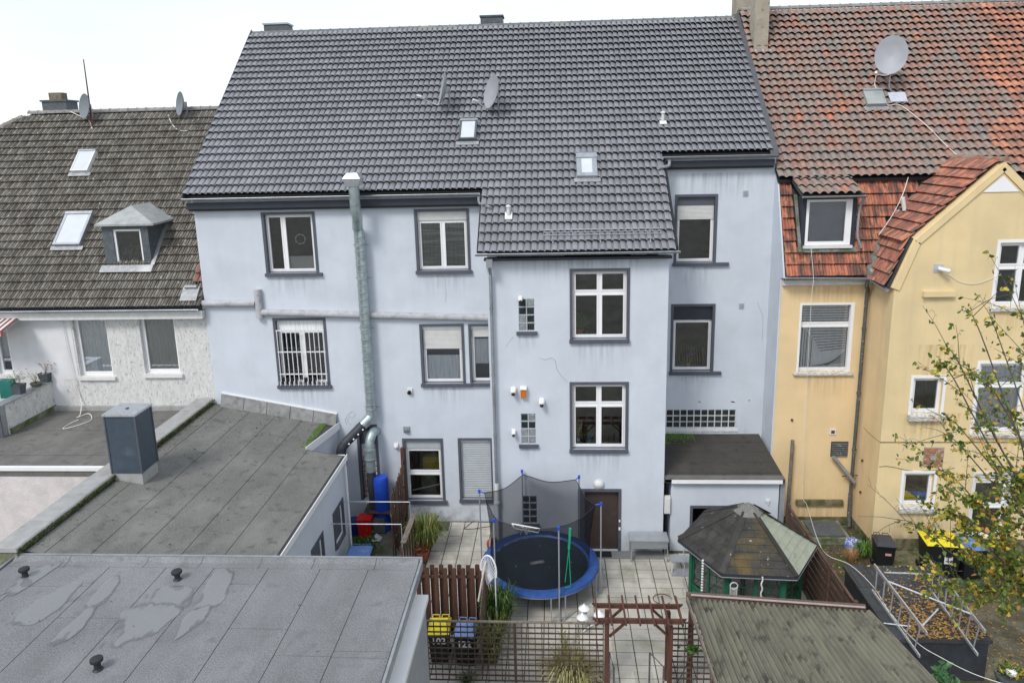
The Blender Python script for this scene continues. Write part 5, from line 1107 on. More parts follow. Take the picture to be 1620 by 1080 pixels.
TILEN = mat('orange_tile', (.4, .15, .08), .75, .16, 5, .4, 50, cell=((XR-.02, 25.58-.05, 0), (1/RW_, rn2/RL_, 0)), cellcols=[(0, (.24, .155, .125)), (.3, (.34, .17, .125)), (.6, (.44, .20, .13)), (1, (.52, .24, .15))], dirt=(.16, .13, .11), dscale=1.0, dlo=.45, dhi=.68, damt=.7)
MPAN = [(0, .022), (.10, .062), (.26, .080), (.44, .076), (.60, .056), (.74, .016), (.86, .0), (1.0, .006)]
O = V((XR-.02, 25.58, zmain(25.58))); RVr = V((0, 1/rn2, 1.006/rn2))
def keepR(c):
    if c.y > YRR-.05: return False
    if c.z < wzl(c.x)-.02: return False
    return True
newz = lambda c: c.x > 15.9+.22*(c.y-28)+.5*math.sin(c.y*2.3)
tile_field(roofR, 'roof_tile', O, (1, 0, 0), RVr, RW_, RL_, 52, 24, MPAN, TILER, lambda c: keepR(c) and not newz(c), jit=.008, nobj=230, lift=.12)
tile_field(roofR, 'roof_tile', O, (1, 0, 0), RVr, RW_, RL_, 52, 24, MPAN, TILEN, lambda c: keepR(c) and newz(c), jit=.008, nobj=70, lift=.12)
ridge_caps(roofR, (XR-.05, YRR+.02, zmain(YRR)+.03), (24.5, YRR+.02, zmain(YRR)+.03), RIDGEW, .13, .40)
# mansard tiles
FT = mat('flat_red_tile', (.38, .12, .06), .75, .14, 9, .4, 50, cell=((XR+.07, 0, 9.2-.02), (1/.2, 0, 1/(.405*.914))), cellcols=[(0, (.20, .085, .06)), (.3, (.32, .11, .07)), (.6, (.42, .15, .085)), (1, (.50, .20, .115))], dirt=(.085, .065, .055), dscale=3.2, dlo=.44, dhi=.62, damt=.85, stretch=(2, 1, .6))
MV = V((0, .4063, .9137)); MN = V((1, 0, 0)).cross(MV)
xb = lambda z: (10.48+(z-9.15)*.38) if z < 10.6 else 11.05+(z-10.6)*1.04
DX0, DX1 = at(1268, 350, Y=24.7).x, at(1354, 350, Y=24.7).x
ribs = [(0, .004), (.06, .030), (.20, .034), (.44, .006), (.50, .030), (.56, .006), (.80, .034), (.94, .030), (1, .004)]
def keepM(c):
    if c.x > xb(c.z)-.16 or c.z > 12.25: return False
    return not (DX0-.02 < c.x < DX1+.02 and c.z > 9.92)
tile_field(mans, 'flat_tile', V((XR+.07, 24.45, 9.2)), (1, 0, 0), MV, .2, .405, 28, 9, ribs, FT, keepM, jit=.006, nobj=150)
# wing roofs, left flank
FT2 = mat('flat_red_tile_wing', (.38, .12, .06), .75, .14, 9, .4, 50, cell=((0, 23.1, 9), (0, 5, 1/.25)), cellcols=[(0, (.22, .10, .07)), (.3, (.33, .12, .08)), (.6, (.42, .16, .10)), (1, (.50, .21, .13))], dirt=(.09, .075, .065), dscale=3, dlo=.46, dhi=.64, damt=.85, stretch=(.7, 2.4, .7))
WVu = V((.7213, 0, .6926)); WVl = V((.38, 0, 1.0)).normalized()
lowl = math.hypot(.55, 1.45)
mb = MB(); P = [(XC-.16, 9.12), (11.02, 10.55), (XM, 12.90)]
for s in (1, -1):
    for i in range(2):
        a = P[i]; b = P[i+1]; a = (XM+(a[0]-XM)*s, a[1]); b = (XM+(b[0]-XM)*s, b[1])
        mb.prism([(a[0], YG+.02, a[1]-.03), (b[0], YG+.02, b[1]-.03), (b[0], YG+.02, b[1]-.11), (a[0], YG+.02, a[1]-.11)], (0, [1.4, 3.6][i], 0))
wr = mb.build('wing_roof', SEAM, yh)
tile_field(wr, 'flat_tile', V((10.86, 27.4, 10.46)), (0, -1, 0), WVu, .2, .385, 21, 9, ribs, FT2, lambda c: c.y > YG+.02 and c.y < ym(c.z-.02)-.05 and c.z < 12.93, jit=.006, nobj=120)
tile_field(wr, 'flat_tile', V((XC-.20, 26.4, 9.10)), (0, -1, 0), WVl, .2, .39, 16, 4, ribs, FT2, lambda c: c.y > YG+.02 and c.y < ym(c.z)-.12, jit=.006, nobj=30)
MIXR = mat('mossy_ridge_clay', (.30, .12, .08), .8, .2, 4, dirt=(.25, .25, .17), dscale=3, dlo=.42, dhi=.55, damt=.8)
ridge_caps(wr, (XM, YG-.02, 12.93), (XM, 26.2, 12.93), MIXR, .13, .38)
path = [V((10.40, 24.42, 9.16)), V((10.62, 24.66, 9.75)), V((11.0, 25.02, 10.56)), V((12.0, 25.45, 11.5)), V((13.0, 25.86, 12.44)), V((13.4, 26.15, 12.86))]
mb = MB()
for i in range(len(path)-1): mb.beam(path[i]+V((-.04, -.07, .02)), path[i+1]+V((-.04, -.07, .02)), .30, .02, V((-.6, -.5, .6)))
VALL = mat('mossy_lead', (.17, .175, .165), .7, .3, 8, .4, 20, dirt=(.07, .09, .035), dscale=3, dlo=.45, dhi=.6, dirt2=(.45, .46, .46), d2scale=3, d2lo=.64, d2hi=.70); mb.build('valley', VALL, yh)
a, b = at(1431, 333, Y=24.9), at(1428, 312, Y=24.9); MB().tube([a, b], .07, 10).build('vent_pipe', OFFW, yh, smooth=True)
gutter(yh, (XR+.02, 24.34, 9.20), (XC-.08, 24.34, 9.14)); gutter(yh, (XC-.24, 24.34, 9.12), (XC-.24, YG-.05, 9.02)); 
mb = MB(); x = XC-.28; mb.tube(curve([(x-.02, 24.36, 9.08), (x+.0, 24.45, 8.88), (x+.13, 24.62, 8.66), (x+.14, 24.70, 8.4), (x+.14, 24.70, 7), (x+.14, 24.70, 1.2)], 3), .062, 10); mb.tube([(x+.14, 24.70, 1.25), (x+.13, 24.65, .4), (x+.10, 24.5, .05)], .072, 10)
for z in (7.3, 5, 2.9): mb.tube([(x+.14, 24.70, z), (x+.14, 24.70, z+.06)], .078, 10)
mb.build('downpipe', PIPED, yh, smooth=True)
mb = MB(); mb.tube([at(1318, 722, Y=24.64), at(1351, 762, Y=24.5)], .07, 10); mb.build('waste_pipe', ZINC, yh, smooth=True)
mb = MB(); a = at(1332, 753, Y=24.6); b = at(1374, 750, Y=24.55); mb.tube([a, b, b+V((0, 0, -.35))], .02, 6); mb.build('pipe_bracket', RUST, yh)
r_ = rect(YY, (1315, 698), (1340, 721)); mb = MB(); mb.box(r_[0], r_[1], YY-.03, YY-.001, r_[2], r_[3]); lv = mb.build('louvre_vent', DUCTB, yh)
for i in range(7): z = r_[2]+.03+(r_[3]-r_[2]-.04)*i/7; MB().prism([(r_[0]+.02, YY-.031, z), (r_[0]+.02, YY-.07, z-.01), (r_[0]+.02, YY-.031, z+.035)], (r_[1]-r_[0]-.04, 0, 0)).build('slat', PIPED, lv)
r_ = rect(YY, (1312.5, 678), (1322, 687)); v_ = MB().box(r_[0], r_[1], YY-.035, YY-.001, r_[2], r_[3]).build('small_vent', OFFW, yh); MB().box(r_[0]+.05, r_[1]-.05, YY-.04, YY-.036, r_[2]+.05, r_[3]-.05).build('grille', RUST, v_)
r_ = rect(YY, (1252, 789), (1332, 797)); MB().box(r_[0]+.15, r_[1], YY-.12, YY-.001, r_[2], r_[3]).build('wall_ledge', PLINTH, yh)
r_ = rect(YG, (1459, 460), (1508, 468)); MB().box(r_[0], r_[1], YG-.14, YG-.001, r_[2], r_[3]).build('wall_ledge', YELW2, yh)
# dormer
dr = rect(24.70, (1277, 316), (1344, 387)); DY = 24.70
mb = MB(); dz0, dz1 = dr[2]-.14, dr[3]+.10
mb.holed([(DX0, dz0), (DX1, dz0), (DX1, dz1), (DX0, dz1)], [ccl(dr)], lambda a, b, d: V((a, DY+d, b)), .15); dm = mb.build('dormer', DTRIM, yh, label='small dormer with white window in the red mansard roof')
for x, s in ((DX0, 1), (DX1, -1)): MB().prism([(x, DY+.151, dz0+.0), (x, ym(dz1)+.2, dz1), (x, DY+.151, dz1)], (s*.08, 0, 0)).build('cheek', DTRIM, dm)
mb = MB(); x0, x1, z0, z1 = dr; y0 = DY-.01
mb.box(x0, x1, y0, y0+.08, z0, z0+.12); mb.box(x0, x1, y0, y0+.08, z1-.08, z1); mb.box(x0, x0+.09, y0, y0+.08, z0+.12, z1-.08); mb.box(x1-.20, x1, y0, y0+.08, z0+.12, z1-.08); mb.build('window_frame', WHITE, dm)
MB().box(x0-.06, x1+.06, DY-.10, DY+.02, z0-.10, z0-.01).build('window_sill', OFFW, dm)
MB().box(x0+.088, x1-.198, y0+.03, y0+.045, z0+.118, z1-.078).build('pane', GLASS, dm); mb = MB(); mb.poly((x0, y0+.12, z0), (x1, y0+.12, z0), (x1, y0+.12, z1), (x0, y0+.12, z1)); mb.build('blind', mat('grey_blind', (.33, .33, .37), .8, .08, 3), dm)
mb = MB(); za = dz1+.05; yb2 = 25.95; zb2 = 12.50
mb.prism([(DX0-.10, DY-.28, za-.03), (DX0-.10, yb2, zb2-.03), (DX0-.10, yb2, zb2-.12), (DX0-.10, DY-.28, za-.10)], (DX1-DX0+.2, 0, 0)); mb.build('dormer_roof', SEAM, dm)
dv = V((0, yb2-DY+.30, zb2-za)); dl = dv.length; dv.normalize(); 
me, tv, tf = tile_data('dormer_tile', RW_, dl/3, MPAN, TILER)
for j in range(3):
    for i in range(int((DX1-DX0+.2)/RW_)):
        o = bpy.data.objects.new('dormer_tile', me); COL.objects.link(o); o.parent = dm; p = V((DX0-.10+RW_*i, DY-.30, za+.0))+dv*(dl/3*j)-root_loc(dm); n_ = V((1, 0, 0)).cross(dv)
        o.matrix_basis = Matrix(((1, 0, 0, p.x), (0, dv.y, n_.y, p.y), (0, dv.z, n_.z, p.z), (0, 0, 0, 1)))
gutter(yh, (DX0-.12, DY-.36, za-.02), (DX1+.14, DY-.36, za-.02), .055)
mb = MB(); x = DX1+.06; mb.tube(curve([(x+.02, DY-.34, za-.08), (x, DY-.20, za-.30), (x-.02, DY-.12, za-.6), (x-.02, DY-.12, za-1.3), (x+.12, DY-.16, za-1.75)], 4), .042, 8); mb.build('dormer_pipe', ZINC, yh, smooth=True)
mb = MB(); mb.obox(V((DX0-.08, DY+.12, (dz0+dz1)/2)), (.05, 0, 0), MV*1.0, MN*.02); mb.obox(V(((DX0+DX1)/2, DY-.02, dz0-.02))+MN*.02, ((DX1-DX0)/2+.1, 0, 0), MV*.09, MN*.015); mb.build('lead_apron', VALL, yh)
# chimneys
RNr = V((0, -1.006/rn2, 1/rn2)); RPr = V((0, 25.7, 12.46))
a = on_plane(1191, 83, RPr, RNr); b = on_plane(1219, 81, RPr, RNr)
o = chim(yh, a.x+.02, b.x-.12, a.y, a.y+.75, a.z-.4, at(1200, -60, Y=a.y).z, CHIM, label='tall rendered chimney with peeling plaster beside the grey roof')
mb = MB(); c = (a+b)/2; mb.obox(c+RNr*.09-RVr*.06, ((b.x-a.x)/2+.12, 0, 0), RVr*.07, RNr*.012); mb.build('lead_skirt', ZINCW, o)
a = at(1161, 20, Y=33); b = at(1187, 20, Y=33); chim(yh, a.x, b.x, 32.6, 33.4, 17, at(1170, -60, Y=33).z, CHIM, label='dark stained chimney behind the ridge at the joint of the two roofs')
a = at(1508, 6, Y=32.6); b = at(1546, 6, Y=32.6); chim(yh, a.x, b.x, 32.4, 33, 17, a.z+.55, CHIM, label='chimney just above the ridge of the red roof')
skylight(yh, RPr, RNr, RVr, [(1361, 151), (1391, 151), (1399, 173), (1369, 174)], 'small metal roof hatch below the big satellite dish', fr=ZINCW, border=.05, glass=mat('hatch_lid', (.30, .33, .31), .5, .1, 5), hgt=.28)
m_ = on_plane(1416, 152, RPr, RNr); C = at(1410, 87, Y=m_.y-.25)
dish('large grey satellite dish on the red roof facing the camera', C, (-.42, -.88, .22), .54, .70, DISHG, m_, feed=at(1386, 117, Y=m_.y-.75))
mb = MB(); c = on_plane(1417, 160, RPr, RNr); mb.obox(c+RNr*.18, (.30, 0, 0), RVr*.24, RNr*.02); rr = random.Random(1)
mb.build('patch_sheet', ALU, yh)
cable([on_plane(x, y, RPr+RNr*.18, RNr) for x, y in ((1386, 120), (1384, 135), (1392, 147), (1404, 166), (1425, 167), (1465, 198), (1495, 228), (1518, 249))], .013, CABLE, 'white cable running from the big dish down the red roof')
cable([at(1437, 280, Y=25.6), at(1428, 308, Y=24.9), at(1412, 340, Y=24.8), at(1390, 372, Y=24.5)], .013, CABLE, 'white cable hanging across the mansard beside the gable')
# floodlight on the gable, sagging wire
c = at(1480, 424, Y=YG); o = solo(MB().box(c.x-.06, c.x+.22, YG-.02, YG-.001, c.z-.13, c.z+.13), 'floodlight', ALU, 'white floodlight on the yellow gable wall', 'lamp')
MB().lathe([(0, 0), (.06, 0), (.075, .3), (.06, .34), (0, .34)], V((c.x+.05, YG-.08, c.z)), (.72, -.6, -.18), n=12).build('lamp_head', OFFW, o, smooth=True)
cable([at(1498, 432, Y=YG-.03), at(1520, 446, Y=YG-.03), at(1548, 448, Y=YG-.03), at(1584, 434, Y=YG-.03)], .008, OFFW, 'thin wire sagging from the floodlight to the gable window')
cable([at(x, y, Y=q) for x, y, q in ((1283, 392, 24.28), (1287, 440, 24.25), (1284, 470, 24.3), (1277, 590, 24.45), (1272, 700, 24.5), (1270, 782, 24.55), (1277, 800, 24.1))]+[at(x, y, Z=q) for x, y, q in ((1293, 852, 1.9), (1310, 878, 1.5), (1345, 893, 1.4), (1382, 928, 1.3), (1408, 968, 1.28), (1450, 1015, 1.25), (1490, 1040, 1.2), (1540, 1065, 1.0), (1600, 1085, .9))], .009, CABLE, 'long white cable from the dormer down the yellow wall and over the low black roof')

for g, Yp in ((f1, YY), (g2, YG), (g3, YG), (g4, YG), (g1, YG)): stain(yh, g[0]-.1, g[1]+.1, g[2]-.15, g[2]-1.1, Yp, STAINY)
stain(yh, XR+.2, XC-.1, 1.7, .25, YY, STAINY, True); stain(yh, XR+.1, XC-.05, 8.8, 7.8, YY, STAINY); stain(yh, XC+.05, XC+3.5, 1.4, .4, YG, STAING, True); stain(yh, XC+.05, XC+4, 4.9, 3.9, YG, STAINY); stain(yh, XC+.3, XC+3, 7.2, 5.6, YG, STAINY)
mb = MB(); mb.tube([at(x, y, Y=YG-.004) for x, y in ((1391, 738), (1402, 737), (1416, 739), (1432, 743), (1448, 745), (1470, 744), (1490, 743), (1510, 740))], .012, 4); mb.build('crack', PLINTH, yh)
mb = MB(); mb.tube([at(x, y, X=XC-.004) for x, y in ((1366, 676), (1378, 688), (1392, 699))], .008, 4); mb.build('crack', PLINTH, yh)
for x, y in ((1253, 664), (1364, 728), (1361, 778)): c = at(x, y, Y=YY-.03) if x < 1300 else at(x, y, X=XC-.03); MB().lathe([(0, -.05), (.04, -.03), (.04, .03), (0, .05)], c, n=8).build('wall_hook', RUST, yh)
# ================================================================== GARDEN
def cyl(mb, p, q, r, n=8): return mb.tube([V(p), V(q)], r, n)
# ---- exhaust ducts
du = thing('exhaust_duct', (at(588, 660, Y=24.4).x, 24.5, 2.5), 'tall galvanised exhaust duct with square hood running up the blue wall', 'duct')
pts = [at(559.5, 292, Y=24.05), at(562, 325, Y=24.05), at(567, 337, Y=24.05), at(573, 352, Y=24.5), at(575, 366, Y=24.55), at(578, 450, Y=24.55), at(583, 560, Y=24.55), at(587.5, 650, Y=24.55)]
top = pts[0].x; X_ = pts[-1].x
pts2 = [V((top, 24.05, pts[0].z)), V((top, 24.05, pts[2].z)), V((X_, 24.52, pts[4].z)), V((X_, 24.52, pts[-1].z))]
mb = MB(); rr_ = .175; mb.tube([pts2[0], pts2[1], pts2[1]+V((.03, .05, -.15)), pts2[2]+V((-.03, -.05, .12)), pts2[2], pts2[3]], rr_, 16, cap=False)
zz = pts2[2].z-.3
mb.build('duct_pipe', GALV, du, smooth=True)
zz = pts2[2].z-.2
while zz > pts2[3].z: MB().lathe([(rr_, 0), (rr_+.018, .006), (rr_+.018, .026), (rr_, .032)], (X_, 24.52, zz), n=16).build('duct_seam', ZINC, du); zz -= .24
for z in (pts[5].z+.2, pts2[2].z-.5, pts[6].z+.9, pts2[3].z+.1):
    mb = MB(); mb.lathe([(rr_, 0), (rr_+.02, 0), (rr_+.02, .045), (rr_, .045)], (X_, 24.52, z), n=16); mb.beam((X_-.28, 24.68, z+.02), (X_+.28, 24.68, z+.02), .02, .03); mb.build('pipe_clamp', STEEL, du)
c = pts2[0]; mb = MB(); a = .20; b = .30
mb.v = [c+V(t) for t in ((-a, -a, -.05), (a, -a, -.05), (a, a, -.05), (-a, a, -.05), (-b, -b, .20), (b, -b, .20), (b, b, .20), (-b, b, .20), (-a*.85, -a*.85, .38), (a*.85, -a*.85, .38), (a*.85, a*.85, .38), (-a*.85, a*.85, .38))]
mb.f = [(0, 3, 2, 1)]+[(i, (i+1) % 4, 4+(i+1) % 4, 4+i) for i in range(4)]+[(4+i, 4+(i+1) % 4, 8+(i+1) % 4, 8+i) for i in range(4)]+[(8, 9, 10, 11)]
mb.build('hood', ALU, du)
e0 = pts2[3]; e1 = at(574, 672, Y=24.35); e2 = at(545, 702, Y=24.15); e3 = at(540, 712, Y=24.1); e4 = V((e3.x-.02, e3.y, e3.z-.6))
mb = MB(); mb.tube(curve([e0, e0+V((-.02, -.02, -.18)), e1], 5), rr_*1.05, 16); mb.build('elbow', GALV, du, smooth=True)
mb = MB(); mb.tube([e1, e2], rr_*1.0, 16); mb.build('black_section', DUCTB, du, smooth=True)
mb = MB(); mb.tube(curve([e2, e3, e4], 5), rr_*1.02, 16); mb.build('elbow', DUCTB, du, smooth=True)
for t in (.1, .35, .6, .85): p = e1+(e2-e1)*t; MB().lathe([(0, -.04), (.04, 0), (0, .04)], p+V((.10, -.14, -.05)), n=6).build('clip', WHITE, du)
d2 = thing('kitchen_duct', (at(585, 780, Y=24.4).x, 24.3, 0), 'short silver and black duct bending out of the wall above the barred door', 'duct')
s0 = at(597, 681, Y=24.85); s1 = at(590, 684, Y=24.45); s2 = at(585, 698, Y=24.25); s3 = at(585, 712, Y=24.2); s4 = V((s3.x, 24.2, at(585, 745, Y=24.2).z)); s5 = V((s3.x, 24.2, .15))
mb = MB(); mb.tube(curve([s0, s1, s2, s3], 6)+[s4], .165, 16); mb.build('silver_pipe', GALV, d2, smooth=True)
for z in (s3.z, s3.z-.35): MB().lathe([(.165, 0), (.20, 0), (.20, .06), (.165, .06)], (s3.x, 24.2, z), n=16).build('collar', GALV, d2)
mb = MB(); mb.tube([s4, s5], .15, 16); mb.build('black_pipe', DUCTB, d2, smooth=True)
# plastered pipe along the blue wall
lp = thing('wall_pipe', at(600, 495, Y=24.7), 'weathered plaster boxed pipe crossing the blue wall between the storeys', 'pipe')
PPL = mat('dirty_pale_plaster', (.42, .42, .44), .85, .12, 5, .4, 30, dirt=(.20, .20, .19), dscale=5, dlo=.52, dhi=.7, damt=.6)
a = at(322, 480, Y=24.72); b = at(404, 480, Y=24.72); MB().tube([V((XL-.05, 24.72, a.z)), b], .12, 12).build('upper_run', PPL, lp, smooth=True)
a = at(407, 458, Y=24.70); b = at(411, 503, Y=24.70); MB().tube([a, V((a.x, b.y, b.z))], .125, 12).build('stub', PPL, lp, smooth=True)
a = at(412, 494, Y=24.72); b = at(775, 503, Y=24.72); b.x = XB0-.02; MB().tube([a, b], .125, 12).build('lower_run', PPL, lp, smooth=True)
# ---- wall cameras, lamps
def dome(px, Yp, lab, r=.105):
    c = at(*px, Y=Yp-.16); o = thing('security_camera', V((c.x, Yp, c.z)), lab, 'security camera', 'white dome cameras on the blue block')
    MB().lathe([(0, 0), (r, 0), (r, .03), (r*.8, .10), (0, .12)], (c.x, Yp-.001, c.z+.02), (0, -1, -.15), n=16).build('mount', WHITE, o, smooth=True)
    MB().lathe([(0, -r), (r*.7, -r*.7), (r, 0), (r*.7, r*.7), (0, r)], (c.x, Yp-.17, c.z), (0, -.5, -1), n=16).build('shell', WHITE, o, smooth=True)
    MB().lathe([(0, .0), (r*.66, .0), (r*.5, .05), (0, .08)], (c.x, Yp-.17-r*.62, c.z-r*.55), (0, -.9, -.6), n=12).build('lens_dome', BLACK, o, smooth=True)
dome((812, 619), YB, 'white dome camera left of the orange lamp'); dome((857, 637), YB, 'white dome camera right of the orange lamp'); dome((812.5, 685), YB, 'smaller camera below, beside the lower glass block window', .08); dome((823, 474), YB, 'small camera at the corner of the upper glass block window', .08)
c = at(828, 621, Y=YB-.08); o = thing('signal_lamp', V((c.x, YB, c.z)), 'orange signal lamp between the two dome cameras', 'lamp'); MB().box(c.x-.11, c.x+.11, YB-.05, YB-.001, c.z-.2, c.z+.2).build('backplate', OFFW, o); MB().box(c.x-.09, c.x+.09, YB-.16, YB-.051, c.z-.15, c.z+.11).build('lens', ORANGE, o); MB().prism([(c.x-.11, YB-.19, c.z+.13), (c.x+.11, YB-.19, c.z+.13), (c.x+.11, YB-.05, c.z+.2), (c.x-.11, YB-.05, c.z+.2)], (0, 0, .02)).build('cap', OFFW, o)
c = at(947.5, 767, Y=YB-.08); solo(MB().lathe([(0, 0), (.17, 0), (.16, .05), (.10, .10), (0, .12)], (c.x, YB-.002, c.z), (0, -1, 0), n=16).lathe([(.175, .02), (.195, .03), (.175, .045)], (c.x, YB-.002, c.z), (0, -1, 0), n=16), 'door_lamp', OFFW, 'round ribbed lamp above the brown back door', 'lamp', smooth=True)
for (x, y, lab, s_, m_) in ((647.5, 619.5, 'small white floodlight below the shuttered window', .10, OFFW), (642.5, 680, 'square wall lamp above the ground floor window', .11, STEEL), (626, 706, 'small round wall light left of the ground floor window', .08, WHITE)):
    c = at(x, y, Y=YL-.1); o = thing('wall_light', V((c.x, YL, c.z)), lab, 'lamp', 'small lights on the blue left wall'); MB().box(c.x-s_, c.x+s_, YL-.06, YL-.001, c.z-s_, c.z+s_).build('housing', m_, o); MB().lathe([(0, 0), (s_*.6, 0), (s_*.75, .08), (0, .1)], (c.x, YL-.06, c.z-.01), (0, -1, -.35), n=12).build('lens', ZINC if s_ > .1 else BLACK if s_ == .10 else WHITE, o, smooth=True)
for (x, y, lab) in ((1179.5, 306, 'grey air vent grille high on the recess wall'), (1173, 484, 'faded air vent grille in the middle of the recess wall')):
    c = at(x, y, Y=YR); o = solo(MB().box(c.x-.09, c.x+.09, YR-.02, YR-.001, c.z-.10, c.z+.10), 'vent_grille', SHUTG, lab, 'vent'); mb = MB()
    for i in range(5): mb.box(c.x-.07, c.x+.07, YR-.03, YR-.021, c.z-.08+.035*i, c.z-.065+.035*i)
    mb.build('slat', STEEL, o)

# ---- trampoline
TX, TY, TZ, TR = -.54, 20.80, .86, 1.86
tp = thing('trampoline', (TX, TY, 0), 'round trampoline with blue padding, safety net and six poles', 'trampoline')
n = 48; mb = MB()
def ringpts(r, z, n=48): return [V((TX+math.cos(2*math.pi*i/n)*r, TY+math.sin(2*math.pi*i/n)*r, z)) for i in range(n)]
TMAT = mat('jumping_mat', (.010, .020, .028), .7, .2, 3, dirt=(.02, .05, .055), dscale=.8, dlo=.5, dhi=.75, damt=.6)
c = V((TX, TY, TZ-.06)); P = ringpts(1.50, TZ-.03); mb.v = P+ringpts(1.50, TZ-.05); mb.f = [tuple(range(n)), tuple(range(2*n-1, n-1, -1))]+[(i, (i+1) % n, n+(i+1) % n, n+i) for i in range(n)]; mb.build('jumping_mat', TMAT, tp)
def ring(r0_, r1_, z, th, name, m_, wob=0, seg=48, bulge=.03):
    mb = MB(); rr = random.Random(3)
    prof_ = [(r0_, z-.02), (r0_+.03, z+th*.7), ((r0_+r1_)/2, z+th+bulge*.3), (r1_-.03, z+th*.7), (r1_, z-.05), ((r0_+r1_)/2, z-.05)]
    k = len(prof_)
    for i in range(seg):
        an = 2*math.pi*i/seg; w_ = wob*math.sin(i*2.1)+rr.uniform(-wob, wob)*.5
        for (r_, z_) in prof_: mb.v.append(V((TX+math.cos(an)*(r_+w_*.5), TY+math.sin(an)*(r_+w_*.5), z_+w_*.4)))
    for i in range(seg):
        j = (i+1) % seg
        for a in range(k): b = (a+1) % k; mb.f.append((i*k+a, i*k+b, j*k+b, j*k+a))
    return mb.build(name, m_, tp, smooth=True)
ring(1.50, 1.86, TZ, .03, 'padding', BLUEP, .02, 72)
mb = MB(); mb.tube([p for p in ringpts(1.80, TZ-.10)]+[ringpts(1.80, TZ-.10)[0]], .025, 6); mb.build('frame_ring', ZINC, tp, smooth=True)
ang = [math.atan2(y-TY, x-TX) for x, y in ((-1.9, 19.2), (.1, 18.85), (1.3, 20.2), (1.05, 22.2), (-1.0, 22.75), (-2.5, 21.3))]
ang = [R(-135+3+60*i) for i in range(6)]; tops = []
ZTOP = 3.05
for a in ang:
    ca, sa = math.cos(a), math.sin(a); x, y = TX+ca*1.93, TY+sa*1.93
    MB().tube([(x, y, .02), (x, y, ZTOP)], .022, 8).build('net_pole', STEEL, tp, smooth=True)
    mb = MB(); mb.tube([(x, y, ZTOP-.05), (x, y, ZTOP+.05)], .04, 8); mb.tube([(x, y, ZTOP), (TX+ca*1.76, TY+sa*1.76, ZTOP-.04)], .018, 6); mb.build('pole_cap', BLUEB, tp, smooth=True)
    tops.append((ca, sa))
for i in range(6):
    a0 = ang[i]; p0 = V((TX+math.cos(a0-.12)*1.84, TY+math.sin(a0-.12)*1.84, .03)); p1 = V((TX+math.cos(a0+.12)*1.84, TY+math.sin(a0+.12)*1.84, .03)); mb = MB(); mb.tube([p0+V((0, 0, TZ-.1)), p0, p1, p1+V((0, 0, TZ-.1))], .022, 6); mb.build('leg', STEEL, tp, smooth=True)
mb = MB(); seg = 72
for i in range(seg+1):
    an = ang[0]+2*math.pi*i/seg; ph = (2*math.pi*i/seg) % (math.pi/3)/(math.pi/3); sag = math.sin(ph*math.pi); rt_ = 1.76-.24*sag; zt_ = ZTOP-.04-.17*sag
    mb.v += [V((TX+math.cos(an)*1.56, TY+math.sin(an)*1.56, TZ+.03)), V((TX+math.cos(an)*(1.52*.5+rt_*.5-.03), TY+math.sin(an)*(1.52*.5+rt_*.5-.03), (TZ+zt_)/2)), V((TX+math.cos(an)*rt_, TY+math.sin(an)*rt_, zt_))]
for i in range(seg):
    for k in range(2): mb.f.append((3*i+k, 3*i+3+k, 3*i+4+k, 3*i+1+k))
mb.build('safety_net', NETM, tp, recalc=False, smooth=True)
mb = MB(); mb.tube([mb_p for mb_p in [V((TX+math.cos(ang[0]+2*math.pi*i/seg)*(1.76-.24*math.sin(((2*math.pi*i/seg) % (math.pi/3))/(math.pi/3)*math.pi)), TY+math.sin(ang[0]+2*math.pi*i/seg)*(1.76-.24*math.sin(((2*math.pi*i/seg) % (math.pi/3))/(math.pi/3)*math.pi)), ZTOP-.04-.17*math.sin(((2*math.pi*i/seg) % (math.pi/3))/(math.pi/3)*math.pi))) for i in range(seg+1)]], .012, 4); mb.build('net_edge', BLACK, tp)
lg = at(850, 889, Z=TZ-.02); mb = MB(); d = V((.95, .30, 0)).normalized(); e_ = V((-d.y, d.x, 0)); 
ov = [lg+d*math.copysign(.15, math.cos(t))+d*.07*math.cos(t)+e_*.07*math.sin(t) for t in [i*2*math.pi/20 for i in range(20)]]
mb.prism(ov, (0, 0, .002)); ob = mb.build('badge', SHUT, tp)
ov2 = [lg+V((0, 0, .0025))+d*math.copysign(.15, math.cos(t))+d*.055*math.cos(t)+e_*.055*math.sin(t) for t in [i*2*math.pi/20 for i in range(20)]]
MB().prism(ov2, (0, 0, .001)).build('badge_field', TMAT, ob)
mb = MB()
for i, k in enumerate((1, 0, 1, 1, 1, 0, 1, 1)): p = lg+d*(-.14+.04*i)+V((0, 0, .004)); mb.obox(p, d*.012, e_*(.035 if k else .02), (0, 0, .001))
mb.build('badge_marks', SHUT, ob)
tg = at(902, 836, Z=ZTOP-.3); gs = thing('foam_sleeve_strap', tg-V((0, 0, 1.6)), 'green foam sleeve and straps hanging at the front of the trampoline net', 'strap')
pA = V((TX+.56, TY-1.5, 2.42)); pA = at(902, 835, Y=TY-1.45); pB = at(900, 868, Y=TY-1.45)
MB().tube([pA, pB], .035, 8).build('sleeve', TEALP, gs, smooth=True)
mb = MB(); mb.tube([pB, at(894, 920, Y=TY-1.45)], .014, 5); mb.tube([pB, at(903, 927, Y=TY-1.45), at(894, 929, Y=TY-1.45)], .014, 5); mb.build('strap', TEALP, gs)
q1 = at(810, 828, Y=TY-1.42); q2 = at(854, 836, Y=TY-1.42)
hoop = MB(); hoop.tube([q1, q2, q2+V((-.05, .03, -.14)), (q1+q2)/2+V((0, .05, -.16)), q1+V((.08, .03, -.17)), q1], .018, 6)
rr = random.Random(3)
for i in range(10): t = rr.random(); p = q1+(q2-q1)*(.25+.5*t); hoop.tube([p, (q1+q2)/2+V((rr.uniform(-.18, .12), .05, -.2-rr.random()*.12))], .006, 4)
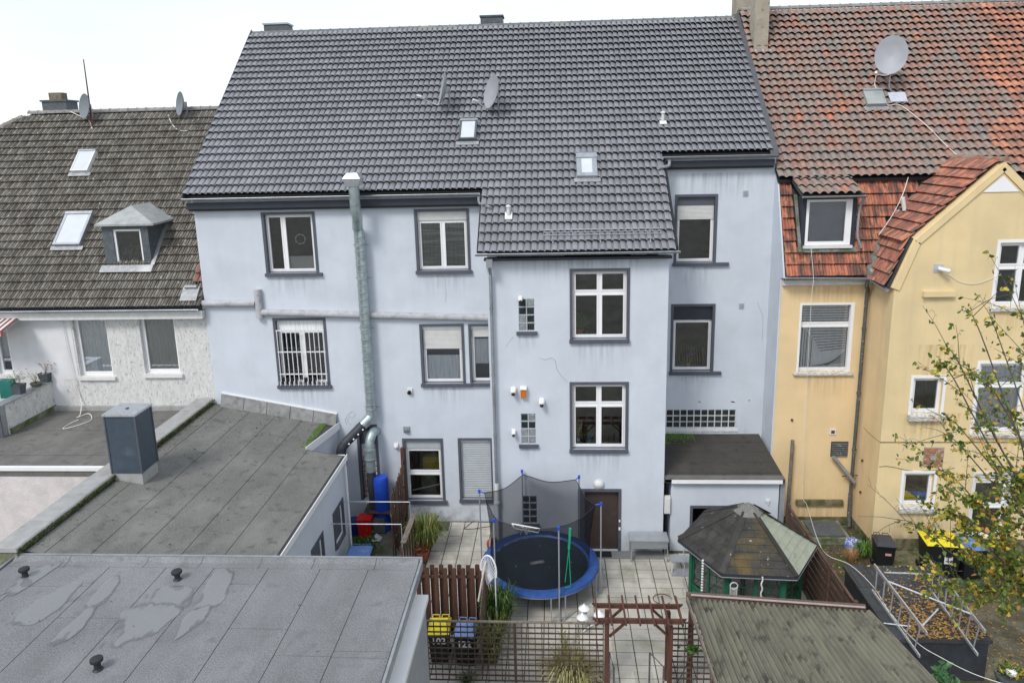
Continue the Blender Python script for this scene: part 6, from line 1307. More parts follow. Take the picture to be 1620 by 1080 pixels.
solo(hoop, 'ball_hoop', WHITE, 'small white ball hoop frame hanging on the trampoline net', 'ball hoop')

# ---- gazebo
GC = V((5.56, 19.75, 0)); ga0 = R(-3.5)
gz_ = thing('gazebo', GC, 'green hexagonal garden gazebo with dark shingled roof', 'gazebo')
hexv = lambda r_, z_, k: V((GC.x+math.cos(ga0+k*math.pi/3)*r_, GC.y+math.sin(ga0+k*math.pi/3)*r_, z_))
AP = at(1184, 797, Y=GC.y).z; EZ = 2.2; RAD = 1.97
SHG = [mat('dark_shingle', (.034, .033, .030), .85, .25, 3, .8, 60, fine=.2, fscale=60, dirt=(.075, .075, .062), dscale=2, dlo=.5, dhi=.65, damt=.6, dirt2=(.30, .31, .30), d2scale=7, d2lo=.70, d2hi=.73),
       mat('pale_green_shingle', (.30, .32, .25), .85, .12, 3, .6, 60, fine=.08, dirt=(.09, .09, .07), dscale=1.6, dlo=.60, dhi=.68, damt=.85),  # paler green shingle with random dark patches, used on one roof panel
       mat('brown_moss_shingle', (.042, .040, .035), .85, .25, 3, .8, 60, fine=.2, dirt=(.11, .08, .03), dscale=1.1, dlo=.46, dhi=.58, damt=.9, dirt2=(.32, .33, .33), d2scale=6, d2lo=.68, d2hi=.71)]
rnd = random.Random(12)
for k in range(6):
    a, b, c = hexv(RAD, EZ, k), hexv(RAD, EZ, k+1), V((GC.x, GC.y, AP)); mid_ = (a+b)/2; up_ = (c-mid_); sl_ = up_.length; u_ = (b-a).normalized(); v_ = up_.normalized(); n_ = u_.cross(v_)
    if n_.z < 0: n_ = -n_
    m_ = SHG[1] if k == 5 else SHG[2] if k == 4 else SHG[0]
    mb = MB(); mb.prism([a, b, c], -n_*.05); pn = mb.build('roof_panel', SHG[0], gz_)
    rows = 9; hr_ = (sl_*.93)/rows; half = (b-a).length/2
    for j in range(rows):
        y0 = j*hr_; w0 = half*(1-y0/sl_)-.03; w1_ = half*(1-(y0+hr_*1.12)/sl_)-.03
        x = -w0+rnd.uniform(.1, .33)*(1 if j % 2 else .6); cuts = [-w0]
        while x < w0-.1: cuts.append(x); x += .34
        cuts.append(w0)
        for i in range(len(cuts)-1):
            x0, x1 = cuts[i]+.004, cuts[i+1]-.004; lim = lambda x: max(-w1_, min(w1_, x)); 
            if x1-x0 < .03: continue
            li = rnd.uniform(0, .004); mb = MB()
            q4 = [mid_+u_*x0+v_*y0+n_*(.022+li), mid_+u_*x1+v_*y0+n_*(.022+li), mid_+u_*lim(x1)+v_*(y0+hr_*1.12)+n_*.006, mid_+u_*lim(x0)+v_*(y0+hr_*1.12)+n_*.006]
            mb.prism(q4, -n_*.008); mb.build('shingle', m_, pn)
    MB().beam(a+V((0, 0, .035)), a+(c-a)*.86+V((0, 0, .035)), .17, .02, n_).build('hip_strip', SHG[0], gz_)
    MB().beam(a+V((0, 0, -.03)), b+V((0, 0, -.03)), .04, .07).build('fascia', DTRIM, gz_); MB().beam(a+V((0, 0, -.078)), b+V((0, 0, -.078)), .05, .022).build('eaves_strip', ZINCW, gz_)
    a2, b2 = hexv(RAD*.22, EZ+(AP-EZ)*.80+.03, k), hexv(RAD*.22, EZ+(AP-EZ)*.80+.03, k+1); MB().prism([a2, b2, V((GC.x, GC.y, AP+.06))], V((0, 0, -.03))).build('cap_panel', FELTM, gz_)
    # walls
    wa, wb = hexv(1.55, 0, k), hexv(1.55, 0, k+1); uu = (wb-wa).normalized(); L_ = (wb-wa).length; nn = uu.cross(V((0, 0, 1)))
    mb = MB(); mb.beam(wa, wa+V((0, 0, 2.15)), .12, .12, uu); mb.build('corner_post', GREEN, gz_)
    mb = MB(); mb.beam(wa+V((0, 0, .35)), wb+V((0, 0, .35)), .05, .70); mb.beam(wa+V((0, 0, .78)), wb+V((0, 0, .78)), .09, .06); mb.beam(wa+V((0, 0, .02)), wb+V((0, 0, .02)), .10, .06); mb.build('wall_panel', GREEN, gz_); MB().beam(wa+V((0, 0, 2.08)), wb+V((0, 0, 2.08)), .07, .12).build('top_rail', GREEN, gz_)
    mb = MB()
    for t in (0.06, .5, .94): p = wa+uu*L_*t; mb.beam(p+V((0, 0, .81)), p+V((0, 0, 2.02)), .05, .04 if t != .5 else .09, uu)
    for t in (.28, .72): p = wa+uu*L_*t; mb.beam(p+V((0, 0, .81)), p+V((0, 0, 2.02)), .02, .02, uu)
    for z in (1.2, 1.6): mb.beam(wa+uu*.1+V((0, 0, z)), wb-uu*.1+V((0, 0, z)), .02, .02)
    mb.build('window_muntins', GREEN, gz_)
    MB().beam(wa+uu*.08+V((0, 0, 1.41)), wb-uu*.08+V((0, 0, 1.41)), .006, 1.2).build('pane', GLASS, gz_)
mb = MB(); mb.poly(*[hexv(1.55, .03, k) for k in range(6)]); mb.build('floor', WSLAT, gz_)
def inside(c_, s_, m_, lab, nm): return solo(MB().box(c_[0]-s_[0], c_[0]+s_[0], c_[1]-s_[1], c_[1]+s_[1], c_[2], c_[2]+s_[2]), nm, m_, lab, 'box' if nm != 'bench_cushion' else 'cushion')
inside((4.55, 19.45, .03), (.22, .25, 1.0), REDP, 'red object standing inside the gazebo behind its left windows', 'toy_box')
inside((5.6, 19.9, .03), (.5, .35, .75), WOODG, 'wooden table inside the gazebo behind the front windows', 'table_block')
# garlands and dreamcatcher on the gazebo
pm = MB(); p0 = at(1112, 884, X=GC.x-1.40); c = at(1112, 886, Y=18.75)
for i in range(12):
    q_ = c+V((0, 0, -.085*i)); pm.lathe([(0, -.032), (.034, -.015), (.034, .015), (0, .032)], q_, n=7)
o = solo(pm, 'pompom_garland', OFFW, 'string of white pompoms hanging at the left gazebo window', 'garland', smooth=True); 
mb = MB(); c = at(1161, 926, Y=17.95); cr = .11; mb.lathe([(cr*.82, -.01), (cr, -.01), (cr, .01), (cr*.82, .01), (cr*.82, -.01)], c, (0, -1, 0), n=18); rr = random.Random(6)
for i in range(9): x = c.x-.10+.025*i; mb.tube([(x, c.y, c.z-.05), (x+rr.uniform(-.02, .02), c.y, c.z-.32), (x+rr.uniform(-.03, .03), c.y, c.z-.55-rr.random()*.15)], .006, 4)
solo(mb, 'dreamcatcher', OFFW, 'white dreamcatcher with long fringe hanging under the front eave of the gazebo', 'dreamcatcher')
mb = MB(); c = at(1206, 912, Y=17.95); mb.tube([c+V((math.sin(i*1.3)*.02, 0, -.06*i)) for i in range(11)], .022, 5); solo(mb, 'rope_decoration', ROPE, 'pale knotted rope hanging at the front post of the gazebo', 'rope', smooth=True)
mb = MB(); c = at(1083, 862, Y=19.85); g_ = []
for i in range(34): mb.lathe([(0, -.028), (.026, 0), (0, .028)], c+V((.02*math.sin(i), .02*math.cos(i), -.05*i)), n=6)
solo(mb, 'rain_chain', STEEL, 'chain hanging from the left corner of the gazebo roof', 'chain', smooth=True)

# ---- corrugated roof shed in front of the gazebo
co = [at(1090, 947, Z=2.42), at(1372, 967, Z=2.42), at(1482, 1085, Z=2.36), at(1138, 1085, Z=2.36)]
sh = thing('corrugated_shed', (5.5, 15, 0), 'open shed with mossy corrugated roof in the foreground right', 'shed')
CORR = mat('mossy_corrugated_sheet', (.145, .14, .108), .8, .22, 2, .5, 30, dirt=(.21, .205, .145), dscale=1.1, dlo=.45, dhi=.7, damt=.8, dirt2=(.055, .055, .045), d2scale=3, d2lo=.55, d2hi=.7, stretch=(3, .6, 1))
NW = 33; mb = MB(); per = 8; yb_, yf_ = (co[0].y+co[1].y)/2, 12.3
xl_b, xr_b = co[0].x, co[1].x; 
def cpt(i, t, dz=0):
    s_ = i/(NW*per); xb_ = xl_b+(xr_b-xl_b)*s_; dxl = (co[3].x-co[0].x)/(co[0].y-co[3].y); dxr = (co[2].x-co[1].x)/(co[1].y-co[2].y)
    yback = co[0].y+(co[1].y-co[0].y)*s_; Ld = yback-yf_; x = xb_+(dxl*(1-s_)+dxr*s_)*Ld*t; return V((x, yback-Ld*t, 2.42-.09*t+.046*math.cos(2*math.pi*i/per)+dz))
sheets = 5; tot = NW*per
for sidx in range(sheets):
    i0, i1 = tot*sidx//sheets, tot*(sidx+1)//sheets+2; i1 = min(i1, tot)
    mb = MB(); 
    for i in range(i0, i1+1):
        dz = .006*(sidx % 2); mb.v += [cpt(i, 0, dz), cpt(i, 1, dz), cpt(i, 0, dz-.008), cpt(i, 1, dz-.008)]
    for i in range(i1-i0): b = 4*i; mb.f += [(b, b+4, b+5, b+1), (b+2, b+3, b+7, b+6), (b, b+2, b+6, b+4)]
    mb.build('corrugated_sheet', CORR, sh, smooth=True)
mb = MB(); mb.beam(cpt(0, 0, -.02)+V((-.05, .12, .0)), cpt(tot, 0, -.02)+V((.0, .12, 0)), .10, .14); mb.build('back_beam', WOODO, sh)
mb = MB(); mb.beam(cpt(0, 0, .06)+V((.05, .02, 0)), cpt(tot, 0, .06)+V((-.05, .02, 0)), .05, .02); mb.build('edge_strip', mat('pinkish_trim', (.40, .31, .32), .5, .1, 5), sh)
mb = MB(); mb.beam(cpt(0, 0, -.05)+V((-.05, 0, 0)), cpt(0, 1, -.05)+V((-.05, 0, 0)), .05, .12); mb.build('side_board', WOODG, sh); MB().beam(cpt(tot, 0, -.05)+V((.03, 0, 0)), cpt(tot, 1, -.05)+V((.03, 0, 0)), .05, .12).build('side_board', WOODG, sh)
for (i, t) in ((3, .02), (3, .55), (tot-3, .02), (tot-3, .55), (tot//2, .02)): p = cpt(i, t); MB().box(p.x-.06, p.x+.06, p.y-.06, p.y+.06, 0, 2.32).build('post', WRED, sh)

# ---- pergola arch
pg = thing('pergola', (2.0, 16.4, 0), 'red brown wooden pergola arch over the garden path', 'pergola')
fy, by_ = 16.12, 16.72; fz = 2.08
xl, xr_ = at(960, 1000, Y=fy).x, at(1061, 1000, Y=fy).x; xl2, xr2 = at(957.5, 985, Y=by_).x, at(1056, 990, Y=by_).x
for x, y in ((xl, fy), (xr_, fy), (xl+.05, by_), (xr_+.03, by_)): MB().box(x-.055, x+.055, y-.055, y+.055, 0, fz-.06).build('post', WRED, pg)
zA = at(1000, 981, Y=fy).z; zB = zA
for y, xa, xb_ in ((fy, 937, 1086), (by_, 936, 1080)):
    a = at(xa, 978 if y == fy else 957, Y=y).x; b = at(xb_, 985 if y == fy else 962, Y=y).x; mb = MB(); mb.prism([(a, y-.03, zA+.05), (a+.12, y-.03, zA-.07), (b-.12, y-.03, zA-.07), (b, y-.03, zA+.05)], (0, .06, 0)); mb.build('beam', WRED, pg)
for i in range(7):
    x = at(944.5+22.2*i, 980, Y=fy).x; mb = MB(); mb.box(x-.022, x+.022, fy-.28, by_+.28, zA+.052, zA+.112); mb.build('rafter', WRED, pg)
for y in (fy, by_):
    for s, x in ((1, xl+.03), (-1, xr_+.01)): MB().beam((x+.04*s, y, zA-.45), (x+.42*s, y, zA-.07), .045, .07, (0, 1, 0)).build('brace', WRED, pg)
# side lattice in the right post pair
def lattice(name, lab, p0, p1, z0, z1, px_, pz, m_, wv=.022, th=.012, frame=True, diag=False, cat='trellis', parent=None):
    t = thing(name, p0, lab, cat) if parent is None else parent; p0 = V(p0); p1 = V(p1); u_ = (p1-p0); L_ = u_.length; u_.normalize(); nn = u_.cross(V((0, 0, 1)))
    nx = max(1, round(L_/px_)); nz = max(1, round((z1-z0)/pz))
    for i in range(nx+1): q_ = p0+u_*(L_*i/nx); MB().beam(q_+V((0, 0, z0)), q_+V((0, 0, z1)), th, wv, nn.cross(V((0, 0, 1)))*1.0 if False else u_.cross(V((0,0,1)))).build('upright_slat', m_, t)
    for j in range(nz+1): z = z0+(z1-z0)*j/nz; MB().beam(p0+nn*(-th*1.05)+V((0, 0, z)), p1+nn*(-th*1.05)+V((0, 0, z)), th, wv).build('cross_slat', m_, t)
    return t
TRW = mat('trellis_wood', (.075, .05, .038), .8, .3, 5, .2, 30, dirt=(.22, .18, .14), dscale=6, dlo=.6, dhi=.7, damt=.6)
ty = 16.38; xa, xb_ = at(676, 1000, Y=16.38).x, xl-.07; za = at(800, 984, Y=ty).z
t1 = lattice('trellis_fence', 'dark wooden trellis with square openings between the near annex and the pergola', (xa, ty, 0), (xb_, ty, 0), .15, za, .172, .158, TRW, .036, .02)
for x in (xb_-2.25,): MB().box(x-.035, x+.035, ty+.02, ty+.09, 0, za).build('post', WOODO, t1)
MB().box(xa, xb_, ty-.03, ty+.03, za, za+.035).build('top_rail', WOODG, t1)
xe = at(1108, 1075, Y=ty).x
t2 = lattice('trellis_fence', 'short dark trellis panel between the pergola and the corrugated shed', (xr_+.07, ty, 0), (xe+.25, ty, 0), .15, za+.05, .172, .155, TRW, .036, .02)
t3 = lattice('side_trellis', 'narrow trellis filling the right side of the pergola', (xr_+.02, fy+.06, 0), (xr_+.02, by_-.06, 0), .15, 1.75, .12, .11, WSLAT)
# hand rails
def rail(lab, P, r=.024): solo(MB().tube(P, r, 8), 'handrail', PIPED, lab, 'handrail', 'handrails of the garden steps', smooth=True)
a = at(964, 1032, Y=16.1); b = at(971, 1055, Y=15.6); rail('left grey handrail of the garden steps', [V((a.x, a.y, 0)), a, b, V((b.x, b.y, -.1))])
a = at(1028, 1032, Y=16.1); b = at(1050, 1054, Y=15.6); rail('right grey handrail of the garden steps', [V((a.x, a.y, 0)), a, b, V((b.x, b.y, -.1))])

# ---- board fence, posts, bins at the left
def plank(p, w_, h_, th, z0, m_, parent, rnd_top=True, u=V((1, 0, 0)), lean=0):
    """upright board with a rounded head"""
    pts = [p-u*w_/2+V((0, 0, z0)), p+u*w_/2+V((0, 0, z0))]
    if rnd_top: pts += [p+u*(w_/2*math.cos(t))+V((lean, 0, h_-w_*.25+w_*.25*math.sin(t))) for t in [math.pi*i/6 for i in range(7)]]
    else: pts += [p+u*w_/2+V((lean, 0, h_)), p-u*w_/2+V((lean, 0, h_-.04))]
    nn = u.cross(V((0, 0, 1)))*th; return MB().prism(pts, nn).build('fence_board', m_, parent)
fy2 = 18.25; fxa, fxb = -3.95, at(766, 920, Y=fy2).x; fzt = at(715, 894, Y=fy2).z
bf = thing('board_fence', (fxa+.8, fy2, 0), 'red brown fence of staggered round topped boards behind the bins', 'fence')
n = 15; w_ = (fxb-fxa)/n
for i in range(n):
    x = fxa+w_*(i+.5); k = i % 2; plank(V((x, fy2+(.07 if k else -.05), 0)), w_*(1.0 if k else .98), fzt+random.uniform(-.015, .015)-(.03 if k == 0 else -.0), .02, .05, WOODP, bf)
for z in (fzt-.35, .4): MB().box(fxa, fxb, fy2-.010, fy2+.024, z-.04, z+.04).build('fence_rail', WOODP, bf)
MB().box(fxb-.02, fxb+.09, fy2-.06, fy2+.06, 0, fzt+.1).build('fence_post', WOODO, bf)
q_ = at(762, 1000, Y=17.0); o = thing('bin_screen_post', (q_.x, 17.2, 0), 'dark wooden side fence boards beside the blue lidded bin', 'fence')
for i in range(7): plank(V((fxb+.03, fy2-.2-.22*i, 0)), .2, fzt-.06*i, .02, .02, WOODO, o, False, V((0, 1, 0)))
def wheelie(lab, loc, rot, lid, body=BLACK, w=.56, d=.62, h=1.0, digits=None, label_col=None, group='wheelie bins behind the trellis'):
    t = thing('wheelie_bin', loc, lab, 'wheelie bin', group); t.rotation_euler = (0, 0, rot)
    a, b = w/2, d/2; mb = MB(); s = .82
    lo = [(-a*s, -b*s, .04), (a*s, -b*s, .04), (a*s, b*s*.8, .04), (-a*s, b*s*.8, .04)]; hi = [(-a, -b, h-.05), (a, -b, h-.05), (a, b, h-.05), (-a, b, h-.05)]
    mb.v = [V(p) for p in lo+hi]; mb.f = [(0, 3, 2, 1), (4, 5, 6, 7)]+[(i, (i+1) % 4, 4+(i+1) % 4, 4+i) for i in range(4)]
    mb.box(-a-.015, a+.015, -b-.015, b+.01, h-.12, h-.05); mb.build('body', body, t, local=True)
    mb = MB(); e = .02; mb.v = [V(p) for p in ((-a-e, -b-e-.03, h-.05), (a+e, -b-e-.03, h-.05), (a+e, b+.03, h-.02), (-a-e, b+.03, h-.02), (-a*.78, -b*.62, h+.05), (a*.78, -b*.62, h+.05), (a*.78, b*.6, h+.085), (-a*.78, b*.6, h+.085))]
    mb.f = [(0, 3, 2, 1), (4, 5, 6, 7)]+[(i, (i+1) % 4, 4+(i+1) % 4, 4+i) for i in range(4)]; mb.build('lid', lid, t, local=True)
    mb = MB(); 
    for s_ in (-1, 1): mb.tube([(s_*.04, b+.02, h+.0), (s_*.04, b+.10, h+.02), (s_*a*.8, b+.10, h+.02), (s_*a*.8, b+.02, h)], .014, 6)
    mb.build('handle', lid, t, local=True, smooth=True)
    for s_ in (-1, 1): MB().lathe([(0, -.025), (.10, -.025), (.10, .025), (0, .025)], (s_*(a-.03), b*.75, .10), (1, 0, 0), n=14).build('wheel', BLACK, t, local=True)
    if digits:
        fc = text_mesh(digits, .26, WHITE, t, V((0, 0, 0)), (1, 0, 0), (0, 0, 1), bold=.006); fc.data.transform(Matrix.Translation(root_loc(t))); fc.location = (0, -b-.022+.03, h-.26)
        fc.location = (0, -(b*(s+(1-s)*.78))-.012, h-.28)
    if label_col: MB().box(-a*.1, a*.55, -b-.006, -b+.0, h*.62, h*.70).build('sticker', label_col, t, local=True)
    return t
c1 = at(695, 985, Z=1.05); c2 = at(737, 988, Z=1.05)
wheelie('yellow lidded wheelie bin with white house number behind the trellis', V((c1.x, c1.y, 0)), R(2), YEL, digits='102'); wheelie('blue lidded wheelie bin with white house number beside the wooden fence', V((c2.x, c2.y-.05, 0)), R(-3), mat('pale_blue_lid', (.20, .30, .56), .4, .1, 4), digits='122')
c3 = at(1398, 850, Z=1.05); wheelie('black wheelie bin standing by the corner of the yellow house', V((c3.x, c3.y-.05, 0)), R(-8), mat('black_lid', (.04, .042, .048), .4, .1, 4), label_col=mat('red_white_sticker', (.55, .30, .28), .5, .4, 60), group='wheelie bins by the yellow house')
c4 = at(1488, 852, Z=1.15); t = wheelie('large bin with yellow lid under the autumn tree', V((c4.x, c4.y, 0)), R(-6), YEL, w=1.05, d=.8, h=1.18, group='wheelie bins by the yellow house')
MB().box(.02, .26, -.375, -.365, .5, .95).build('sticker', OFFW, t, local=True); mb = MB()
for i in range(3): mb.box(.06, .22, -.380, -.376, .86-.14*i, .89-.14*i)
mb.box(.12, .145, -.380, -.376, .55, .80); mb.build('sticker_print', BLACK, t, local=True)
c5 = at(1532, 858, Z=1.1); wheelie('bin with blue lid beside the large yellow lidded bin', V((c5.x+.05, c5.y, 0)), R(4), BLUEL, w=.7, d=.75, h=1.12, group='wheelie bins by the yellow house')
# white fan trellis and its posts
fc_ = at(783, 940, Y=18.1); fb = thing('fan_trellis', (fc_.x, 18.1, 0), 'white fan shaped plant trellis leaning at the end of the board fence', 'trellis')
cx, cz, ry_ = at(773, 905, Y=18.05).x, at(773, 902, Y=18.05).z, 18.05
ux = V((.93, -.37, 0)); c = V((cx, ry_, cz)); mb = MB(); r_f = .46
outl = [c+ux*r_f*.52*math.cos(t)+V((0, 0, 1))*r_f*math.sin(t) for t in [math.pi*i/14-.35 for i in range(17)]]; mb.tube(outl, .022, 6); mb.build('arch_rim', WHITE, fb, smooth=True)
for i in range(15): MB().tube([c+ux*-.05+V((0, 0, -.45)), outl[i+1]], .011, 4).build('fan_rod', WHITE, fb)
for s_ in (-1, 1): MB().beam(c+ux*s_*.2+V((0, 0, 0)), V((c.x, c.y, 0))+ux*s_*.2+V((0, 0, .02)), .05, .03).build('leg', OFFW, fb)
MB().tube([at(768, 888, Y=18.0), at(757, 950, Y=17.9)], .03, 8).build('bundle', ROPE, fb)
# ---- plank screen in the side yard
ps = thing('plank_screen', (-5.75, 23.2, 0), 'weathered dark plank screen dividing the side yard from the patio', 'fence')
n = 15
for i in range(n):
    y = 24.55-i*.158; h_ = 2.55-.35*(i/n)+random.uniform(-.08, .05); 
    plank(V((-5.60+.05*(i % 2)+random.uniform(-.02, .02), y, 0)), .115, h_+random.uniform(-.06, .06), .025, 0, (WOODO, WOODP, WSLAT)[i % 3], ps, True, V((0, 1, 0)), random.uniform(-.02, .02))
for z in (.5, 1.6): MB().box(-5.60, -5.55, 22.25, 24.6, z-.04, z+.04).build('rail', WOODO, ps)
MB().box(-5.66, -5.53, 24.60, 24.72, 0, 3.0).build('screen_post', WRED, ps)
ps2 = thing('low_plank_screen', (-4.9, 21.5, 0), 'lower plank screen capped by a slanting grey board near the patio', 'fence')
for i in range(12):
    y = 22.55-i*.2; plank(V((-4.88+.04*(i % 2), y, 0)), .14, 1.55, .025, 0, (WOODO, WOODP)[i % 2], ps2, False, V((0, 1, 0)))
MB().beam(at(655, 812, Z=1.66), at(638, 858, Z=1.66), .17, .04).build('cap_board', WOODG, ps2)
# clothes line frames
for (a, b, lab) in (((533, 793), (648, 794), 'farther thin metal clothes line bar across the side yard'), ((513, 828), (635, 828), 'nearer thin metal clothes line bar across the side yard')):
    p, q_ = at(*a, Z=2.25), at(*b, Z=2.25); q_ = V((q_.x, p.y, 2.25)); t = thing('clothes_line', (p.x, p.y, 0), lab, 'clothes line', 'clothes line bars'); MB().tube([p, q_], .014, 6).build('bar', ALU, t); MB().tube([V((p.x+.02, p.y, 2.24)), V((p.x+.02, p.y, 1.6))], .012, 6).build('wall_arm', ALU, t); MB().tube([V((q_.x, q_.y, 2.24)), V((q_.x, q_.y, 0))], .013, 6).build('upright', ALU, t)
# barrel, crate, hood, bag, lidded bin
c = V((at(604, 775, Y=24.25).x, 24.2, 0)); zt_ = at(604, 752, Y=24.25).z
t = thing('barrel', c, 'blue plastic barrel standing beside the plank screen by the wall', 'barrel'); MB().lathe([(0, 0), (.24, 0), (.27, .15), (.28, zt_*.5), (.27, zt_-.12), (.24, zt_-.02), (0, zt_-.02)], c, n=20).build('drum', BLUEB, t, smooth=True)
c = at(577, 852, Z=0); c = V((c.x, c.y+.2, 0)); MBx = MB(); s = .24; mb = MB(); mb.v = [c+V(p) for p in ((-.21, -.2, .05), (.21, -.2, .05), (.21, .2, .05), (-.21, .2, .05), (-s, -.22, .70), (s, -.22, .70), (s, .22, .70), (-s, .22, .70))]; mb.f = [(0, 3, 2, 1), (4, 5, 6, 7)]+[(i, (i+1) % 4, 4+(i+1) % 4, 4+i) for i in range(4)]; mb.box(c.x-s-.02, c.x+s+.02, c.y-.25, c.y+.25, .70, .76)
solo(mb, 'red_container', REDP, 'bright red plastic container under the grey hood in the side yard', 'container', base=c)
c = V((-6.3, 23.3, 0)); mb = MB(); ysh = at(577, 852, Z=0).y+.35; zsh = at(585, 812, Y=ysh).z; A_ = [V((-7.05, ysh, zsh-.16)), V((-6.75, ysh, zsh+.02)), V((-6.1, ysh, zsh)), V((-5.68, ysh, zsh-.12))]
for i in range(3): mb.prism([A_[i], A_[i+1], A_[i+1]+V((0, 24.7-ysh, .08)), A_[i]+V((0, 24.7-ysh, .08))], (0, 0, -.03))
bc = at(558, 838, Z=.3); solo(MB().lathe([(0, 0), (.20, 0), (.24, .5), (.22, .62), (0, .62)], V((bc.x, bc.y+.2, 0)), n=14), 'blue_container', mat('dark_blue_plastic', (.01, .03, .16), .4), 'dark blue container beside the red one in the side yard', 'container', smooth=True)
t = solo(mb, 'yard_shelter', mat('rusty_hood', (.075, .060, .052), .8, .3, 4, .4, 20), 'low dark sheet shelter with a curved edge over the red container', 'shelter'); mb = MB(); mb.box(-7.0, -5.72, ysh+.30, ysh+.34, 0, zsh-.2); mb.build('back_panel', PIPED, t)
c = V((at(599, 840, Z=.1).x-.18, ysh+.12, 0)); solo(MB().box(c.x-.0, c.x+.42, c.y-.1, c.y+.15, .02, zsh-.22), 'grey_cabinet', mat('grey_cabinet', (.12, .14, .145), .6), 'grey cabinet under the shelter right of the red container', 'cabinet')
c = at(595, 853, Z=.05); mb = MB(); mb.v = [c+V(p) for p in ((-.16, -.14, 0), (.17, -.12, 0), (.20, .16, 0), (-.14, .18, 0), (.02, .02, .24))]; mb.f = [(0, 1, 4), (1, 2, 4), (2, 3, 4), (3, 0, 4), (3, 2, 1, 0)]; solo(mb, 'white_bag', OFFW, 'small white bag on the ground by the plank screen', 'bag')
c = at(570, 872, Z=1.0); wheelie('bin with blue lid at the foot of the side yard wall', V((c.x-.05, 21.1, 0)), R(3), BLUEL, w=.75, d=.5, group='bin in the side yard')
ivy = leafpuff(420, at(573, 864, Z=.25), .62, .45, .35, .15, 21, .6); solo(ivy, 'ivy_shrub', LEAFG, 'dark green leafy shrub below the red container', 'shrub', base=V((at(573, 864, Z=.25).x, at(573, 864, Z=.25).y, 0)))
# doormat, trough, stand, hose reel
a = at(939, 871.5, Z=.06); solo(MB().box(1.2, 1.85, 22.38, 22.74, .051, .066), 'doormat', MATT, 'black doormat in front of the brown back door', 'doormat')
x0, x1 = at(995, 880, Z=0).x, at(1055, 880, Z=0).x; t = thing('metal_table', ((x0+x1)/2, 22.4, 0), 'grey metal work table standing against the blue wall', 'table')
mb = MB(); mb.box(x0, x1, 22.15, 22.75, .76, .80); mb.build('tabletop', STEEL, t); mb = MB(); mb.box(x0+.03, x1-.03, 22.18, 22.20, .50, .755); mb.box(x0+.03, x1-.03, 22.20, 22.7, .48, .50); mb.build('apron', ZINC, t)
for x in (x0+.04, x1-.04):
    for y in (22.19, 22.71): MB().box(x-.02, x+.02, y-.02, y+.02, 0, .47).build('leg', STEEL, t)
a = at(1062, 888, Z=.45); t = thing('step_stand', (a.x+.3, a.y+.2, 0), 'small pale metal stand between the table and the gazebo', 'stand'); mb = MB(); mb.box(a.x, a.x+.62, a.y, a.y+.4, .42, .45); mb.build('shelf', STEEL, t); MB().box(a.x, a.x+.62, a.y-.12, a.y+.25, .02, .05).build('shelf', STEEL, t)
for x in (a.x+.03, a.x+.59): MB().box(x-.015, x+.015, a.y+.02, a.y+.05, .05, .42).build('leg', OFFW, t)
c = at(779, 824, Y=22.5); c.z = .55; t = thing('hose_reel', (c.x, 22.45, 0), 'garden hose reel with red hose by the down pipe', 'hose reel'); MB().lathe([(0, -.10), (.10, -.10), (.20, -.09), (.22, 0), (.20, .09), (.10, .10), (0, .10)], V((c.x, 22.4, .5)), (.5, -1, 0), n=16).build('hose', mat('red_hose', (.28, .06, .05), .6, .3, 30), t, smooth=True)
mb = MB(); u_ = V((.5, -1, 0)).normalized(); ctr = V((c.x, 22.4, .5))
for s_ in (-1, 1): mb.tube([ctr+u_*s_*.14+V((.18, .1, -.48)), ctr+u_*s_*.14+V((.1, .05, .35)), ctr+u_*s_*.14+V((-.12, -.05, .35)), ctr+u_*s_*.14+V((-.2, -.1, -.48))], .014, 6)
mb.build('reel_frame', OFFW, t)
cable([at(x, y, Z=.02) for x, y in ((776, 832), (762, 834), (748, 836), (735, 836), (744, 828), (752, 822))], .012, BLACK, 'dark hose lying across the paving to the wall', cat='hose'); cable([at(x, y, Z=.02) for x, y in ((770, 834), (776, 845), (772, 860), (760, 866), (752, 860), (756, 850))], .010, ROPE, 'yellowish hose loop beside the trampoline', cat='hose')
cable([at(x, y, Z=.02) for x, y in ((945, 930), (944, 942), (930, 955), (912, 966), (895, 980), (884, 986))], .018, ZINC, 'grey hose on the paving between trampoline and pergola', cat='hose')
mb = MB(); c = at(1048, 947, Z=.012); mb.tube([c+V((.28*math.cos(t), .26*math.sin(t), 0)) for t in [i*2*math.pi/24 for i in range(22)]], .014, 5); solo(mb, 'wire_ring', RUST, 'thin open wire ring lying on the paving behind the pergola', 'ring')
# lantern post with three white heads
ln_ = at(921, 1000, Z=0); t = thing('garden_lantern', ln_, 'white garden lantern with three round caps behind the trellis', 'lantern')
hp = [at(924, 962, Y=ln_.y+.15), at(921, 976, Y=ln_.y-.08), at(948, 972, Y=ln_.y+.05)]
for p in hp:
    mb = MB(); mb.lathe([(0, .12), (.02, .10), (.03, .07), (.13, .0), (.165, -.05), (.15, -.07), (.0, -.06)], p+V((0, 0, .05)), n=14); mb.build('lamp_cap', WHITE, t, smooth=True); mb = MB(); mb.lathe([(.07, -.06), (.09, -.20), (.04, -.26), (0, -.26)], p+V((0, 0, .05)), n=10); mb.build('lamp_glass', SHUTG, t, smooth=True); MB().tube([p+V((0, 0, -.2)), V((p.x*.3+ln_.x*.7, p.y*.3+ln_.y*.7, p.z-.4)), V((ln_.x, ln_.y, 0))], .018, 6).build('arm', WHITE, t)
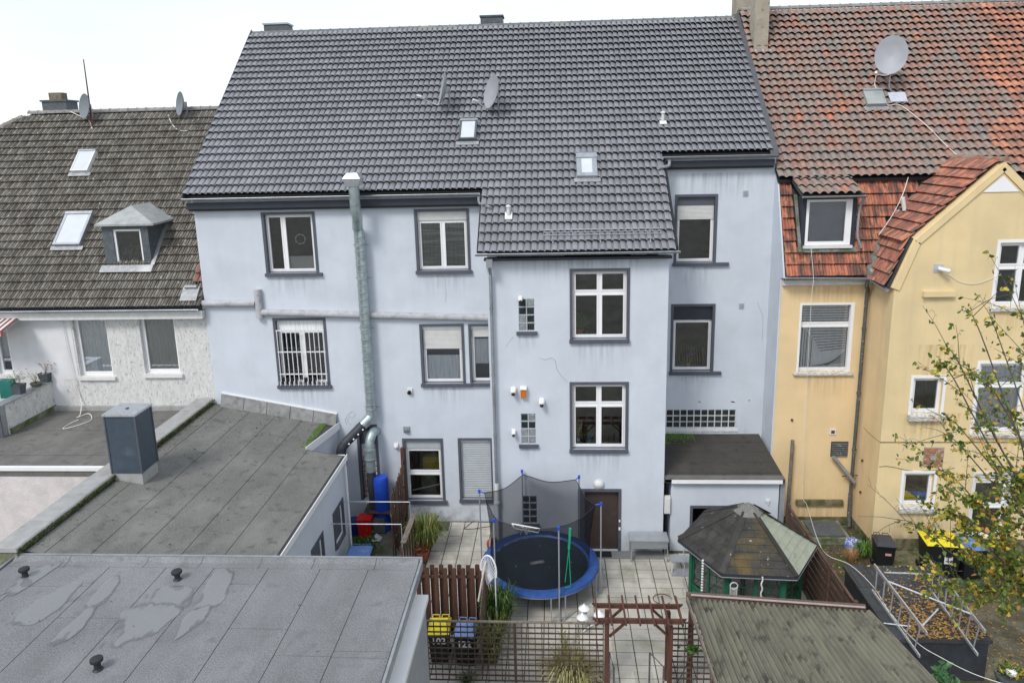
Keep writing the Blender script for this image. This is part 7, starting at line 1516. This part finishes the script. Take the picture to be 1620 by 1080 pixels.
# ---- plants
def grass(name, base, n, h_, spread, m_, lab, seed, wd=.012, bend=.5, cat='plant', parent=None):
    rr = random.Random(seed); mb = MB(); base = V(base)
    for i in range(n):
        a = rr.uniform(0, 6.28); o_ = V((math.cos(a), math.sin(a), 0)); p = base+o_*rr.uniform(0, spread*.35); hh = h_*rr.uniform(.5, 1.1); L_ = spread*rr.uniform(.3, 1.1); w_ = o_.cross(V((0, 0, 1)))*wd*rr.uniform(.6, 1.4)
        p1 = p+o_*L_*.35+V((0, 0, hh*.6)); p2 = p+o_*L_*.75+V((0, 0, hh*.95)); p3 = p+o_*L_*1.1+V((0, 0, hh*(.95-bend*.4)))
        mb.poly(p-w_*.7, p+w_*.7, p1+w_, p1-w_); mb.poly(p1-w_, p1+w_, p2+w_*.7, p2-w_*.7); mb.poly(p2-w_*.7, p2+w_*.7, p3)
    if parent is not None: return mb.build(name, m_, parent)
    return solo(mb, name, m_, lab, cat, base=base)
GY = leafmat('green_yellow_grass', [(0, (.06, .12, .02)), (.5, (.14, .20, .04)), (.85, (.30, .30, .08)), (1, (.45, .36, .14))])
grass('ornamental_grass', at(676, 862, Z=.25), 420, 1.0, .75, GY, 'tall arching green and yellow grass at the edge of the patio', 31, .014)
c = at(668, 885, Z=0); t = solo(pot(c, .26, .36, TERRA), 'terracotta_pot', TERRA, 'terracotta pot with dry leaves behind the flat roof corner', 'pot', smooth=True, base=c); leafpuff(120, c+V((0, 0, .5)), .3, .3, .2, .12, 33, .3).build('foliage', LEAFB, t)
solo(MB().box(-5.0, -3.95, 24.1, 24.75, .0, .015), 'slate_bed', mat('dark_gravel', (.06, .07, .075), .9, .3, 20, 1, 60), 'dark gravel strip under the ground floor window', 'gravel strip')
grass('bamboo_plant', at(790, 1000, Z=0), 260, 1.5, .55, leafmat('reed_green', [(0, (.03, .09, .015)), (.7, (.08, .18, .03)), (1, (.25, .28, .08))]), 'tall narrow green reeds beside the fan trellis', 41, .020, .2)
grass('reed_plant', at(778, 1045, Z=0), 200, 1.3, .5, GY, 'yellowing reeds in front of the fan trellis legs', 43, .018, .3)
grass('pampas_grass', at(905, 1078, Z=0), 420, .75, .75, LEAFP, 'pale arching dry grass behind the trellis', 45, .012, .9)
t = grass('pampas_plume', at(895, 1060, Z=0), 60, 1.0, .3, LEAFP, 'tall dry stalks with feathery plumes behind the trellis', 47, .008, .1)
mb = MB(); rr = random.Random(5)
for (x, y) in ((889, 1003), (913, 1010), (902, 1036), (922, 1053), (895, 1018)):
    p = at(x, y, Y=16.9)
    for i in range(40): q_ = p+V((rr.gauss(0, .05), rr.gauss(0, .05), rr.gauss(0, .11))); d_ = V((rr.gauss(0, .02), rr.gauss(0, .02), .05)); mb.poly(q_, q_+d_+V((.008, 0, 0)), q_+d_*1.4-V((.008, 0, 0)))
solo(mb, 'seed_plumes', LEAFP, 'pale feathery seed heads rising above the trellis slats', 'plant')
c = at(1097, 1027, Y=16.25); mb = MB(); mb.tube(curve([at(1072, 1078, Y=16.5), at(1082, 1060, Y=16.5), at(1088, 1045, Y=16.45), at(1094, 1030, Y=16.4)], 4), .012, 5); t = solo(mb, 'vine', WSLAT, 'thin climbing vine with a tuft of green leaves on the short trellis panel', 'plant', base=at(1072, 1078, Y=16.5)); leafpuff(70, at(1096, 1028, Y=16.25), .22, .12, .10, .12, 51, .2).build('foliage', LEAFG, t)
c = at(780, 1060, Z=0); 
grass('weeds', at(740, 1080, Z=0), 60, .3, .3, GRASSM, 'low weeds at the foot of the trellis', 53)

# ---- diagonal slatted fence between the gardens
fp0, fp1 = V((7.66, 22.55, 0)), V((7.75, 17.35, 0)); df = thing('slatted_fence', (7.7, 20, 0), 'leaning dark red fence of horizontal slats between gazebo and yellow house', 'fence')
zt0, zt1 = at(1245, 803, Y=22.5).z, 1.80
FSL = mat('fence_slat', (.10, .055, .045), .7, .35, 3, .3, 20, stretch=(3, .5, 6), dirt=(.06, .045, .035), dscale=3)
nn_ = 14
for sec in range(3):
    a = fp0+(fp1-fp0)*(sec/3); b = fp0+(fp1-fp0)*((sec+1)/3); MB().box(a.x-.05, a.x+.05, a.y-.05, a.y+.05, 0, 1.92).build('fence_post', FSL, df)
    for j in range(nn_):
        z = .12+(1.78-.12)*j/(nn_-1); w_ = .03*math.sin(j*1.7+sec); MB().beam(a+V((.03*(j % 2), -.06, z+w_*.2)), b+V((.03*(j % 2), .06, z-w_*.2)), .014, .105).build('slat', FSL, df)
    MB().beam(a+V((0, 0, 1.86)), b+V((0, 0, 1.86)), .07, .035).build('top_cap', FSL, df)
MB().box(fp1.x-.05, fp1.x+.05, fp1.y-.05, fp1.y+.05, 0, 1.95).build('fence_post', FSL, df)

# ---- low black roof with the aluminium ladders
cx0, cx1 = 8.55, 11.0; cy0, cy1, cz1 = at(1480, 1012, Z=1.2).y, 20.2, 1.2
ls = thing('low_shelter', ((cx0+cx1)/2, 18.5, 0), 'low black felted shelter covered with fallen leaves', 'shelter')
mb = MB(); mb.box(cx0+.06, cx1-.06, cy0+.06, cy1-.06, 0, cz1-.09); mb.build('side_walls', DUCTB, ls); mb = MB(); mb.box(cx0, cx1, cy0, cy1, cz1-.088, cz1-.008); lr2 = mb.build('roof', SEAM, ls)
for i in range(3):
    y0 = cy0+.01+(cy1-cy0)*i/3; y1 = cy0+(cy1-cy0)*(i+1)/3-.005; mb = MB(); mb.prism([(cx0, y0, cz1+.006), (cx0, y1, cz1), (cx0, y1, cz1-.008), (cx0, y0, cz1-.008)], (cx1-cx0, 0, 0)); mb.build('felt_sheet', CARP, lr2)
for i in range(14): x = cx0+.1+(cx1-cx0-.2)*i/13; MB().box(x-.012, x+.012, cy1-1.1, cy1-.02, cz1+.0065, cz1+.016).build('rib', CARP, lr2)
def leaves(name, n, fn, lab, seed, size=.05, m_=LEAFF):
    rr = random.Random(seed); mb = MB()
    for i in range(n):
        p = fn(rr)
        if p is None: continue
        a = rr.uniform(0, 6.28); s_ = size*rr.uniform(.6, 1.3); u_ = V((math.cos(a), math.sin(a), rr.uniform(-.25, .35)))*s_; w_ = V((-math.sin(a), math.cos(a), rr.uniform(-.3, .3)))*s_*.6; mb.poly(p-u_, p-w_*.8+V((0, 0, .01)), p+u_*.9, p+w_)
    o = mb.build(name, m_, kind='stuff', recalc=False); return tag(o, lab, 'leaves')
def fn(rr):
    x = cx0+.35+abs(rr.gauss(1.1, .75)); y = cy0+abs(rr.gauss(.0, 1.25))+.03; return V((min(x, cx1-.02), min(y, cy1-.1), cz1+.02+rr.random()*.03)) if x < cx1 else None
leaves('fallen_leaves', 1300, fn, 'drift of orange and brown leaves on the low black roof', 61, .045)
# aluminium guard frames (two ladder like rails joined by struts)
lad = thing('aluminium_frame', (9.6, 18.6, cz1), 'pair of aluminium ladder frames joined by struts lying on the low black roof', 'scaffold frame')
def ladder(tA, tB, bA, bB, n):
    tA, tB, bA, bB = map(V, (tA, tB, bA, bB)); MB().beam(tA, tB, .035, .085).build('top_rail', ALU, lad); MB().beam(bA, bB, .035, .07).build('bottom_rail', ALU, lad)
    for i in range(n): f_ = (i+.4)/n; MB().tube([tA+(tB-tA)*f_, bA+(bB-bA)*f_], .018, 6).build('rung', ALU, lad)
zt_, zb3 = 2.05, 1.27
L0, L1 = at(1383, 893, Z=zt_), at(1452, 983, Z=zt_); B0, B1 = at(1379, 933, Z=zb3), at(1450, 1035, Z=zb3); B0.x = L0.x; B1.x = L1.x
ladder(L0, L1+(L1-L0)*.18, B0, V((L1.x, L1.y, zb3))+(L1-L0)*.10, 6)
M0, M1 = at(1471, 887, Z=zt_), at(1548, 985, Z=zt_); ladder(M0, M1+(M1-M0)*.12, V((M0.x, M0.y-.15, zb3)), V((M1.x, M1.y, zb3))+(M1-M0)*.05, 7)
MB().tube([at(1399, 905, Z=zt_), at(1480, 908, Z=zt_)], .022, 6).build('strut', ALU, lad); MB().tube([at(1403, 918, Z=zt_), at(1540, 972, Z=zt_)], .022, 6).build('strut', ALU, lad); MB().tube([at(1455, 993, Z=1.6), at(1484, 963, Z=zt_-.1)], .02, 6).build('strut', ALU, lad); MB().tube([at(1398, 985, Z=zb3), at(1440, 990, Z=zb3)], .02, 6).build('strut', ALU, lad)
# slab, bag, dry plants at the foot of the yellow wall
a = at(1286, 846, Z=.22); cs = thing('cellar_slab', (9.2, 24.1, 0), 'mossy concrete cellar cover at the foot of the yellow wall', 'cellar cover')
x0, x1 = at(1288, 842, Z=.3).x, at(1336, 842, Z=.3).x; ya = at(1310, 846, Z=.3).y; mb = MB(); mb.box(x0-.35, x1+.12, ya-.12, 24.6, .0, .24); mb.build('curb', MOSSC, cs); MB().box(x0-.1, x1-.02, ya-.02, 24.45, .241, .30).build('cover_plate', SLATE, cs)
c = at(1350, 862, Z=.18); bagm = mat('printed_bag', (.10, .18, .5), .4, .1, 4, dirt=(.65, .68, .72), dscale=9, dlo=.5, dhi=.56, damt=1, dirt2=(.5, .08, .12), d2scale=7, d2lo=.62, d2hi=.66)
mb = MB(); rr = random.Random(9); 
pr_ = [(0, -.2), (.2, -.18), (.28, -.05), (.27, .08), (.17, .18), (.08, .22), (0, .21)]; mb.lathe(pr_, V((c.x, c.y, .2)), n=14); mb.v = [p+V((rr.gauss(0, .018), rr.gauss(0, .018), rr.gauss(0, .018))) for p in mb.v]; solo(mb, 'plastic_bag', bagm, 'blue and white printed plastic bag dumped by the grey down pipe', 'bag', smooth=True)
grass('dry_plant', at(1346, 888, Z=0), 160, .45, .30, leafmat('ochre_stalks', [(0, (.35, .20, .08)), (1, (.6, .38, .18))]), 'dry ochre stalks below the plastic bag', 71, .006, .3)
grass('grass_tuft', at(1365, 880, Z=0), 240, .5, .35, leafmat('fresh_grass', [(0, (.06, .15, .02)), (1, (.14, .28, .04))]), 'fresh green grass tuft at the corner of the yellow wing', 73, .012, .6)
grass('grass_tuft', at(1372, 862, Z=0), 160, .4, .3, GRASSM, 'smaller grass tuft against the yellow return wall', 74, .010, .6)
rr = random.Random(3)
mb = MB()
for i in range(1400):
    p = V((rr.uniform(7.85, 10.4), rr.uniform(21, 24.7), -.01)) if i < 700 else V((rr.uniform(11.1, 20), rr.uniform(14, 22.9), -.01)); a = rr.uniform(0, 6.28); s_ = rr.uniform(.03, .09); mb.poly(p-V((math.cos(a), math.sin(a), 0))*.012, p+V((math.cos(a), math.sin(a), 0))*.012, p+V((rr.gauss(0, .03), rr.gauss(0, .03), s_)))
tag(mb.build('weeds', GRASSM, kind='stuff', recalc=False), 'sparse weeds on the soil beside the yellow house', 'weeds')
leaves('fallen_leaves', 1300, lambda rr: V((11.1+abs(rr.gauss(0, 2.6)), rr.uniform(13.5, 21), .0)), 'orange leaves scattered over the ground under the tree', 63, .05)
leaves('fallen_leaves', 160, lambda rr: V((rr.uniform(8, 10.4), rr.uniform(20.5, 24.3), .0)), 'few fallen leaves on the soil behind the slatted fence', 64, .045)
sheet('mossy_paving', 10.7, 13.2, 22.0, 23.05, -.004, PLINTH)
sheet('garden_path', 11.05, 19, 14.0, 20.2, -.008, mat('gravel_path', (.17, .155, .11), 1, .25, 3, .8, 25, dirt=(.09, .08, .045), dscale=1.4, dlo=.45, dhi=.6, fine=.25, fscale=30))
c = at(1490, 1068, Z=.75); t = thing('green_shrub', V((c.x, c.y, 0)), 'bright blue green leafy shrub at the lower right edge', 'shrub'); mb = MB(); mb.tube([V((c.x, c.y, 0)), V((c.x, c.y, .6))], .03, 6); mb.build('stem', WSLAT, t); leafpuff(90, c, .3, .3, .25, .18, 81, .5).build('foliage', leafmat('cabbage_green', [(0, (.05, .16, .06)), (1, (.14, .30, .12))]), t)
c = at(1600, 1070, Z=.45); t = thing('flower_pot', V((c.x, c.y, 0)), 'dark planter tub with pale and yellow leaves at the lower right corner', 'planter'); pot(V((c.x, c.y, 0)), .34, .48, SLATE).build('tub', SLATE, t, smooth=True); leafpuff(130, V((c.x, c.y, .6)), .36, .36, .16, .13, 83, .5).build('foliage', LEAFY, t); MB().lathe([(0, -.1), (.12, -.04), (.12, .04), (0, .1)], V((c.x-.05, c.y-.05, .62)), n=12).build('white_ball', WHITE, t, smooth=True)
a = at(1250, 765, Y=24.4); b = at(1254, 696, Y=24.6); solo(MB().beam(V((a.x, 24.5, 0)), V((b.x, 24.6, b.z)), .11, .09), 'timber_post', WOODG, 'tall weathered timber post leaning on the yellow wall behind the annex', 'post')

# ---- the autumn tree on the right
tr_ = thing('autumn_tree', (11.6, 15.6, 0), 'slender tree with green and yellow autumn leaves at the right edge', 'tree')
rr = random.Random(77)
base = V((11.7, 15.4, 0)); fork = V((11.35, 15.7, 2.6)); 
BARK = mat('bark', (.11, .10, .08), .9, .3, 9, .6, 40)
mb = MB(); mb.tube(curve([base, V((11.6, 15.5, 1.3)), fork], 4), [.15-.05*i/9 for i in range(9)], 8); mb.build('trunk', BARK, tr_, smooth=True)
lv = MB(); bw_ = MB()
def leaf(p, s_, rr):
    a = V((rr.gauss(0, 1), rr.gauss(0, 1), rr.gauss(-.3, .8))).normalized(); b = a.cross(V((rr.gauss(0, 1), rr.gauss(0, 1), rr.gauss(0, 1)))).normalized(); n_ = a.cross(b)
    lv.poly(p, p+a*s_*.35+b*s_*.33+n_*s_*.08, p+a*s_*.8+b*s_*.18, p+a*s_, p+a*s_*.8-b*s_*.18, p+a*s_*.35-b*s_*.33+n_*s_*.08)
def branch(P, r0_, r1_, dens, lvl=0, size=.115):
    C_ = curve(P, 5); m_ = len(C_); bw_.tube(C_, [r0_+(r1_-r0_)*i/(m_-1) for i in range(m_)], 6)
    L_ = sum((C_[i+1]-C_[i]).length for i in range(m_-1))
    for i in range(2, m_):
        p = C_[i]; t = i/m_
        for _ in range(int(dens*(L_/m_)*(.4+t)*rr.uniform(.5, 1.5))):
            q_ = p+V((rr.gauss(0, .05), rr.gauss(0, .05), rr.gauss(-.01, .045))); [leaf(q_+V((rr.gauss(0, .03), rr.gauss(0, .03), rr.gauss(0, .03))), size*rr.uniform(.55, 1.3), rr) for _k in range(rr.choice((1, 1, 2, 3)))]
        if lvl < 2 and rr.random() < (.50 if lvl == 0 else .18):
            d_ = (C_[i]-C_[i-1]).normalized(); o_ = (d_*.6+V((rr.gauss(0, .8), rr.gauss(0, .8), rr.gauss(.25, .6)))).normalized(); l_ = L_*rr.uniform(.14, .30); branch([p, p+o_*l_*.5+V((0, 0, .03)), p+o_*l_+V((0, 0, rr.uniform(-.12, .12)))], r0_*.35, .004, dens*1.1, lvl+1, size)
tips = [((1530, 488), 15.6, 4), ((1495, 545), 15.3, 5), ((1482, 570), 15.0, 9), ((1566, 500), 16.0, 4), ((1612, 490), 15.8, 5), ((1499, 660), 15.2, 5), ((1500, 690), 15.6, 6), ((1490, 745), 15.4, 9), ((1420, 822), 15.8, 2), ((1478, 845), 15.2, 9), ((1500, 925), 15.0, 20), ((1560, 600), 15.2, 6), ((1560, 720), 14.8, 9), ((1530, 790), 15.0, 22), ((1580, 860), 14.8, 30), ((1540, 880), 15.6, 30), ((1600, 650), 15.7, 9), ((1610, 760), 15.3, 20), ((1590, 960), 15.0, 22), ((1550, 655), 15.3, 6), ((1625, 560), 15.8, 7), ((1620, 900), 15.4, 30), ((1500, 810), 15.4, 18), ((1550, 930), 15.3, 26)]
for (px, py), yy, dn in tips:
    t_ = at(px, py, Y=yy); h_ = t_.z; s0 = fork+V((rr.uniform(-.1, .2), rr.uniform(-.2, .2), max(0, min(2.6, (h_-3.2)*.45)))); m1 = s0*.55+t_*.45+V((rr.uniform(-.1, .3), 0, .30 if h_ < 5 else -.35))
    branch([s0, m1, t_*.88+s0*.12+V((0, 0, .06)), t_], .026, .005, dn*1.9)
bw_.tube([fork, V((11.4, 15.7, 4)), V((11.5, 15.8, 5.6)), V((11.45, 15.7, 7.2))], [.11, .08, .05, .02], 8)
bw_.build('branches', BARK, tr_, smooth=True)
o = lv.build('crown', LEAFY, tr_, kind='stuff', recalc=False)

DARKB = leafmat('dark_debris', [(0, (.03, .025, .02)), (1, (.08, .06, .04))])
rd = random.Random(19)
def dfn(rr):
    x = rr.uniform(-12.2, -8.6) if rr.random() < .75 else rr.uniform(-12.2, -7.3); y = 22.4+abs(rr.gauss(0, 1.1)) if rr.random() < .7 else rr.uniform(16, 22.3)
    return V((x, min(y, 24.5), zm(x)+.025)) if (y < 22.3 or x < -8.6) else None
leaves('roof_debris', 90, dfn, 'small dark leaf litter on the upper end of the sloping bitumen roof', 91, .032, DARKB)
leaves('roof_debris', 26, lambda rr: V((rr.uniform(-12, -3.4), rr.uniform(9.5, 14.5), ZN+.006)), 'few dark specks of litter on the near flat roof', 92, .02, DARKB)
leaves('fallen_leaves', 9, lambda rr: V((TX+rr.uniform(-1.2, 1.2), TY+rr.uniform(-1.1, 1.1), TZ-.02)), 'few pale leaves lying on the trampoline mat', 93, .035)
moss_patch('moss', 420, XM0+.06, XM0+.42, 15.2, YL-.4, lambda x, y: zm(x)+.018, 'thin moss and grit on the bitumen roof along the parapet', 94, .022, leafmat('dull_moss', [(0, (.09, .11, .05)), (1, (.2, .21, .13))]))
# white car peeping out at the lower left, behind the flat roof
c = at(4, 872, Z=.85); car = thing('parked_car', (c.x-2.2, c.y, 0), 'white car with a red tail lamp at the left edge', 'car')
xr0 = at(16, 876, Z=.9).x; yc = c.y
body = [(xr0-4.3, .35), (xr0-4.35, .75), (xr0-3.3, .92), (xr0-2.6, 1.42), (xr0-.9, 1.46), (xr0-.2, 1.0), (xr0, .9), (xr0+.02, .35)]
MB().prism([(x, yc-.85, z) for x, z in body], (0, 1.7, 0)).build('body', WHITE, car, smooth=False)
for s in (-1, 1):
    MB().box(xr0-.12, xr0+.03, yc+s*.62-.14, yc+s*.62+.14, .70, .92).build('tail_lamp', REDP, car)
    for x in (xr0-3.5, xr0-.8): MB().lathe([(0, -.1), (.32, -.1), (.32, .1), (0, .1)], (x, yc+s*.78, .32), (0, 1, 0), n=18).build('wheel', BLACK, car)
MB().prism([(xr0-.88, yc-.7, 1.452), (xr0-.88, yc+.7, 1.452), (xr0-.24, yc+.7, 1.03), (xr0-.24, yc-.7, 1.03)], (.01, 0, .015)).build('rear_window', SLATE, car)
